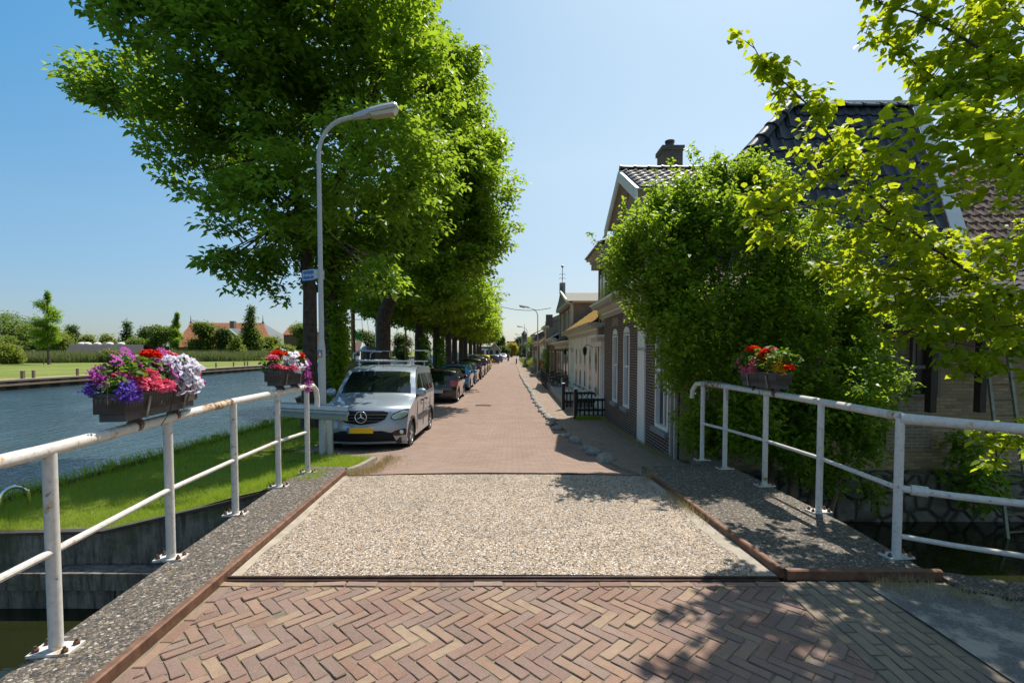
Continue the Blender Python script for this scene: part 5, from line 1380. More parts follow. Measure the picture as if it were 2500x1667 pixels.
# dormer gable towards the street
b = MB(); gy0_, gy1_, gz0, gzp, gx = 11.9, 15.3, 5.30, 6.22, 3.3
mid = (gy0_+gy1_)/2
b.poly([(gx, gy0_, 3.5), (gx, gy1_, 3.5), (gx, gy1_, gz0), (gx, mid, gzp), (gx, gy0_, gz0)]); dz_ = b.build('dormer', M['greygreen'], roof, fix=False)
MB().quad((gx, gy0_, 3.2), (6.5, gy0_, 3.2), (6.5, gy0_, gz0), (gx, gy0_, gz0)).build('dormer_side', plain('dark_green_boards', (.02, .035, .035), .6), dz_, fix=False)
for ya, yb in ((12.5, 13.3), (13.9, 14.7)): pass
b = MB()
for s0, s1 in (((gy0_-.25), mid), ((gy1_+.25), mid)):
    zz0 = gz0-.13; P = [(gx-.45, s0, zz0-.14), (gx-.45, s0, zz0+.10), (gx-.45, s1, gzp+.12), (gx-.45, s1, gzp-.12)]; b.prism(P, None, (.06, 0, 0))
b.prism([(gx-.44, gy0_-.25, gz0-.03), (gx-.44, mid, gzp+.12), (6.5, mid, gzp+.12), (6.5, gy0_-.25, gz0-.03)], None, (0, -.02, .03))
b.box(gx-.08, gx, gy0_-.02, gy0_+.14, 3.4, gz0-.1)
b.build('bargeboard', M['white'], dz_)
b = MB(); b.poly([(gx-.40, gy0_-.28, gz0-.06), (6.5, gy0_-.28, gz0-.06), (6.5, mid, gzp+.08), (gx-.40, mid, gzp+.08)]); b.poly([(gx-.40, gy1_+.28, gz0-.06), (gx-.40, mid, gzp+.08), (6.5, mid, gzp+.08), (6.5, gy1_+.28, gz0-.06)]); b.build('soffit', M['greytrim'], dz_, fix=False)
b = MB(); Vd = Vector((0, mid-(gy0_-.3), gzp-gz0+.18)); tiles(b, (gx-.35, gy0_-.3, gz0-.0), (1, 0, 0), Vd, [(0, 0), (5.2, 0), (5.2, Vd.length), (0, Vd.length)], .25, .33, .04); b.build('dormer_tiles', M['tile_black'], dz_, smooth='auto', fix=False)
b = MB(); ridgecaps(b, (gx-.4, mid, gzp+.2), (6.6, mid, gzp+.2), .10, .36); b.build('ridge_tiles', M['tile_black'], dz_, smooth='auto', fix=False)
b = MB(); b.box(4.25, 4.80, 14.2, 14.8, 5.0, 7.25); ch = b.build('chimney', M['brick_chim'], roof, uv=True); MB().box(4.21, 4.84, 14.16, 14.84, 7.18, 7.30).build('chimney_cap', M['brick_chim'], ch, uv=True); MB().lathe([(.13, 0), (.12, .15), (.14, .2), (.14, .24)], (4.52, 14.5, 7.3), 10).build('chimney_pot', M['darksteel'], ch)
# ---- canal-side annex: old yellow brick, lean-to
AX = thing('old_brick_building', 'old yellow brick wall rising from the canal behind the ladder', 'building', (0, 0, 0))
b = MB(); b.quad((fx+.02, 8.7, -.9), (16, 8.7, -.9), (16, 8.7, 2.45), (fx+.02, 8.7, 2.45)); b.quad((16, 8.7, -.9), (16, 14, -.9), (16, 14, 2.45), (16, 8.7, 2.45)); b.build('wall', M['brick_old'], AX, uv=True, fix=False)
for q_ in ((6.55, 7.35, 8.66, 8.699, -.2, 2.1), (4.4, 5.4, 8.665, 8.699, .6, 2.4)): MB().box(*q_).build('patched_brickwork', M['brick_grey'], AX, uv=True)
st = NT('rubble_stone'); vv_ = st.coord(); vo = st.n('TexVoronoi', feature='DISTANCE_TO_EDGE'); vo.inputs['Scale'].default_value = 3.2; st.l(vv_, vo.inputs['Vector']); nn_ = st.noise(vv_, 8, 5)
st.col(st.mix(st.ramp(vo.outputs['Distance'], [(.02, 0), (.12, 1)]), (.07, .066, .05), st.ramp(nn_, [(.3, (.12, .12, .10)), (.7, (.22, .205, .17))]))); st.set(rough=.9)
st.bump(st.ramp(vo.outputs['Distance'], [(0, 0), (.15, 1)]), 1, .06); M['rubble'] = st.m
b = MB(); b.box(2.95, 16, 8.35, 8.69, -1.8, -.55); b.build('stone_base', M['rubble'], AX)
b = MB(); b.poly([(fx-.2, 8.35, 2.42), (16, 8.35, 2.42), (16, 10.6, 3.4), (fx-.2, 10.6, 3.4)]); rf = b.build('lean_to_roof', M['tile_matt'], AX, fix=False)
b = MB(); tiles(b, (fx-.2, 8.35, 2.42), (1, 0, 0), (0, 2.25, .98), [(0, 0), (13, 0), (13, 2.45), (0, 2.45)], .26, .34, .04); b.build('roof_tiles', M['tile_matt'], rf, smooth='auto', fix=False)
b = MB(); b.box(fx-.1, 16, 8.27, 8.40, 2.30, 2.44); b.build('gutter', M['white'], AX)
b = MB(); b.box(6.2, 9.6, 8.0, 8.69, 1.92, 2.0); b.build('shelf_board', M['wood'], AX)
for i, x in enumerate((6.75, 7.55)): MB().box(x, x+.10, 8.0, 8.12, .55, 1.92).build('timber_post', M['darkwood'], AX)
b = MB(); b.box(6.92, 7.42, 8.60, 8.655, .75, 1.80); w_ = b.build('window', M['greyplastic'], AX); MB().box(6.98, 7.36, 8.585, 8.60, 1.3, 1.74).build('pane', M['winglass'], w_); MB().box(6.98, 7.36, 8.585, 8.60, .80, 1.24).build('pane', M['winglass'], w_)
b = MB(); b.box(6.25, 6.5, 8.64, 8.70, -.1, .2); b.build('vent', M['black'], AX)
# building behind with brown mossy tiles
HB = thing('house', 'house with mossy brown tiled roof behind the canal building at right', 'house', (0, 0, 0))
b = MB(); b.box(10.6, 20, 12.1, 16, -.7, 3.6); b.build('wall', M['brick_grey'], HB, uv=True)
b = MB(); b.poly([(9.8, 11.2, 3.5), (20, 11.2, 3.5), (20, 14, 6.75), (9.8, 14, 6.75)]); b.poly([(9.8, 16.8, 3.5), (9.8, 14, 6.75), (20, 14, 6.75), (20, 16.8, 3.5)]); b.poly([(10.6, 12.1, 3.4), (10.6, 16, 3.4), (10.6, 14, 6.7)]); rf = b.build('roof', M['tile_brown'], HB, fix=False)
b = MB(); tiles(b, (9.8, 11.2, 3.5), (1, 0, 0), (0, 2.8, 3.25), [(0, 0), (9, 0), (9, 4.29), (0, 4.29)], .26, .3, .05); b.build('roof_tiles', M['tile_brown'], rf, smooth='auto', fix=False)
# ---- ladder
M['greywood'] = plain('grey_wood', (.33, .34, .27), .8, 0, .25, 10, .3)
t = thing('ladder', 'tall grey wooden ladder standing in the canal against the old brick wall', 'ladder', (0, 0, 0))
a0, a1 = W(2461, 1323, 7.6), W(2400, 800, 8.55); c0, c1 = W(2522, 1318, 7.6), W(2452, 800, 8.55)
for p, q in ((a0, a1), (c0, c1)): b = MB(); d = (q-p).normalized(); b.cbox((p+q)/2, .035, .07, (q-p).length, d.to_track_quat('Z', 'Y').to_matrix()); b.build('rail', M['greywood'] if 'greywood' in M else M['wood'], t)
for k in range(13):
    f = .04+k*.075; MB().tube([a0.lerp(a1, f), c0.lerp(c1, f)], .016, 6).build('rung', M['wood'], t)

# ---- two storey brick house
def simple_house(label, y0, y1, x, ez, rz, wallm, roofm, wins, doors=(), depth=7, gable_street=False, cor=True, name='terraced_house', cat='house', group='houses along the right side of the street', tile=True, steps=None, frame='white', ovh=.3):
    t = thing(name, label, cat, (0, 0, 0), 0, group)
    b = MB(); facade(b, x, y0, y1, ZS-.05, ez, [(w_[0], w_[1], w_[2], w_[3]) for w_ in wins]+[(d[0], d[1], d[2], d[3]) for d in doors])
    b.quad((x, y0, ZS-.05), (x+depth, y0, ZS-.05), (x+depth, y0, ez), (x, y0, ez)); b.quad((x, y1, ZS-.05), (x, y1, ez), (x+depth, y1, ez), (x+depth, y1, ZS-.05)); b.quad((x+depth, y0, ZS), (x+depth, y1, ZS), (x+depth, y1, ez), (x+depth, y0, ez))
    mid = (y0+y1)/2
    if gable_street: b.poly([(x, y0, ez), (x, mid, rz), (x, y1, ez)]); 
    else:
        for yy_ in (y0, y1): b.poly([(x, yy_, ez), (x+depth/2, yy_, rz), (x+depth, yy_, ez)])
    b.build('wall', M[wallm], t, uv=True, fix=False)
    MB().box(x+.3, x+depth-.1, y0+.1, y1-.1, ZS, ez-.05).build('interior', M['black'], t)
    b = MB(); e = ovh
    if gable_street:
        sl = (rz-ez)/(mid-y0)
        b.poly([(x-e, y0-.2, ez-.2*sl), (x+depth, y0-.2, ez-.2*sl), (x+depth, mid, rz), (x-e, mid, rz)]); b.poly([(x-e, y1+.2, ez-.2*sl), (x-e, mid, rz), (x+depth, mid, rz), (x+depth, y1+.2, ez-.2*sl)])
        rf = b.build('roof', M[roofm], t, fix=False)
        b = MB(); tiles(b, (x-e, y0-.2, ez-.2*sl), (1, 0, 0), (0, mid-y0+.2, rz-ez+.2*sl), [(0, 0), (depth+e, 0), (depth+e, math.hypot(mid-y0+.2, rz-ez+.2*sl)), (0, math.hypot(mid-y0+.2, rz-ez+.2*sl))]); b.build('roof_tiles', M[roofm], rf, smooth='auto', fix=False)
        b = MB(); b.prism([(x-e-.03, y0-.25, ez-.2*sl-.1), (x-e-.03, mid, rz-.02), (x-e-.03, mid, rz+.16), (x-e-.03, y0-.25, ez-.2*sl+.10)], None, (.05, 0, 0)); b.prism([(x-e-.03, y1+.25, ez-.2*sl-.1), (x-e-.03, mid, rz-.02), (x-e-.03, mid, rz+.16), (x-e-.03, y1+.25, ez-.2*sl+.10)], None, (.05, 0, 0)); b.build('bargeboard', M['white'], rf)
    else:
        sl = (rz-ez)/(depth/2); 
        b.poly([(x-e, y0-.1, ez-e*sl+.3), (x+depth/2, y0-.1, rz+.3), (x+depth/2, y1+.1, rz+.3), (x-e, y1+.1, ez-e*sl+.3)]); b.poly([(x+depth+e, y0-.1, ez-e*sl+.3), (x+depth+e, y1+.1, ez-e*sl+.3), (x+depth/2, y1+.1, rz+.3), (x+depth/2, y0-.1, rz+.3)])
        rf = b.build('roof', M[roofm], t, fix=False)
        if tile:
            Lr = math.hypot(depth/2+e, (depth/2+e)*sl)
            b = MB(); tiles(b, (x-e, y0-.1, ez-e*sl+.3), (0, 1, 0), (depth/2+e, 0, (depth/2+e)*sl), [(0, 0), (y1-y0+.2, 0), (y1-y0+.2, Lr), (0, Lr)]); b.build('roof_tiles', M[roofm], rf, smooth='auto', fix=False)
    for w_ in wins: window(t, x, w_[0], w_[1], w_[2], w_[3], frame, arch=(w_[4] if len(w_) > 4 else 0), flush=True, proud=.004, fw=.05)
    for d in doors: door(t, x, d[0], d[1], d[2], d[3], d[4] if len(d) > 4 else 'white', .4 if d[3]-d[2] > 2.2 else 0)
    if cor and not gable_street:
        if steps: cornice(t, x, y0, y1, ez-.3, *steps)
        else: cornice(t, x, y0, y1, ez-.28)
    return t, rf
H2w = [(16.1, 16.75, 2.55, 4.15, .12), (16.95+.0, 17.35, 2.55, 4.15, .12)]
H2w = [(16.0, 16.45, 2.45, 4.1, .1), (16.75, 17.2, 2.45, 4.1, .1), (17.35, 17.75, 2.45, 4.1, .1)]
t, rf = simple_house('tall two storey brick house with bracketed cornice next to the white cottage', 15.77, 18.1, 3.12, 4.75, 5.9, 'brick_red', 'tile_brown', [(17.4, 17.85, .1, 1.5)]+H2w, [(16.1, 16.95, -.55, 1.75, 'greytrim')], 7,
    steps=(((.05, .14), (.12, .06), (.30, .10), (.42, .08), (.48, .05)), ('white', 'greytrim', 'greygreen', 'greytrim', 'darksteel')))
for k in range(7): MB().box(2.85, 3.1, 15.9+k*.34, 16.0+k*.34, 4.42, 4.66).build('bracket', M['greytrim'], t)
o = MB().box(2.72, 3.15, 15.9, 17.2, 1.85, 1.98).build('door_canopy', M['greygreen'], t); MB().box(2.64, 3.15, 15.8, 17.3, 1.98, 2.06).build('moulding', M['white'], o); MB().box(2.86, 3.12, 15.98, 17.1, 1.7, 1.85).build('frieze', M['white'], o)
for y in (15.98, 17.0): MB().box(3.0, 3.1, y, y+.14, -.6, 1.7).build('pilaster', M['white'], o)
# lantern
def lantern(label, x, y, z):
    t = thing('wall_lantern', label, 'lantern', (x, y, z), 0, 'black wall lanterns')
    MB().tube([(.30, 0, .12), (.18, 0, .2), (.05, 0, .22), (0, 0, .16)], .012, 6).build('bracket', M['black'], t)
    MB().lathe([(.02, .16), (.1, .08), (.085, .06), (.06, -.14), (.02, -.2)], (0, 0, 0), 6).build('lamp_body', M['black'], t)
    MB().lathe([(.088, .05), (.066, -.12)], (0, 0, 0), 6).build('glass', M['winglass'], t)
lantern('black wall lantern on the white cottage beside the tall brick house', 2.78, 19.0, 1.55)
lantern('black wall lantern at the far end of the white cottage', 2.82, 26.4, 1.5)
# white cottage
wn = [(18.35+1.42*i, 18.95+1.42*i, -.05, 1.75) for i in range(6)]
t, rf = simple_house('low white plastered cottage with tall windows and mossy orange roof', 18.12, 27.7, 3.15, 2.45, 4.9, 'cream', 'tile_moss', [w_ for i, w_ in enumerate(wn) if i != 5], [(25.4, 26.3, -.55, 1.8, 'white')], 7,
    steps=(((.06, .16), (.10, .06), (.30, .12), (.42, .08)), ('greygreen', 'white', 'greygreen', 'greytrim')))
b = MB()
for i in range(7):
    y = 18.25+i*1.42; b.box(3.12, 3.147, y-.12, y+.02, -.4, 2.15)
b.build('pilasters', M['white'], t)
# grey gabled house with rendered side
t, rf = simple_house('brick house with dark grey rendered upper floor and finial on the gable', 27.75, 36.5, 3.2, 1.95, 2.6, 'brick_red', 'tile_black', [(28.4, 29.2, 0, 1.5), (30, 30.8, 0, 1.5), (33.2, 34.0, 0, 1.5), (34.8, 35.6, 0, 1.5)], [(31.5, 32.4, -.6, 1.5, 'greygreen')], 7)
b = MB(); b.box(3.35, 9.5, 27.9, 34.5, 2.1, 4.30); up = b.build('upper_floor', M['greyplaster'], t)
b = MB(); b.box(3.26, 3.42, 27.82, 27.98, 2.1, 4.2); b.box(3.26, 3.34, 34.4, 34.55, 2.1, 4.2); b.box(3.2, 9.6, 27.7, 27.88, 4.2, 4.32); b.box(3.05, 3.34, 27.7, 34.7, 4.15, 4.32); b.build('white_trim', M['greytrim'], up)
b = MB(); mid = 31.2
b.poly([(3.05, 27.6, 4.3), (9.6, 27.6, 4.3), (9.6, mid, 5.15), (3.05, mid, 5.15)]); b.poly([(3.05, 34.8, 4.3), (3.05, mid, 5.15), (9.6, mid, 5.15), (9.6, 34.8, 4.3)]); b.poly([(3.1, 27.8, 4.3), (3.1, mid, 5.7), (3.1, 34.6, 4.3)]); b.build('upper_roof', plain('weathered_roofing', (.2, .19, .16), .9), up, fix=False)
b = MB(); b.prism([(2.95, 27.6, 4.25), (2.95, 27.6, 4.4), (2.95, mid, 5.35), (2.95, mid, 5.2)], None, (.1, 0, 0)); b.build('bargeboard', M['white'], up)
b = MB(); b.box(2.98, 3.3, mid-.25, mid+.25, 5.1, 5.75); f_ = b.build('gable_pinnacle', M['bluestone'], up)
b = MB(); b.tube([(3.14, mid, 5.75), (3.14, mid, 6.75)], .02, 6); b.lathe([(.02, 0), (.08, .05), (.08, .12), (.02, .16)], (3.14, mid, 6.7), 8)
for k, zz in enumerate((6.0, 6.25)):
    b.tube([(3.14, mid-.2, zz), (3.14, mid-.1, zz+.09), (3.14, mid, zz), (3.14, mid+.1, zz+.09), (3.14, mid+.2, zz)], .012, 5); b.tube([(2.94, mid, zz), (3.04, mid, zz+.09), (3.14, mid, zz), (3.24, mid, zz+.09), (3.34, mid, zz)], .012, 5)
b.build('finial', M['black'], f_)
for ya in (28.4, 30.0, 32.8): window(up, 3.34, ya, ya+.7, 2.5, 3.95, sill=False)
# further row of houses
rows = [(36.55, 43.0, 3.15, 2.3, 4.2, 'brick_red', 'tile_black', 'brick cottage with pale cornice before the tall brick gable', 0),
        (43.05, 47.5, 3.1, 3.5, 5.0, 'brick_grey', 'tile_orange', 'tall narrow brick house with orange tiled roof and end chimney', 1),
        (47.6, 56, 3.1, 2.3, 4.4, 'cream', 'tile_orange', 'pale cottage with orange roof past the tall brick house', 0),
        (56.1, 66, 3.0, 2.4, 4.3, 'brick_red', 'tile_black', 'brick cottage with black roof far up the right side', 0),
        (66.1, 75, 3.0, 3.6, 5.3, 'brick_dark', 'tile_black', 'dark two storey house with balcony railing far up the right side', 0),
        (75.2, 90, 3.3, 2.5, 4.6, 'brick_red', 'tile_orange', 'low brick house beyond the second street lamp', 0),
        (90.2, 106, 3.4, 2.6, 4.4, 'cream', 'tile_black', 'pale low house beyond the third garden tree', 0),
        (106.2, 124, 3.4, 3.2, 5.2, 'brick_red', 'tile_orange', 'brick house near the far end of the right side', 0)]
for y0, y1, x, ez, rz, wm, rm, lab, gb in rows:
    n = max(2, int((y1-y0)/2.2)); st_ = (y1-y0)/n; wn = []; dn = []
    for i in range(n):
        c = y0+st_*(i+.5)
        if i == n//2: dn.append((c-.5, c+.5, ZS+.05, 1.5, 'greygreen'))
        else: wn.append((c-.42, c+.42, 0, 1.5))
        if ez > 3: wn.append((c-.4, c+.4, 2.0, 3.0))
    t, rf = simple_house(lab, y0, y1, x, ez, rz, wm, rm, wn, dn, 7, gable_street=bool(gb) and False, tile=(y0 < 60))
    if gb:
        b = MB(); b.box(3.0, 9.5, 43.0, 43.35, -.6, 4.2); b.prism([(3.0, 43.0, 4.2), (9.5, 43.0, 4.2), (6.3, 43.0, 5.6)], None, (0, .35, 0)); gw = b.build('gable_wall', M['brick_grey'], t, uv=True); MB().box(2.95, 3.5, 42.95, 43.6, 3.6, 4.65).build('chimney', M['brick_chim'], gw, uv=True)
        downpipe(t, 2.95, 43.9, -.5, 4.1)
# stoep & steps in front of the white cottage
b = MB(); b.box(2.05, 3.1, 19.2, 26.5, ZS, ZS+.28); b.box(1.98, 2.12, 19.1, 26.5, ZS, ZS+.34); b.box(2.3, 3.1, 16.2, 17.9, ZS, ZS+.12)
tag(b.build('stone_stoep', M['bluestone']), 'raised grey stone stoep in front of the white cottage', 'stoep')
# picket fences
def picket(label, x0, x1, y, H=.80):
    t = thing('picket_fence', label, 'fence', ((x0+x1)/2, y, hz(y)+.04), 0, 'black picket fences beside the front door'); hw = (x1-x0)/2
    for x in (-hw,): b = MB(); b.cbox((x, 0, .46), .11, .11, .96, bev=.01); p = b.build('post', M['black'], t); MB().cbox((x, 0, .96), .12, .12, .035, bev=.01).build('post_cap', M['white'], p)
    MB().cbox((0, .01, .28), 2*hw, .035, .07).build('rail', M['black'], t); MB().cbox((0, .01, .60), 2*hw, .035, .07).build('rail', M['black'], t)
    n = int(2*hw/.125)
    for i in range(1, n):
        x = -hw+2*hw*i/n
        p = MB().add([(x-.025, -.02, .08), (x+.025, -.02, .08), (x+.025, -.02, .66), (x-.025, -.02, .66), (x-.025, 0, .08), (x+.025, 0, .08), (x+.025, 0, .66), (x-.025, 0, .66)], [(0,1,2,3),(7,6,5,4),(0,4,5,1),(1,5,6,2),(2,6,7,3),(3,7,4,0)]).build('picket', M['black'], t)
        MB().add([(x-.027, -.024, .655), (x+.027, -.024, .655), (x+.03, -.024, .70), (x, -.024, .76), (x-.03, -.024, .70), (x-.027, .004, .655), (x+.027, .004, .655), (x+.03, .004, .70), (x, .004, .76), (x-.03, .004, .70)], [(0,1,2,3,4),(9,8,7,6,5),(0,5,6,1),(1,6,7,2),(2,7,8,3),(3,8,9,4),(4,9,5,0)]).build('picket_tip', M['white'], p)
    return t
picket('black picket fence with white tips nearest the camera at the brick house corner', 2.0, 2.98, 15.6)
picket('black picket fence with white tips on the far side of the front door', 1.88, 3.05, 18.2)
# iron fence with bikes
t = thing('iron_fence', 'black iron railing in front of the bicycles at the white cottage', 'fence', (2.0, 31.5, ZS), 0)
for k in range(25): MB().tube([(0, -3+.25*k, 0), (0, -3+.25*k, 1.0)], .012, 5).build('bar', M['black'], t)
for zz in (.15, .9): MB().tube([(0, -3, zz), (0, 3, zz)], .015, 5).build('rail', M['black'], t)
b = MB()
for k in range(9): b.tube([(.13*k, -3, 0), (.13*k, -3, 1.0)], .012, 5)
b.tube([(0, -3, .9), (1.1, -3, .9)], .015, 5); b.build('return_panel', M['black'], t)
bicycle('bicycle', 'black bicycle parked nearest in front of the white cottage', (2.62, 26.9, ZS+.04), .25, M['black'], 'bicycles parked by the iron railing')
bicycle('bicycle', 'black bicycle with red carrier parked behind the first', (2.55, 28.3, ZS+.04), .4, M['darksteel'], 'bicycles parked by the iron railing', -.05)
bicycle('bicycle', 'farthest bicycle parked behind the iron railing', (2.6, 29.6, ZS+.04), .1, M['black'], 'bicycles parked by the iron railing', .1)
# hedges / planters / bins / bollard
b = MB(); b.lathe([(.10, 0), (.10, .75), (.08, .8), (.10, .86), (.08, .95), (.02, .98)], (.72, 81, ZS), 12); tag(b.build('bollard', M['black'], smooth='auto'), 'short black bollard on the kerb far up the right side', 'bollard')
M['letter_red'] = plain('red_box_paint', (.7, .03, .02), .4)
t = thing('litter_bin', 'red box mounted beside the nearest right hand street lamp', 'box', (2.45, 44.5, ZS)); b = MB(); b.cbox((0, 0, 1.05), .4, .35, .5, bev=.03); b.build('box', M['letter_red'], t); MB().tube([(0, 0, 0), (0, 0, .85)], .03, 6).build('pole', M['black'], t)
tag(MB().box(1.95, 2.35, 49, 49.4, ZS, ZS+.95).build('stone_pillar', M['bluestone']), 'pale square stone pillar in front of the round hedge', 'pillar', 'stone pillars by the hedge')
tag(MB().box(1.75, 2.05, 46.8, 47.2, ZS, ZS+.7).build('stone_pillar', M['bluestone']), 'lower pale square stone pillar nearest the lamp', 'pillar', 'stone pillars by the hedge')
# overhead cable
p, q = W(1195, 738, 36), Vector((3.0, 31.2, 4.3)); pts = []
q = W(1345, 752, 31.5)
for i in range(17): f = i/16; c = p.lerp(q, f); c.z -= .55*4*f*(1-f)*.6; pts.append(c)
tag(MB().tube(pts, .018, 5).build('overhead_cable', M['black']), 'thin sagging cable across the street from the trees to the gabled house', 'cable')
# drains
for (px, py, lab, wd) in ((1180, 992, 'slotted iron drain grate in the brick street in front of the black hatchback', .62), (1252, 888, 'dark drain grate beside the bollard far up the street', .9)):
    q = GS(px, py); t = thing('drain_grate', lab, 'drain', (q.x, q.y, q.z+.058))
    b = MB(); b.box(-wd/2, wd/2, -.16, .16, -.03, -.012); b.build('frame', M['black'], t)
    b = MB()
    for k in range(12): b.box(-wd/2+.03+k*(wd-.06)/12, -wd/2+.03+k*(wd-.06)/12+.018, -.13, .13, -.012, .004)
    b.build('bars', M['darksteel'], t)
# white studs
b = MB()
for k in range(16): b.lathe([(.06, 0), (.06, .008)], (-2.3+.19*k, 73, hz(73)+.042), 8)
tag(b.build('road_studs', M['white']), 'line of small white studs across the street before the bollard', 'road marking')
# kerb stones at left verge corner
def kerbrun(label, pts, w=.10, h=.10, mat='bluestone'):
    b = MB()
    for p, q in zip(pts, pts[1:]):
        p, q = Vector(p), Vector(q); d = (q-p).normalized(); n_ = Vector((-d.y, d.x, 0))*w
        q2 = q-d*.012
        b.prism([p, q2, q2+n_, p+n_], None, (0, 0, h))
    return tag(b.build('kerb', M[mat]), label, 'kerb')
kerbrun('curved concrete kerb around the corner of the grass by the bridge', [(-2.22, 6.5, hz(6.5)-.03), (-2.27, 7.1, hz(7.1)-.03), (-2.33, 7.7, hz(7.7)-.03), (-2.39, 8.3, hz(8.3)-.03), (-2.45, 9.0, hz(9)-.04)], .09, .11, 'kerbstone')
# boulders
rn = random.Random(11)
def boulder(x, y, r, label, z=None):
    me_b = MB(); n = 10
    bm = bmesh.new(); bmesh.ops.create_icosphere(bm, subdivisions=3, radius=1)
    sx, sy, sz = r*rn.uniform(.75, .95), r*rn.uniform(1.0, 1.35), r*rn.uniform(.45, .6); sd = rn.random()*50
    for v in bm.verts:
        k = 1+.13*noise.noise(v.co*1.3+Vector((sd, 0, 0))); v.co = Vector((v.co.x*sx*k, v.co.y*sy*k, v.co.z*sz*k))
    me = bpy.data.meshes.new('kerb_boulder'); bm.to_mesh(me); bm.free()
    for p in me.polygons: p.use_smooth = True
    me.materials.append(M['stone']); o = bpy.data.objects.new('kerb_boulder', me); C.objects.link(o)
    o.location = (x, y, (hz(y)+.03 if z is None else z)); o.rotation_euler = (0, 0, rn.uniform(-.3, .3)); return tag(o, label, 'boulder', 'rounded boulders edging the street')
near = [(905, 1470, .22, 'flat grey boulder nearest the bridge corner'), (820, 1415, .2, 'second grey boulder from the bridge along the road edge'), (765, 1380, .17, 'third grey boulder from the bridge along the road edge'), (675, 1322, .19, 'large rounded sunlit boulder at the shadow edge'), (622, 1287, .15, 'smaller sunlit boulder just past the large rounded one'), (545, 1232, .17, 'dark boulder in the house shadow at the road edge'), (492, 1197, .16, 'boulder at the start of the bend of the footway edge')]
for zx, zy, r, lab in near:
    q = GS(1180+zx/3.0154, 640+zy/3.0154); boulder(q.x, q.y, r, lab)
y = 15.2
while y < 46:
    boulder(kerbx(y)+rn.uniform(-.04, .04), y, rn.uniform(.13, .17), 'rounded grey cobble in the continuous row edging the street'); y += rn.uniform(.55, .85)
# ================================================================== TREES
M['leaf_lime'] = leafmat('lime_tree_leaves', (.06, .15, .022), (.16, .30, .036), (.48, .68, .04), .45, .42)
M['leaf_far'] = leafmat('row_tree_leaves', (.06, .14, .016), (.15, .26, .025), (.48, .66, .03), .48, .5)
M['leaf_bush'] = leafmat('privet_leaves', (.055, .14, .016), (.15, .28, .028), (.50, .70, .035), .46, .32)
M['leaf_hazel'] = leafmat('near_branch_leaves', (.10, .20, .012), (.21, .33, .02), (.70, .80, .025), .50, .42)
M['leaf_bg1'] = leafmat('background_leaves_dark', (.045, .085, .025), (.10, .16, .04), (.15, .22, .03), .35, .6)
M['leaf_bg2'] = leafmat('background_leaves_mid', (.085, .15, .028), (.16, .24, .045), (.24, .32, .04), .4, .6)
M['leaf_bg3'] = leafmat('background_leaves_light', (.11, .16, .025), (.2, .25, .045), (.35, .42, .05), .4, .6)
M['leaf_gold'] = leafmat('golden_leaves', (.30, .28, .03), (.5, .4, .04), (.6, .5, .05), .4, .6)
M['reed'] = leafmat('reed_blades', (.10, .15, .05), (.22, .24, .10), (.3, .34, .12), .3, .8)
def lobe_points(rng, c, r, n, shell=.35, thr=-.12, nf=.9):
    out = []
    c = np.asarray(c, float); r = np.asarray(r, float)
    while len(out) < n:
        d = rng.normal(size=3); d /= np.linalg.norm(d); k = shell+(1-shell)*rng.random()**.5
        p = c+d*r*k*(1+.12*math.sin(7*d[0]+5*d[2]))
        if noise.noise(Vector(p)*nf) < thr and rng.random() < .75: 
            n -= .35; continue
        out.append(p)
    return out
def limb(b, p, q, r0, r1, rn, wob=.15, n=5):
    p, q = Vector(p), Vector(q); pts = []; L = (q-p).length
    for i in range(n+1):
        f = i/n; c = p.lerp(q, f); s_ = math.sin(f*math.pi)*wob*L*.3
        c += Vector((rn.uniform(-1, 1), rn.uniform(-1, 1), rn.uniform(-.3, 1)))*s_*.5; pts.append(c)
    b.tube(pts, [r0+(r1-r0)*i/n for i in range(n+1)], 7, False); return pts
def tree(name, label, cat, base, trunks, lobes, leafm, nleaf, lsize, spread, seed, group=None, cl=12, shell=.35, twig=3, shape='quad', up=.5, thr=-.12, fork=None, nf=.9, barkm='bark', flat=1.0, hang=0.0):
    """lobes: list of (centre world, radius tuple). leaves clustered around twig ends."""
    rng = np.random.default_rng(seed); rn = random.Random(seed)
    t = thing(name, label, cat, base, 0, group); B = Vector(base)
    vol = [max(r)**2 if isinstance(r, tuple) else r**2 for c, r in lobes]; tot = sum(vol); ncl = nleaf/cl
    b = MB(); cs = []
    for tr in trunks:
        b.tube([Vector(p)-B for p, r in tr], [r for p, r in tr], 12, False)
    forks = [Vector(tr[-1][0])-B for tr in trunks]+[Vector(tr[-2][0])-B for tr in trunks]
    tr0 = [tr[-1][1] for tr in trunks]+[tr[-2][1]*.6 for tr in trunks]
    for (c, r), v in zip(lobes, vol):
        r3 = r if isinstance(r, tuple) else (r, r, r)
        c = Vector(c)-B; pts = lobe_points(rng, c, r3, max(3, int(ncl*v/tot)), shell, thr, nf)
        k = min(range(len(forks)), key=lambda i: (forks[i]-c).length+(3 if forks[i].z > c.z+.5 else 0))
        lp = limb(b, forks[k], c, tr0[k]*.5, max(.012, tr0[k]*.16), rn)
        for q in range(int(twig)):
            e = pts[rn.randrange(len(pts))]; s0 = lp[rn.randrange(2, len(lp))]
            limb(b, s0, e, max(.01, tr0[k]*.14), .008, rn, .12, 4)
        cs += pts
    b.build('trunk', M[barkm], t, smooth=True, fix=False)
    cs = np.array([tuple(c) for c in cs])
    v, f = leaf_arrays(cs, rng, cl, spread, lsize, up, shape, .25, .62, flat, hang)
    np_mesh('crown', v, f, leafm, t); return t
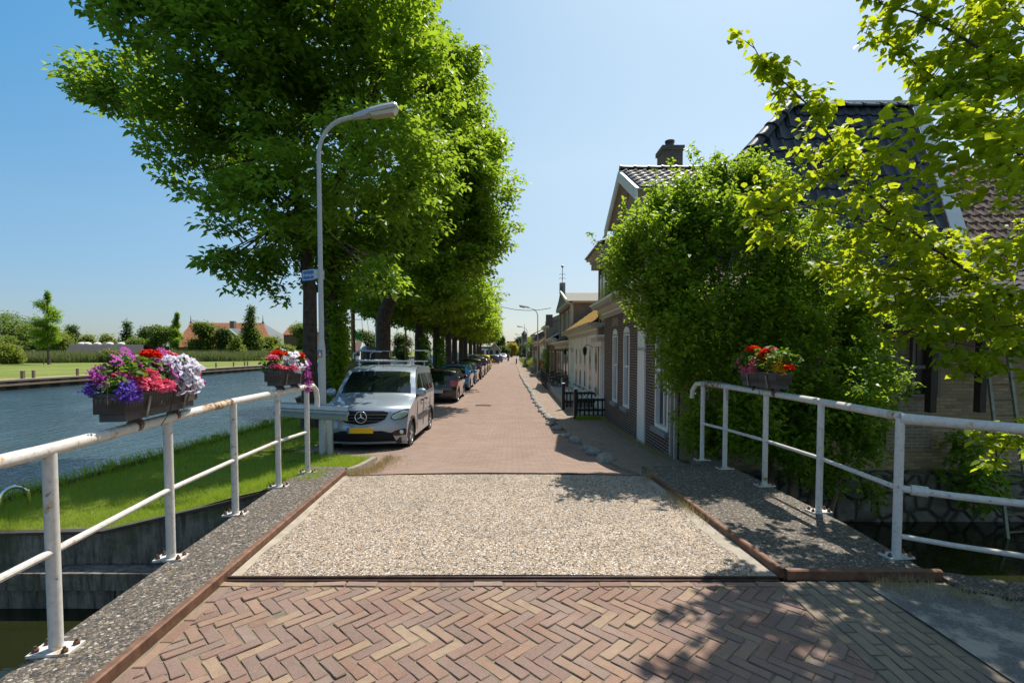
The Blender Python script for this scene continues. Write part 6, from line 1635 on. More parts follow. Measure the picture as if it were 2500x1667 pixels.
def PL(lst, Y, jit, rn, flat=.8):
    """lobes measured in photo pixels at depth Y"""
    out = []
    for px, py, pr in lst:
        y = Y+rn.uniform(-jit, jit); c = W(px, py, y); r = pr*y/F; out.append((c, (r, r*1.05, r*.95)))
    return out
rn = random.Random(21)
# ---- big near lime tree on the left
T1 = [(430, 60, 140), (330, 215, 105), (245, 215, 70), (440, 300, 120), (560, 160, 150), (500, 420, 105), (600, 330, 140), (700, 120, 170), (760, 300, 170), (620, 540, 115), (540, 640, 50), (610, 670, 62), (720, 640, 105), (700, 480, 140), (880, 200, 170), (960, 90, 110), (1040, 210, 100), (930, 380, 150), (1060, 400, 90), (840, 520, 130), (960, 560, 120), (830, 660, 80), (930, 680, 60),
      (380, -160, 180), (600, -120, 200), (800, -120, 200), (960, -60, 120), (700, -350, 260), (280, 20, 60), (1010, 20, 45)]
lob = PL(T1, 14.4, 2.3, rn)
tb = W(757, 1010, 14.0); tb.z = ZS; tb2 = W(815, 1010, 15.2); tb2.z = ZS
tr = [[(tb, .28), ((tb.x+.02, tb.y, 1.0), .20), ((tb.x+.05, tb.y, 3.2), .18), (W(735, 520, 14.3), .16), (W(700, 380, 14.4), .11)],
      [(tb2, .34), ((tb2.x, tb2.y, 1.2), .26), (W(800, 640, 15.1), .22), (W(810, 480, 15), .18), (W(880, 330, 15), .12)]]
tree('lime_tree', 'huge lime tree with two trunks spreading over the river bank behind the lamp post', 'tree', (tb.x, tb.y, ZS), tr, lob, M['leaf_lime'], 98000, .185, .38, 1, 'trees in the row along the river', cl=17, twig=12, shell=.3, up=.5, thr=.05, nf=.85, flat=.45, hang=.8)
T2 = [(1085, 170, 85), (1110, 270, 80), (1040, 130, 70), (1150, 370, 75), (1190, 455, 72), (1205, 560, 58), (1075, 400, 110), (1010, 510, 110), (1110, 560, 100), (1160, 640, 45), (960, 650, 90), (1060, 680, 90), (905, 715, 45), (1190, 360, 45)]
lob = PL(T2, 21.2, 1.6, rn); tb = W(935, 900, 21.0); tb.z = ZS
tree('lime_tree', 'second lime tree of the row leaning over the street behind the van', 'tree', (tb.x, tb.y, ZS), [[(tb, .42), ((tb.x, tb.y, .8), .33), ((tb.x+.05, tb.y, 3.0), .30), (W(985, 640, 21), .2), (W(1040, 480, 21), .13)]], lob, M['leaf_lime'], 62000, .21, .46, 2, 'trees in the row along the river', cl=18, twig=6, shell=.25, thr=-.04, nf=.7, flat=.45, hang=.8)
def rowtree(idx, Y, x, H, rad, nl, ls, label, seed, mat='leaf_far'):
    rr = random.Random(seed); lob = []
    for k in range(9):
        a = rr.uniform(0, 6.28); q = rr.uniform(.3, 1)*rad*.55; zc = 1.55+(H-1.9)*(.2+.75*(k/8)); f = math.sin(math.pi*min(1, .28+.62*k/8))
        lob.append((Vector((x+math.cos(a)*q*f+.2, Y+math.sin(a)*q*f, ZS+4.9+(H-6.3)*(k/8))), (rad*.62*(.65+.4*f), rad*.62*(.65+.4*f), min(rad*.5, 1.3+(H-6.3)*(k/8)))))
    for a in (0, 1.57, 3.14, 4.71): lob.append((Vector((x+math.cos(a)*rad*.5, Y+math.sin(a)*rad*.5, ZS+4.9+rr.uniform(0, .6))), (rad*.5, rad*.5, 1.1)))
    return tree('lime_tree', label, 'tree', (x, Y, ZS), [[((x, Y, ZS), .36), ((x, Y, ZS+.8), .28), ((x, Y, ZS+3.0), .26), ((x+.05, Y, ZS+5), .16), ((x, Y, ZS+7), .08)]], lob, M[mat], nl, ls, .42, seed, 'trees in the row along the river', cl=16, twig=3, shell=.3, thr=-.08, nf=.6, flat=.5, hang=.6)
ords = ['third', 'fourth', 'fifth', 'sixth', 'seventh', 'eighth', 'ninth', 'tenth', 'eleventh', 'twelfth', 'thirteenth', 'fourteenth']
t3 = rowtree(3, 28.5, -5.3, 11.0, 4.9, 50000, .22, 'third lime tree of the row from the camera with ivy on its trunk', 33)
t4 = rowtree(4, 35.0, -5.3, 10.2, 4.5, 32000, .26, 'fourth lime tree of the row from the camera', 34)
t5 = rowtree(5, 41.5, -5.3, 9.8, 4.2, 22000, .30, 'fifth lime tree of the row from the camera', 35)
for i, (Y, sc) in enumerate(((48, 1.0), (54.5, .97), (60, 1.02), (68, 1.0), (76, .98), (84, .95), (92, .9))):
    src = t5 if i % 2 else t4
    if Y > 60: src = t5
    c = copy_tree(src); c.location = (-5.3-.007*Y+.1, Y, ZS); c.rotation_euler = (0, 0, (i*1.9) % 6.28); c.scale = (sc, sc, sc)
    c['label'] = '%s lime tree of the row from the camera' % ords[3+i]
# ---- ivy on trunks
def ivy(label, x, Y, side, h, seed, n=500, ls=.10, depth=None):
    rng = np.random.default_rng(seed); p = np.stack([x+side*np.abs(rng.normal(.22, .13, n)), Y-.2+rng.normal(0, .22, n), ZS+rng.random(n)**.9*h], 1)
    v, f = leaf_arrays(p, rng, 9, .15, ls, .3, 'quad', .3, .8); o = np_mesh('ivy', v, f, M['leaf_far']); tag(o, label, 'ivy')
ivy('bright ivy climbing the right side of the big tree behind the van', -5.35, 15.0, 1, 3.6, 8, 420, .10)
ivy('ivy on the trunk of the third lime tree', -5.1, 28.3, 1, 3.2, 9, 200, .12)
ivy('ivy on the trunk of the fourth lime tree', -5.1, 34.8, 1, 3.0, 10, 200, .13)
# ---- big shrub by the canal
SH = [(1790, 440, 50), (1860, 470, 70), (1740, 450, 40), (1510, 640, 40), (1600, 520, 40), (2150, 960, 45), (1548, 590, 62), (1540, 680, 45), (1620, 545, 75), (1690, 520, 85), (1770, 470, 60), (1740, 560, 110), (1840, 560, 110), (1620, 660, 100), (1580, 740, 60), (1930, 640, 120), (1660, 770, 110), (1780, 740, 130), (1900, 790, 130), (2040, 720, 90), (2090, 800, 80), (2110, 900, 75), (1680, 900, 85), (1800, 900, 120), (1930, 950, 120), (2060, 980, 100), (2090, 1080, 60), (1700, 1020, 55), (1820, 1040, 90), (1950, 1090, 85), (1720, 1090, 45), (2010, 1160, 55)]
rn = random.Random(5); lob = []
for px, py, pr in SH:
    y = 7.75+rn.uniform(-.35, .35); y -= .3 if py > 900 else 0; c = W(px, py, y); r = pr*y/F; lob.append((c, (r, min(r, .62), r)))
t = tree('privet_shrub', 'large dense leafy shrub between the right railing and the brick house', 'shrub', (4.2, 7.7, -1.3), [[((3.9+.3*k, 7.6, -1.4), .06), ((4.0+.35*k, 7.6, -.3), .05), ((3.6+.6*k, 7.7, .8), .045), ((3.3+.8*k, 7.7, 1.8), .03)] for k in range(4)], lob, M['leaf_bush'], 95000, .072, .15, 7, None, cl=12, twig=10, shell=.15, up=.35, thr=.0, nf=1.5, barkm='wood', hang=-.3)
# sprigs standing out of the shrub
rng = np.random.default_rng(12); cs = []; rn = random.Random(3); b = MB()
sprig0 = [(c, r) for c, r in lob]
for _ in range(260):
    c, r = sprig0[rn.randrange(len(sprig0))]; d = Vector((rn.gauss(0, .8), rn.gauss(-.5, .6), rn.gauss(.5, .6))).normalized()
    p0 = c+Vector((d.x*r[0], d.y*r[1], d.z*r[2]))*.75-Vector((4.2, 7.7, -1.3)); d2 = (d+Vector((0, 0, .9))).normalized(); L_ = rn.uniform(.25, .5)
    b.tube([p0, p0+d2*L_], [.006, .002], 4)
    for k in range(7): q = p0+d2*L_*(k+1)/7; cs.append((q.x, q.y, q.z))
edge = [(1497, 560), (1510, 545), (1480, 585), (1545, 525), (1585, 500), (1640, 480), (1665, 470), (1700, 425), (1730, 400), (1760, 395), (1800, 400), (1835, 395), (1485, 630), (1500, 700), (2190, 900), (2180, 860), (2160, 830), (2150, 1080), (2130, 780), (2185, 930), (1560, 800), (1600, 860), (1640, 960), (1730, 460), (1790, 440), (1855, 420)]
for px, py in edge:
    p = W(px, py, 7.6); c0 = W((px*3+1820)/4, (py*3+760)/4, 7.7)
    b.tube([c0-Vector((4.2, 7.7, -1.3)), p-Vector((4.2, 7.7, -1.3))], [.012, .004], 5)
    for k in range(16): f = k/16; q = c0.lerp(p, f); cs.append((q.x-4.2, q.y-7.7, q.z+1.3))
v, f = leaf_arrays(cs, rng, 6, .055, .068, .3, 'round', .1, .45); np_mesh('outer_sprigs', v, f, M['leaf_bush'], t)
b.build('twigs', M['wood'], t)
# small plants at the wall foot
def bushlet(name, label, px, py, y, pr, n, ls, mat, seed, group=None, cat='plant'):
    c = W(px, py, y); rng = np.random.default_rng(seed); r = pr*y/F
    pts = np.array([tuple(p) for p in lobe_points(rng, (0, 0, 0), (r, min(r, .5), r), n, .1, -.3, 2)])
    v, f = leaf_arrays(pts, rng, 7, .09, ls, .4, 'round', .25, .6); t = thing(name, label, cat, c, 0, group); np_mesh('leaves', v, f, mat, t)
    MB().tube([(0, 0, -r*1.2), (0, 0, r*.4)], .015, 5).build('stem', M['wood'], t); return t
bushlet('elder_bush', 'dark leafy plant growing from the foot of the old brick wall by the canal', 2380, 1170, 8.0, 75, 110, .10, M['leaf_bush'], 41)
bushlet('elder_bush', 'small upright plant against the old brick wall above the canal', 2350, 1090, 8.3, 40, 40, .09, M['leaf_bush'], 42)
bushlet('fern', 'small green plant at the stone base below the right railing', 2130, 1200, 8.0, 42, 40, .07, M['leaf_bush'], 43)
bushlet('weeds', 'small weeds at the foot of the hooked end of the right railing', 1722, 1140, 7.1, 16, 14, .05, M['leaf_far'], 44)
# ---- near right tree: overhanging branches
BR = [[(2560, 760), (2420, 700), (2300, 620), (2170, 520), (2070, 430), (2030, 340), (1985, 270), (1930, 215), (1865, 160), (1835, 105)],
      [(2300, 620), (2200, 570), (2080, 530), (1960, 505), (1880, 520), (1830, 530)],
      [(2420, 700), (2280, 690), (2150, 670), (2020, 640), (1930, 600), (1870, 570)],
      [(2520, 860), (2400, 850), (2300, 830), (2220, 810), (2185, 815)],
      [(2560, 820), (2380, 760), (2250, 730), (2120, 700), (2060, 670)],
      [(2560, 420), (2430, 340), (2350, 270), (2280, 190), (2190, 120), (2110, 80)],
      [(2560, 230), (2440, 150), (2330, 80), (2230, 30), (2150, 10), (2120, -40)],
      [(2560, 380), (2480, 370), (2420, 330), (2350, 300), (2320, 330)],
      [(2540, 640), (2450, 620), (2330, 600), (2200, 560), (2120, 500), (2080, 460)],
      [(2560, 40), (2440, 0), (2300, -60), (2200, -100)],
      [(2560, 330), (2480, 240), (2420, 130), (2380, 20)],
      [(2560, 960), (2470, 900), (2400, 890), (2370, 870)],
      [(2070, 430), (2010, 420), (1960, 440), (1900, 460), (1860, 450)],
      [(2560, 500), (2500, 440), (2440, 400), (2380, 360)],
      [(2560, 600), (2440, 640), (2330, 660), (2210, 640), (2120, 600), (2030, 580)],
      [(2560, 180), (2480, 180), (2380, 200), (2300, 230), (2250, 250)],
      [(2560, 780), (2440, 800), (2330, 770), (2200, 740), (2130, 740)],
      [(2560, 120), (2480, 60), (2430, -20)],
      [(2560, 700), (2480, 760), (2420, 800), (2380, 820)],
      [(2580, 1090), (2520, 1070), (2480, 1060), (2440, 1110), (2420, 1150)]]
def proj(p):
    d = p-Vector((0, 0, CAMZ)); dep = d.y*math.cos(PITCH)-d.z*math.sin(PITCH); up_ = d.y*math.sin(PITCH)+d.z*math.cos(PITCH)
    return PCX+F*d.x/dep, PCY-F*up_/dep
GAPS = [[(2010, 130), (2080, 120), (2180, 190), (2260, 300), (2050, 310)], [(2185, 285), (2265, 285), (2345, 530), (2275, 540)], [(1700, 230), (1925, 245), (1915, 420), (1700, 430)], [(1700, 0), (1800, 0), (1900, 90), (1990, 190), (2050, 120), (2000, 0)]]
UP_ = [i for i, b_ in enumerate(BR) if b_[0][1] < 430]
rn = random.Random(9); rng = np.random.default_rng(9)
TB = Vector((6.6, 3.3, -.4)); t = thing('hazel_tree', 'bright green tree with large leaves hanging into the picture from the right over the canal', 'tree', TB)
cs = []; b = MB()
b.tube([(0, 0, -.3), (0, 0, 1.5), (.05, .2, 3.5), (.1, .5, 5.5), (0, .7, 8)], [.2, .17, .14, .10, .05], 10, False)
for bi, br in enumerate(BR):
    y0 = 4.9+rn.uniform(-.3, .5)+0; pts = []
    n = len(br)
    for i, (px, py) in enumerate(br):
        f = i/(n-1); pts.append(W(px, py, y0+.5*f+rn.uniform(-.08, .08))-TB)
    if bi in (1, 2, 12, 13): pass
    else:
        root = Vector((0, .3, max(.6, pts[0].z-1.0))); pts = [root]+pts
    m_ = len(pts); r0 = .020 if bi in (0, 5, 6, 8) else .011
    b.tube(pts, [max(.004, r0*(1-.8*i/(m_-1))) for i in range(m_)], 6, False)
    for i in range(1 if len(pts) > n else 0, m_-1):
        L = (pts[i+1]-pts[i]).length
        for k in range(max(3, int(L/(.056 if bi in UP_ or bi == 0 else .08)))):
            f = rn.random(); c = pts[i].lerp(pts[i+1], f); tipf = (i+f)/m_
            s_ = (.27 if bi in UP_ else .24)*(1.15-tipf*(.85 if bi == 0 else .7))
            q = c+Vector((rn.gauss(0, s_), rn.gauss(0, s_), rn.gauss(.04, s_*.85)))
            wq = q+TB; pq = proj(wq)
            if any(inpoly(pq[0], pq[1], Z_) for Z_ in GAPS) and rn.random() < .88: continue
            if (q-c).length < 1.0:
                b.tube([c, c.lerp(q, .5)+Vector((0, 0, .02)), q], [.005, .004, .002], 4, False)
                for u in (.45, .7, .9, 1.05): p_ = c.lerp(q, u); cs.append(tuple(p_))
b.build('trunk', M['bark'], t, fix=False, smooth=True)
v, f = leaf_arrays(cs, rng, 6, .09, .080, .42, 'round', .3, .78, .8, .4); np_mesh('crown', v, f, M['leaf_hazel'], t)
print('hazel clusters', len(cs))
# upper crown outside the frame, casts the dappled shade at lower right
rng = np.random.default_rng(19); pts = []
for c, r, n in (((-2.3, 1.0, 3.6), .62, 60), ((-3.0, 1.3, 3.9), .45, 26), ((-1.2, -.3, 3.9), 1.0, 150), ((0, -.5, 4.6), 1.4, 160), ((-.6, -1.6, 3.6), 1.0, 120), ((.3, 1.2, 6), 1.3, 150), ((-3.15, 2.3, 6.7), .62, 130), ((-3.75, 2.0, 6.8), .42, 50), ((-2.4, 2.0, 6.8), .6, 90)):
    pts += [tuple(p) for p in lobe_points(rng, c, (r, r, r*.7), n, .1, -.2, 1.5)]
v, f = leaf_arrays(pts, rng, 8, .16, .105, .5, 'round', .25, .8); np_mesh('upper_crown', v, f, M['leaf_hazel'], t)

# ================================================================== FAR RIVER BANK
ZB = -.62
b = MB()
yl = [-60, 10, 36, 70, 130, 300, 800, 2600]
xb = lambda y: -37.0+.0*y
b.add([(x, y, ZB) for y in yl for x in (-2600, -150, -70, xb(y))], [(j*4+i, j*4+i+1, j*4+i+5, j*4+i+4) for j in range(len(yl)-1) for i in range(3)])
structure(b.build('far_meadow', M['lawn'], fix=False))
b = MB(); b.quad((-36.9, -60, ZW-.3), (-36.9, 800, ZW-.3), (-36.9, 800, ZB-.05), (-36.9, -60, ZB-.05))
qt = NT('quay_piles'); o_ = qt.coord('Object'); wv = qt.n('TexWave', wave_type='BANDS', bands_direction='Y'); wv.inputs['Scale'].default_value = .18; qt.l(o_, wv.inputs['Vector']); qt.col(qt.mix(qt.ramp(wv.outputs['Fac'], [(.45, 0), (.55, 1)]), (.018, .014, .012), (.075, .055, .045))); qt.set(rough=.8); M['piles'] = qt.m
tag(b.build('quay_wall', M['piles'], fix=False), 'long dark timber quay wall along the far side of the river', 'quay wall')
b = MB(); b.box(-37.1, -36.7, -60, 800, ZB-.42, ZB-.30); tag(b.build('waling', M['wood']), 'pale horizontal timber beam along the far quay wall', 'beam')
b = MB(); b.box(-37.4, -36.85, -60, 800, ZB-.08, ZB+.04); tag(b.build('quay_capping', plain('quay_cap', (.24, .20, .15), .9)), 'weathered timber cap along the top of the far quay', 'quay cap')
b = MB(); b.box(-38.2, -37.4, -60, 800, ZB, ZB+.03); structure(b.build('quay_path', plain('dry_path', (.42, .33, .2), .95)))
for i, (px, s_, lb) in enumerate(((51, 1.3, 'thick grey mooring post at far left on the far quay'), (79, 1, 'thin dark mooring post beside the thick one on the far quay'), (187, 1, 'mooring post on the far quay left of the flower box'), (527, .9, 'mooring post on the far quay just right of the flower box'), (570, .9, 'second mooring post right of the flower box on the far quay'), (597, .9, 'third mooring post right of the flower box on the far quay'), (604, .9, 'fourth mooring post right of the flower box on the far quay'))):
    dx = (px-PCX)/F; Y = -37.6/dx; b = MB(); b.box(-37.7, -37.7+.16*s_, Y, Y+.14*s_, ZB, ZB+.62); tag(b.build('mooring_post', M['wood']), lb, 'post', 'mooring posts on the far quay')
# reeds
rng = np.random.default_rng(3); n = 13000; poly_ = [(-150, 62), (-100, 76), (-78, 88), (-55, 101), (-47, 130), (-43, 190)]
sg_ = rng.integers(0, 5, n); ff = rng.random(n); pa = np.array(poly_); xx_ = pa[sg_, 0]+(pa[sg_+1, 0]-pa[sg_, 0])*ff-rng.random(n)*3; yy_ = pa[sg_, 1]+(pa[sg_+1, 1]-pa[sg_, 1])*ff+rng.random(n)*7
v, f = leaf_arrays(np.stack([xx_, yy_, np.full(n, ZB)], 1), rng, 9, .45, 1.7, .2, 'blade'); o = np_mesh('reed_bed', v, f, M['reed']); tag(o, 'band of tall pale green reeds behind the far meadow', 'reeds', kind='stuff')
n = 3500; yy_ = rng.uniform(44, 70, n); xx_ = -37-yy_*.22-rng.uniform(10, 22, n)
# simple background trees
def bgtree(label, px, top, bot, wpx, Y, mat, seed, nl=9000, ls=None, shape='round', name='tree', group='trees and bushes beyond the river', trunk=True):
    Y = Y*1.42 if 300 < px < 780 else Y
    c0 = W(px, bot, Y); base = Vector((c0.x, c0.y, ZB)); zt = W(px, top, Y).z; r = wpx*Y/F/2; rr = random.Random(seed); H = zt-ZB; lob = []
    if shape == 'round':
        for k in range(9):
            a = rr.uniform(0, 6.28); q = r*rr.uniform(.2, .62); zc = ZB+H*rr.uniform(.16, .82); lob.append((base+Vector((math.cos(a)*q, math.sin(a)*q, zc-ZB)), r*rr.uniform(.35, .55)))
        lob.append((base+Vector((0, 0, H*.8)), (r*.5, r*.5, H*.2)))
    elif shape == 'cone':
        for k in range(9): f = k/8; lob.append((base+Vector((rr.uniform(-.15, .15)*r, 0, H*(.12+.85*f))), (r*(1.0-.86*f), r*(1.0-.86*f), H*.09)))
    elif shape == 'column':
        for k in range(11):
            f = k/10; w_ = r*(.5+.5*math.sin(math.pi*min(1, .25+f*.75)))*(1 if f < .85 else .35); a = rr.uniform(0, 6.28); lob.append((base+Vector((math.cos(a)*w_*.5, math.sin(a)*w_*.5, H*(.3+.67*f))), (w_*.6, w_*.6, H*.06)))
    nl = int(nl*1.5); wpx = wpx*1.12; ls = ls or max(.16, Y/F*5.0)
    return tree(name, label, 'tree', base, [[(base, max(.12, r*.07)), (base+Vector((0, 0, H*.3)), max(.1, r*.05)), (base+Vector((0, 0, H*.6)), max(.08, r*.04))]], lob, M[mat], nl, ls, ls*1.6, seed, group, cl=8, twig=2, shell=.15, thr=-.25, nf=.25)
X = bgtree
X('slender young tree with three stakes on the far meadow at left', 118, 714, 885, 62, 77, 'leaf_lime', 50, 7000, .22, 'column', trunk=True)
base = W(118, 885, 77); 
for k, dx in enumerate((-.55, .5)): tag(MB().tube([(base.x+dx, 76.8, ZB), (base.x+dx, 76.8, ZB+1.9)], .05, 6).build('tree_stake', M['wood']), ('left wooden stake of the slender young tree', 'right wooden stake of the slender young tree')[k], 'stake', 'stakes beside the young tree')
X('broad round dark green trees at the far left', 60, 790, 870, 190, 118, 'leaf_bg2', 51, 9000)
X('rounded light green bush at the far left edge of the meadow', 22, 845, 892, 80, 80, 'leaf_bg3', 52, 3500)
X('small round tree rising behind the left hedge', 176, 793, 850, 42, 150, 'leaf_bg1', 53, 2500)
X('leafy tree left of the dark low roof', 150, 812, 868, 70, 112, 'leaf_bg3', 54, 3500)
X('low green trees behind the dark roof', 215, 818, 850, 60, 160, 'leaf_bg3', 55, 2500)
X('yellow green trees behind the right part of the dark roof', 262, 815, 850, 50, 160, 'leaf_bg3', 56, 2500)
X('dark blue green pine behind the dark low roof', 310, 788, 850, 46, 120, 'leaf_bg1', 57, 3000, None, 'cone')
X('dark tree crown right of the pine', 358, 796, 850, 52, 130, 'leaf_bg1', 58, 3000)
X('shaggy green trees in front of the hedge, left of the columnar tree', 395, 795, 872, 75, 82, 'leaf_bg2', 59, 5500)
X('wide green bush behind the large flower box', 335, 830, 872, 80, 84, 'leaf_bg2', 60, 4500)
X('narrow columnar young tree before the farmhouse', 434, 766, 872, 32, 75, 'leaf_lime', 61, 5000, .25, 'column')
X('loose willow like tree in front of the orange farmhouse roof', 492, 784, 874, 72, 78, 'leaf_bg2', 62, 6500)
X('small dark tree before the farmhouse gable', 544, 800, 872, 46, 78, 'leaf_bg1', 63, 3800)
X('small light green conical bush in front of the farmhouse', 577, 824, 874, 48, 74, 'leaf_bg3', 64, 3500, None, 'cone')
X('tall ragged poplar beside the farmhouse gable', 612, 754, 868, 66, 84, 'leaf_bg2', 65, 6500, None, 'cone')
X('light green bushes right of the poplar', 660, 824, 870, 60, 88, 'leaf_bg3', 66, 3500)
X('round green tree left of the lamp post', 735, 790, 860, 70, 98, 'leaf_bg2', 67, 4500)
X('low hedge like bushes at the reed edge beside the lamp post', 700, 846, 874, 60, 80, 'leaf_bg3', 68, 3000)
X('green trees between the boat masts behind the van', 838, 798, 862, 70, 120, 'leaf_bg2', 69, 4500)
X('dark round tree between the second mast and the flags', 885, 805, 862, 60, 130, 'leaf_bg1', 70, 3500)
X('dark tree far behind the moored boats', 978, 815, 862, 60, 150, 'leaf_bg1', 71, 3000)
X('far dark wood at the end of the river', 925, 820, 862, 60, 190, 'leaf_bg1', 72, 2500)
X('sparse grey green shrub in front of the dark low roof', 268, 850, 880, 50, 92, 'leaf_bg2', 73, 900)
for i, (px, tp, w_, mt) in enumerate(((10, 822, 60, 'leaf_bg2'), (100, 830, 60, 'leaf_bg2'), (205, 846, 50, 'leaf_bg2'), (450, 838, 60, 'leaf_bg2'), (525, 838, 50, 'leaf_bg2'), (640, 838, 60, 'leaf_bg1'), (760, 836, 60, 'leaf_bg2'))):
    X(['hedge bush at the left edge behind the big tree clump', 'hedge bush behind the slender young tree', 'hedge bush at the left end of the dark roof', 'hedge bush right of the columnar tree', 'hedge bush between willow and small dark tree', 'dark hedge bush right of the poplar', 'hedge bush behind the lamp post'][i], px, tp, 872, w_, 110+i, mt, 80+i, 2200)
# dark low barn roof
def farp(px, py, Y): return W(px, py, Y)
t = thing('low_barn', 'low building with a wide dark tiled roof and white dome skylights', 'barn', (0, 0, 0))
a, c = farp(172, 848, 104), farp(350, 848, 104); e0, e1 = farp(158, 866, 97), farp(350, 866, 97)
b = MB(); b.poly([(e0.x, 97, e0.z), (e1.x, 97, e1.z), (c.x, 104, a.z+.6), (a.x, 104, a.z+.6)]); b.poly([(e0.x, 111, e0.z), (a.x, 104, a.z+.6), (c.x, 104, a.z+.6), (e1.x, 111, e0.z)]); b.poly([(e0.x, 97, e0.z), (a.x, 104, a.z+.6), (e0.x, 111, e0.z)]); rf = b.build('roof', M['tile_matt'], t, fix=False)
b = MB(); tiles(b, (e0.x, 97, e0.z), (1, 0, 0), (0, 7, a.z+.6-e0.z), [(0, 0), (e1.x-e0.x, 0), (c.x-e0.x, 7.2), (a.x-e0.x, 7.2)], .8, .6, .06); b.build('roof_tiles', M['tile_matt'], rf, fix=False)
MB().box(e0.x+.5, e1.x-.3, 98, 110, ZB, e0.z).build('wall', M['brick_grey'], t)
for px in (200, 214, 238, 268, 296): q = farp(px, 845, 105); MB().lathe([(.7, -.3), (.65, .1), (.4, .3), (.05, .36)], (q.x, q.y, a.z+.75), 10).build('skylight', M['white'], t)
# farmhouse
t = thing('farmhouse', 'large farmhouse with a broad orange tiled hipped roof', 'farmhouse', (0, 0, 0))
YF = 168; L0, R0 = farp(466, 788, YF), farp(642, 788, YF); l1, r1 = farp(436, 838, YF-12), farp(668, 838, YF-12); zr = L0.z; zv = l1.z-1.2
P = {'L': (L0.x, YF, zr), 'R': (R0.x, YF, zr), 'fl': (l1.x-1.5, YF-12, zv), 'fr': (r1.x, YF-12, zv), 'bl': (l1.x-1.5, YF+12, zv), 'br': (r1.x, YF+12, zv)}
b = MB(); b.poly([P['fl'], P['fr'], P['R'], P['L']]); b.poly([P['fl'], P['L'], P['bl']]); b.poly([P['bl'], P['L'], P['R'], P['br']]); rf = b.build('roof', M['tile_orange'], t, fix=False); b = MB(); b.poly([P['fr'], P['br'], P['R']]); b.build('slate_hip', plain('slate', (.08, .09, .10), .6), rf, fix=False)
sl = Vector((0, 12, zr-zv)); b = MB(); tiles(b, P['fl'], (1, 0, 0), sl, [(0, 0), (P['fr'][0]-P['fl'][0], 0), (P['R'][0]-P['fl'][0], sl.length), (P['L'][0]-P['fl'][0], sl.length)], .6, .6, .1); b.build('roof_tiles', M['tile_orange'], rf, fix=False)
MB().box(P['fl'][0]+1, P['fr'][0]-1, YF-11, YF+11, ZB, zv+.2).build('wall', M['brick_red'], t, uv=True)
for q in (P['L'], P['R']): MB().tube([(q[0], q[1], q[2]-.2), (q[0], q[1], q[2]+.5), (q[0], q[1], q[2]+2.6)], [.5, .15, .03], 6).build('finial', M['darkwood'], t)
q = farp(566, 800, YF-5); MB().box(q.x-.7, q.x+.7, YF-5, YF-3.6, q.z-2, zr+.3).build('chimney', M['brick_chim'], t)
q = farp(566, 806, YF-10); b = MB(); b.prism([(q.x-2.6, YF-12, q.z-4), (q.x+2.6, YF-12, q.z-4), (q.x+2.6, YF-12, q.z-1.6), (q.x, YF-12, q.z+.6), (q.x-2.6, YF-12, q.z-1.6)], None, (0, 6, 0)); d_ = b.build('dormer_gable', MATS['dark_green_boards'], t)
b = MB(); b.prism([(q.x-2.9, YF-12.1, q.z-1.7), (q.x, YF-12.1, q.z+.7), (q.x, YF-12.1, q.z+.2), (q.x-2.7, YF-12.1, q.z-2.0)], None, (0, .2, 0)); b.prism([(q.x+2.9, YF-12.1, q.z-1.7), (q.x, YF-12.1, q.z+.7), (q.x, YF-12.1, q.z+.2), (q.x+2.7, YF-12.1, q.z-2.0)], None, (0, .2, 0)); b.build('bargeboard', M['white'], d_)
q = farp(642, 800, YF-2); b = MB(); b.poly([(R0.x+.2, YF-.3, zr-1), (farp(674, 834, YF-2).x, YF-2, farp(674, 832, YF-2).z), (R0.x-1, YF-12.3, zv)]); b.build('slate_end', M['tile_black'], t, fix=False)
def farhouse(label, px0, px1, top, Y, roofm, wallm, group='small houses beyond the river'):
    t = thing('house', label, 'house', (0, 0, 0), 0, group); a, c = farp(px0, top, Y), farp(px1, top, Y); zr = a.z; ze = zr-2.6
    if zr-ZB < 3: ze = ZB+.9*(zr-ZB)*.5
    b = MB(); x0, x1 = a.x, c.x; b.poly([(x0, Y-4, ze), (x1, Y-4, ze), (x1-.4, Y, zr), (x0+.4, Y, zr)]); b.poly([(x0, Y+4, ze), (x0+.4, Y, zr), (x1-.4, Y, zr), (x1, Y+4, ze)]); rf = b.build('roof', M[roofm], t, fix=False)
    b = MB(); b.prism([(x0+.3, Y-3.6, ZB), (x0+.3, Y-3.6, ze), (x0+.3, Y, zr-.2), (x0+.3, Y+3.6, ze), (x0+.3, Y+3.6, ZB)], None, (x1-x0-.6, 0, 0)); b.build('wall', M[wallm], t, uv=True)
    n = max(2, int((x1-x0)/3))
    for k in range(n): xx = x0+(x1-x0)*(k+.5)/n; MB().box(xx-.5, xx+.5, Y-3.68, Y-3.6, ZB+.9, min(ze-.2, ZB+2.3)).build('window', M['winglass'], t)
farhouse('small orange roofed house between the farmhouse and the lamp post', 703, 770, 797, 150, 'tile_orange', 'brick_red')
farhouse('small house with pale pink gable behind the first boats', 868, 890, 830, 120, 'tile_brown', 'cream')
farhouse('brown roofed house peeping above the dark barn at left', 180, 232, 838, 150, 'tile_brown', 'brick_red')
farhouse('brown roofed house behind the dark barn at right', 250, 285, 834, 155, 'tile_brown', 'brick_red')
t = thing('picnic_table', 'pale picnic table by the reeds on the far meadow', 'table', W(304, 872, 70)); t.location.z = ZB
MB().box(-1.1, 1.1, -.5, .5, .74, .80).build('table_top', M['white'], t); MB().box(-.6, -.45, -.3, .3, 0, .74).build('leg', M['white'], t); MB().box(.45, .6, -.3, .3, 0, .74).build('leg', M['white'], t)

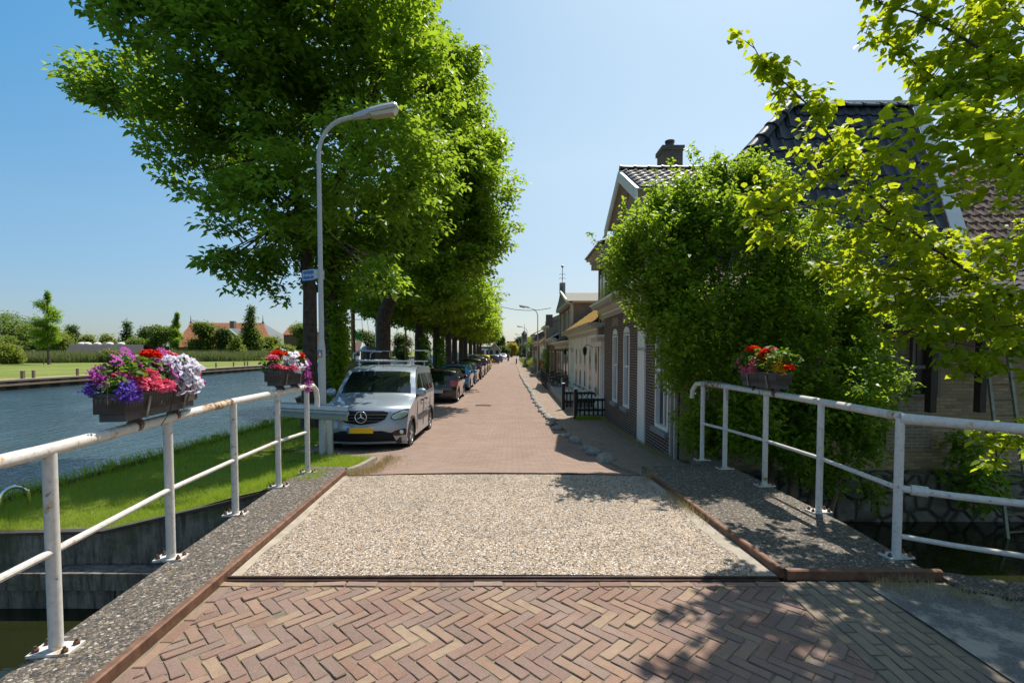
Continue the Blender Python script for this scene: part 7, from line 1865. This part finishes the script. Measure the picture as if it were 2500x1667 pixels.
# ================================================================== BOATS
M['hull_brown'] = plain('varnished_hull', (.17, .07, .03), .3, 0, .2, 3, .1); M['canvas_brown'] = plain('brown_canvas', (.2, .12, .07), .9, 0, .2, 8, .3); M['flag_green'] = plain('green_flag', (.03, .35, .06), .8); M['flag_blue'] = plain('blue_flag', (.02, .25, .6), .8)
def boat(label, x, y, L, Wd, hullm, seed, mast=None, cabin=None, mastx=0, cover=False, rz=math.pi/2, boom=False, name='moored_boat', fb=.75):
    t = thing(name, label, 'boat', (x, y, ZW), rz, 'boats moored along the near bank')
    b = MB(); n = 17; m_ = 9
    for i in range(n):
        f = i/(n-1)*2-1; w_ = Wd/2*(1-abs(f)**2.6*(.55 if f < 0 else 1)); sh = fb+.35*f*f*(1 if f > 0 else .4)
        for k in range(m_):
            a = k/(m_-1)*2-1; px_ = f*L/2*(1+.04*(abs(a))) ; z = -.25+(sh+.25)*abs(a)**1.6; b.v.append((px_, a*w_, z))
    for i in range(n-1):
        for k in range(m_-1): a = i*m_+k; b.f.append((a, a+1, a+m_+1, a+m_))
    b.f.append(tuple(range(m_)))
    b.build('hull', M[hullm], t, smooth=True, fix=False)
    b = MB()
    for i in range(n):
        f = i/(n-1)*2-1; w_ = Wd/2*(1-abs(f)**2.6*(.55 if f < 0 else 1))*.97; sh = fb-.04+.35*f*f*(1 if f > 0 else .4); b.v += [(f*L/2, -w_, sh), (f*L/2, w_, sh)]
    b.f = [(2*i, 2*i+2, 2*i+3, 2*i+1) for i in range(n-1)]; b.build('deck', M['wood'], t, fix=False)
    for sd in (-1, 1):
        pts = []
        for i in range(n): f = i/(n-1)*2-1; w_ = Wd/2*(1-abs(f)**2.6*(.55 if f < 0 else 1)); pts.append((f*L/2, sd*w_, fb+.35*f*f*(1 if f > 0 else .4)))
        MB().tube(pts, .05, 6).build('gunwale', M['white' if hullm != 'white' else 'wood'], t)
    if cabin:
        c0, c1, h, mt = cabin; b = MB(); b.prism([(c0, -Wd*.3, fb-.05), (c1, -Wd*.3, fb-.05), (c1-.3, -Wd*.27, fb+h), (c0+.15, -Wd*.27, fb+h)], None, (0, Wd*.58, 0)); cb = b.build('cabin', M[mt], t)
        for k in range(3): xx = c0+.4+(c1-c0-.9)*k/2.6; MB().box(xx, xx+(c1-c0)*.2, -Wd*.31-.02, -Wd*.285, fb+h*.4, fb+h*.8).build('cabin_window', M['winglass'], cb)
        MB().box(c1-.20, c1-.12, -Wd*.2, Wd*.2, fb+h*.3, fb+h*.8).build('cabin_window', M['winglass'], cb)
    if cover:
        b = MB(); b.tube([(-L*.42, 0, fb+.1), (-L*.2, 0, fb+.55), (L*.15, 0, fb+.7), (L*.3, 0, fb+.3)], [.25, .75, .8, .2], 12); b.build('canvas_cover', M['canvas_brown'], t, smooth=True)
    if mast:
        h, r, mt = mast; ms = MB().tube([(mastx, 0, 0), (mastx, 0, h)], [r, r*.6], 8).build('mast', M[mt], t)
        b = MB()
        for e in ((L/2-.2, 0, fb+.3), (mastx-.5, Wd/2, fb), (mastx-.5, -Wd/2, fb), (-L/2+.2, 0, fb+.1)): b.tube([(mastx, 0, h*.95), e], .012, 4)
        b.build('rigging', M['darksteel'], t)
        if boom: MB().tube([(mastx, 0, fb+1.1), (mastx-L*.45, 0, fb+1.3)], r*.9, 8).build('boom', M['hull_brown'], t)
    return t
boat('traditional sailing boat with thick brown mast behind the big tree', -8.6, 25.5, 8.5, 2.8, 'hull_brown', 1, (11, .13, 'hull_brown'), None, 1.5, True)
boat('cream motor boat with railed deck just behind the van', -9.4, 35, 8.5, 2.8, 'white', 2, None, (-1.5, 2.2, .8, 'cream'), rz=math.pi/2+.05)
boat('sailing boat with slim brown mast beyond the cream motor boat', -9.6, 44, 9, 2.7, 'white', 3, (10, .10, 'hull_brown'), (-.5, 2.5, .5, 'white'), 1, boom=True)
boat('white sailing boat with a pale mast and flags', -9.8, 54, 10, 3, 'p_navy', 4, (13, .10, 'alu'), (-1, 3, .6, 'white'), 1, boom=True)
boat('old working boat with orange lifebuoy behind the black hatchback', -9.6, 68, 13, 3.6, 'black', 5, (9, .12, 'hull_brown'), (-5, -1.5, 1.6, 'white'), 2, boom=True)
boat('white moored yacht between the third and fourth trees', -9.7, 82, 12, 3.4, 'white', 6, (12, .10, 'white'), (-2, 3, .8, 'white'), 1)
boat('dark hulled ship with orange brown mast far along the quay', -10, 98, 16, 4, 'p_navy', 7, (11, .15, 'hull_brown'), (-6, -2, 1.8, 'cream'), 2)
boat('white cabin cruiser farthest along the quay', -10, 114, 12, 4, 'white', 8, (8, .1, 'white'), (-4, 2, 1.6, 'white'), 2)
# canvas heap (dinghy) left of van
# flag on crossbar
t = thing('flagpole', 'white pole with crossbar and a green flag behind the van', 'flagpole', (-9.0, 33, -.7))
MB().tube([(0, 0, 0), (0, 0, 6.4)], .06, 8).build('pole', M['white'], t); MB().tube([(-1.7, 0, 4.3), (.9, 0, 4.3)], .025, 6).build('crossbar', M['white'], t)
b = MB()
fl = []
for i in range(9):
    for j in range(5): u, w_ = i/8, j/4; fl.append((-1.7+.95*u*(.5+.5*w_)+.0, .08*math.sin(u*7+w_*3), 4.2-.9*w_-.75*u*(1-.2*w_)))
b.add(fl, [(i*5+j, i*5+j+1, i*5+j+6, i*5+j+5) for i in range(8) for j in range(4)]); b.build('flag', M['flag_green'], t, fix=False, smooth=True)
b = MB(); b.add([(.7, .02, 4.2), (.95, .05, 3.9), (.8, 0, 3.0), (.62, .03, 3.3)], [(0, 1, 2, 3)]); b.build('pennant', M['white'], t, fix=False)
t = thing('mooring_pile', 'thick black mooring pile with grey cap behind the van', 'mooring pile', (-7.9, 27.5, -1.6)); MB().lathe([(.45, 0), (.45, 3.1)], (0, 0, 0), 12).build('pile', M['black'], t); MB().lathe([(.5, 3.1), (.5, 3.2), (.3, 3.4)], (0, 0, 0), 12).build('cap', M['alu'], t)
t = thing('barrier_pole', 'red and white striped barrier post among the boats', 'pole', (-8.6, 62, ZS))
for k in range(8): MB().lathe([(.12, .5*k), (.12, .5*k+.5)], (0, 0, 0), 8).build('band', M['letter_red'] if k % 2 else M['white'], t)
t = thing('lifebuoy', 'orange lifebuoy on a stand beside the black hatchback', 'lifebuoy', (-5.75, 31, ZS)); MB().tube([(0, 0, 0), (0, 0, 1.5)], .04, 6).build('stand', M['wood'], t); MB().tube([(.30*math.cos(a), -.06, 1.55+.30*math.sin(a)) for a in [2*math.pi*k/20 for k in range(21)]], .07, 8, False).build('ring', M['orange'], t)
# railed pontoon, tarp object by bank
b = MB()
for k in range(14): b.tube([(-7.5, 40+2*k, -.9), (-7.5, 40+2*k, .35)], .03, 5)
for zz in (-.2, .1, .35): b.tube([(-7.5, 40, zz), (-7.5, 66, zz)], .025, 5)
tag(b.build('quay_railing', M['white']), 'white railing along the moored boats', 'railing')

# ================================================================== END OF THE STREET
def endbox(name, label, cat, px0, px1, top, bot, Y, wallm, roofm=None, gable=False, depth=8, grp='buildings closing the far end of the street'):
    a, c = W(px0, top, Y), W(px1, top, Y); t = thing(name, label, cat, (0, 0, 0), 0, grp); zt = a.z; x0, x1 = a.x, c.x
    if gable:
        ze = ZS+(zt-ZS)*.5; mid = (x0+x1)/2; b = MB(); b.prism([(x0, Y, ZS), (x1, Y, ZS), (x1, Y, ze), (mid, Y, zt), (x0, Y, ze)], None, (0, depth, 0)); b.build('wall', M[wallm], t, uv=True)
        b = MB(); e = .3; b.poly([(x0-e, Y-.4, ze-.1), (mid, Y-.4, zt+.15), (mid, Y+depth, zt+.15), (x0-e, Y+depth, ze-.1)]); b.poly([(x1+e, Y-.4, ze-.1), (x1+e, Y+depth, ze-.1), (mid, Y+depth, zt+.15), (mid, Y-.4, zt+.15)]); b.build('roof', M[roofm], t, fix=False)
    else:
        b = MB(); b.box(x0, x1, Y, Y+depth, ZS, zt); b.build('wall', M[wallm], t, uv=True)
        if roofm: MB().box(x0-.2, x1+.2, Y-.2, Y+depth+.2, zt, zt+.5).build('roof', M[roofm], t)
    n = max(2, int((x1-x0)/2.5))
    for k in range(n): xx = x0+(x1-x0)*(k+.5)/n; MB().box(xx-.45, xx+.45, Y-.06, Y, ZS+1, ZS+2.3).build('window', M['winglass'], t)
    return t
endbox('boat_house', 'grey gabled boathouse with white doors at the far left end of the street', 'building', 1192, 1221, 838, 880, 150, 'brick_grey', 'tile_brown', True)
t = endbox('white_building', 'low white building beneath the trees at the street end', 'building', 1172, 1197, 850, 880, 152, 'white', 'tile_black')
t = endbox('flat_roofed_block', 'red brick block with dark flat roof closing the street', 'building', 1238, 1275, 836, 880, 215, 'brick_red', 'tile_black')
t = endbox('tower_house', 'grey building with small turret at the far right end of the street', 'building', 1274, 1300, 826, 880, 190, 'greyplaster', 'tile_black')
q = W(1280, 826, 190); MB().lathe([(1.0, 0), (1.0, 1.4), (1.3, 1.5), (.1, 3.0), (.05, 5.5)], (q.x, q.y, q.z), 8).build('turret', M['darksteel'], t)
for args in (('round dark green tree with golden top at the street end', 1228, 848, 878, 26, 165, 'leaf_bg1', 90), ('golden yellow crowned tree at the street end', 1250, 840, 878, 26, 168, 'leaf_gold', 91), ('tall poplar group behind the row at the street end', 1222, 822, 870, 22, 230, 'leaf_bg1', 92), ('distant dark tree left of the turret', 1269, 826, 870, 16, 230, 'leaf_bg1', 93)):
    bgtree(*args, nl=2500, group='trees at the far end of the street')
def hedge(label, x, y, sx, sy, h, mat, seed, n=260, cat='hedge', ls=.09):
    rng = np.random.default_rng(seed); t = thing('hedge_bush', label, cat, (x, y, ZS), 0, 'bushes on the right footway'); pts = [tuple(p) for p in lobe_points(rng, (0, 0, h*.55), (sx, sy, h*.5), n, .5, -.4, 1)]
    v, f = leaf_arrays(pts, rng, 8, .14, ls, .4, 'quad', .2, .7); np_mesh('leaves', v, f, M[mat], t); MB().tube([(0, 0, 0), (0, 0, h*.5)], .05, 6).build('stem', M['bark'], t)
hedge('bright green rounded hedge behind the nearest right street lamp', 2.4, 53, .75, 2.5, 1.35, 'leaf_bg3', 1, 420)
hedge('tall narrow ivy covered tree by the second street lamp', 2.9, 80, .75, 1.0, 4.4, 'leaf_far', 2, 420, 'tree', .14)
hedge('dark climbing shrub against the brick houses beyond the bicycles', 2.85, 42, .4, 1.0, 2.3, 'leaf_bush', 3, 300)
hedge('low flowering plants on the footway before the second lamp', 1.9, 66, .5, 2.5, .8, 'leaf_bg2', 4, 200)
hedge('low garden shrubs on the footway past the second lamp', 1.9, 90, .6, 5, .9, 'leaf_bg2', 5, 250)
hedge('dark street tree far up the right footway', 2.3, 112, .9, .9, 3.6, 'leaf_bg1', 6, 300, 'tree', .16)
t = thing('stone_bench', 'low stone bench beside the hedge on the right footway', 'bench', (2.3, 40.5, ZS)); MB().box(-.25, .25, -.9, .9, .4, .5).build('seat', M['bluestone'], t); MB().box(-.2, .2, -.8, -.6, 0, .4).build('leg', M['bluestone'], t); MB().box(-.2, .2, .6, .8, 0, .4).build('leg', M['bluestone'], t)

# ================================================================== GRASS BLADES
rng = np.random.default_rng(77)
M['blade'] = leafmat('grass_blades', (.15, .25, .02), (.30, .40, .05), (.55, .68, .05), .4, .6)
n = 42000; xs = rng.uniform(-7.0, -2.35, n); t_ = rng.random(n)**1.25; ys = 5.75+t_*5.0; ok = []
for x, y in zip(xs, ys):
    if y > gy0(x)+.05 and x < (-2.32-.09*max(0, y-6.1) if y < 9.1 else -2.55-1.7*(y-9.1)/1.2) and y < 10.5: ok.append((x, y, zg(x, y)))
v, f = leaf_arrays(np.array(ok), rng, 4, .06, .05, .2, 'blade'); o = np_mesh('grass_blades', v, f, M['blade']); tag(o, 'short bright green grass on the bank left of the bridge', 'grass', kind='stuff')
n = 16000; xs = rng.uniform(-7.1, -4.4, n); ys = rng.uniform(10.3, 26, n)
v, f = leaf_arrays(np.stack([xs, ys, np.array([zg(-7, y)+(hz(y)-zg(-7, y))*((x+7.05)/2.8) for x, y in zip(xs, ys)])], 1), rng, 2, .06, .11, .2, 'blade'); o = np_mesh('grass_blades', v, f, M['blade']); tag(o, 'shaded grass under the row of trees', 'grass', kind='stuff')
# tufts along the bank edge
n = 900; ys = rng.uniform(6, 20, n); v, f = leaf_arrays(np.stack([-7.05+rng.normal(0, .05, n), ys, np.array([zg(-7, y) for y in ys])], 1), rng, 4, .04, .22, .2, 'blade'); o = np_mesh('bank_tufts', v, f, M['blade']); tag(o, 'longer grass blades along the river edge of the bank', 'grass', kind='stuff')
# dry straw along kerbs and house foot, moss in brick joints
M['moss'] = leafmat('yellow_green_moss', (.20, .24, .03), (.38, .36, .08), (.4, .45, .05), .25, .9)
def scatter(name, label, pts, mat, size, seed, per=4, spread=.05, cat='dry grass'):
    r_ = np.random.default_rng(seed); v, f = leaf_arrays(np.array(pts), r_, per, spread, size, .55, 'blade'); v[:, 2] = np.minimum(v[:, 2], v[:, 2]); o = np_mesh(name, v, f, mat); tag(o, label, cat, kind='stuff')
pts = [(rk(y)-abs(rn.gauss(.03, .05)), y, ZD+.01) for y in [rn.gauss(5.05, .25) for _ in range(260)]]; scatter('dry_straw', 'tuft of dry straw against the right steel kerb', pts, M['dry'], .05, 1)
pts = [(rk(6.1)-.02+rn.gauss(0, .04), 6.1+rn.gauss(0, .05), ZD+.02) for _ in range(70)]; scatter('dry_straw', 'dry straw at the far end of the right steel kerb', pts, M['dry'], .05, 2)
pts = []
for _ in range(900):
    y = rn.uniform(6.2, 9.3); x = -2.12-.08*(y-6.3)+abs(rn.gauss(0, .16)); pts.append((x, y, hz(y)+.01))
scatter('dry_straw', 'yellow dry grass lying in the gutter along the left kerb', pts, M['dry'], .06, 3)
pts = [(2.88-abs(rn.gauss(0, .12)), rn.uniform(8.8, 15.4), 0) for _ in range(700)]; pts = [(x, y, hz(y)+.05) for x, y, z in pts]; scatter('dry_weeds', 'dry weeds along the foot of the brick house', pts, M['dry'], .07, 4)
pts = [(2.45+abs(rn.gauss(0, .5)), 0, 0) for _ in range(500)]; pts = [(x, min(YA-.1-(max(0, x-2.7))*.6, 3.35)-abs(rn.gauss(0, .10)), ZD+.012) for x, y, z in pts]; scatter('dry_straw', 'dry straw and litter below the dark steel edge at the right corner post', pts, M['dry'], .035, 14)
pts = [(rn.uniform(2.0, 2.95), 15.45+rn.gauss(0, .07), ZS+.06) for _ in range(260)]; scatter('weeds', 'green weeds under the nearest picket fence', pts, M['blade'], .12, 5, cat='weeds')
pts = []
for _ in range(700): y = rn.uniform(9, 60); pts.append((-2.25-.007*y-abs(rn.gauss(0, .35)), y, hz(y)+.02))
scatter('gutter_moss', 'patchy moss and grass along the parked cars', pts, M['blade'], .035, 6, 6, .12, 'moss')
pts = []
for p in JM:
    if -1.9 < p[0] < 2.4 and 1.8 < p[1]:
        for _ in range(2): pts.append((p[0]+rn.gauss(0, .008), p[1]+rn.gauss(0, .008), p[2]))
scatter('joint_moss', 'tiny green moss tufts in the joints of the brick paving', pts, M['moss'], .012, 7, 8, .011, 'moss')
print('objects', len(bpy.data.objects))
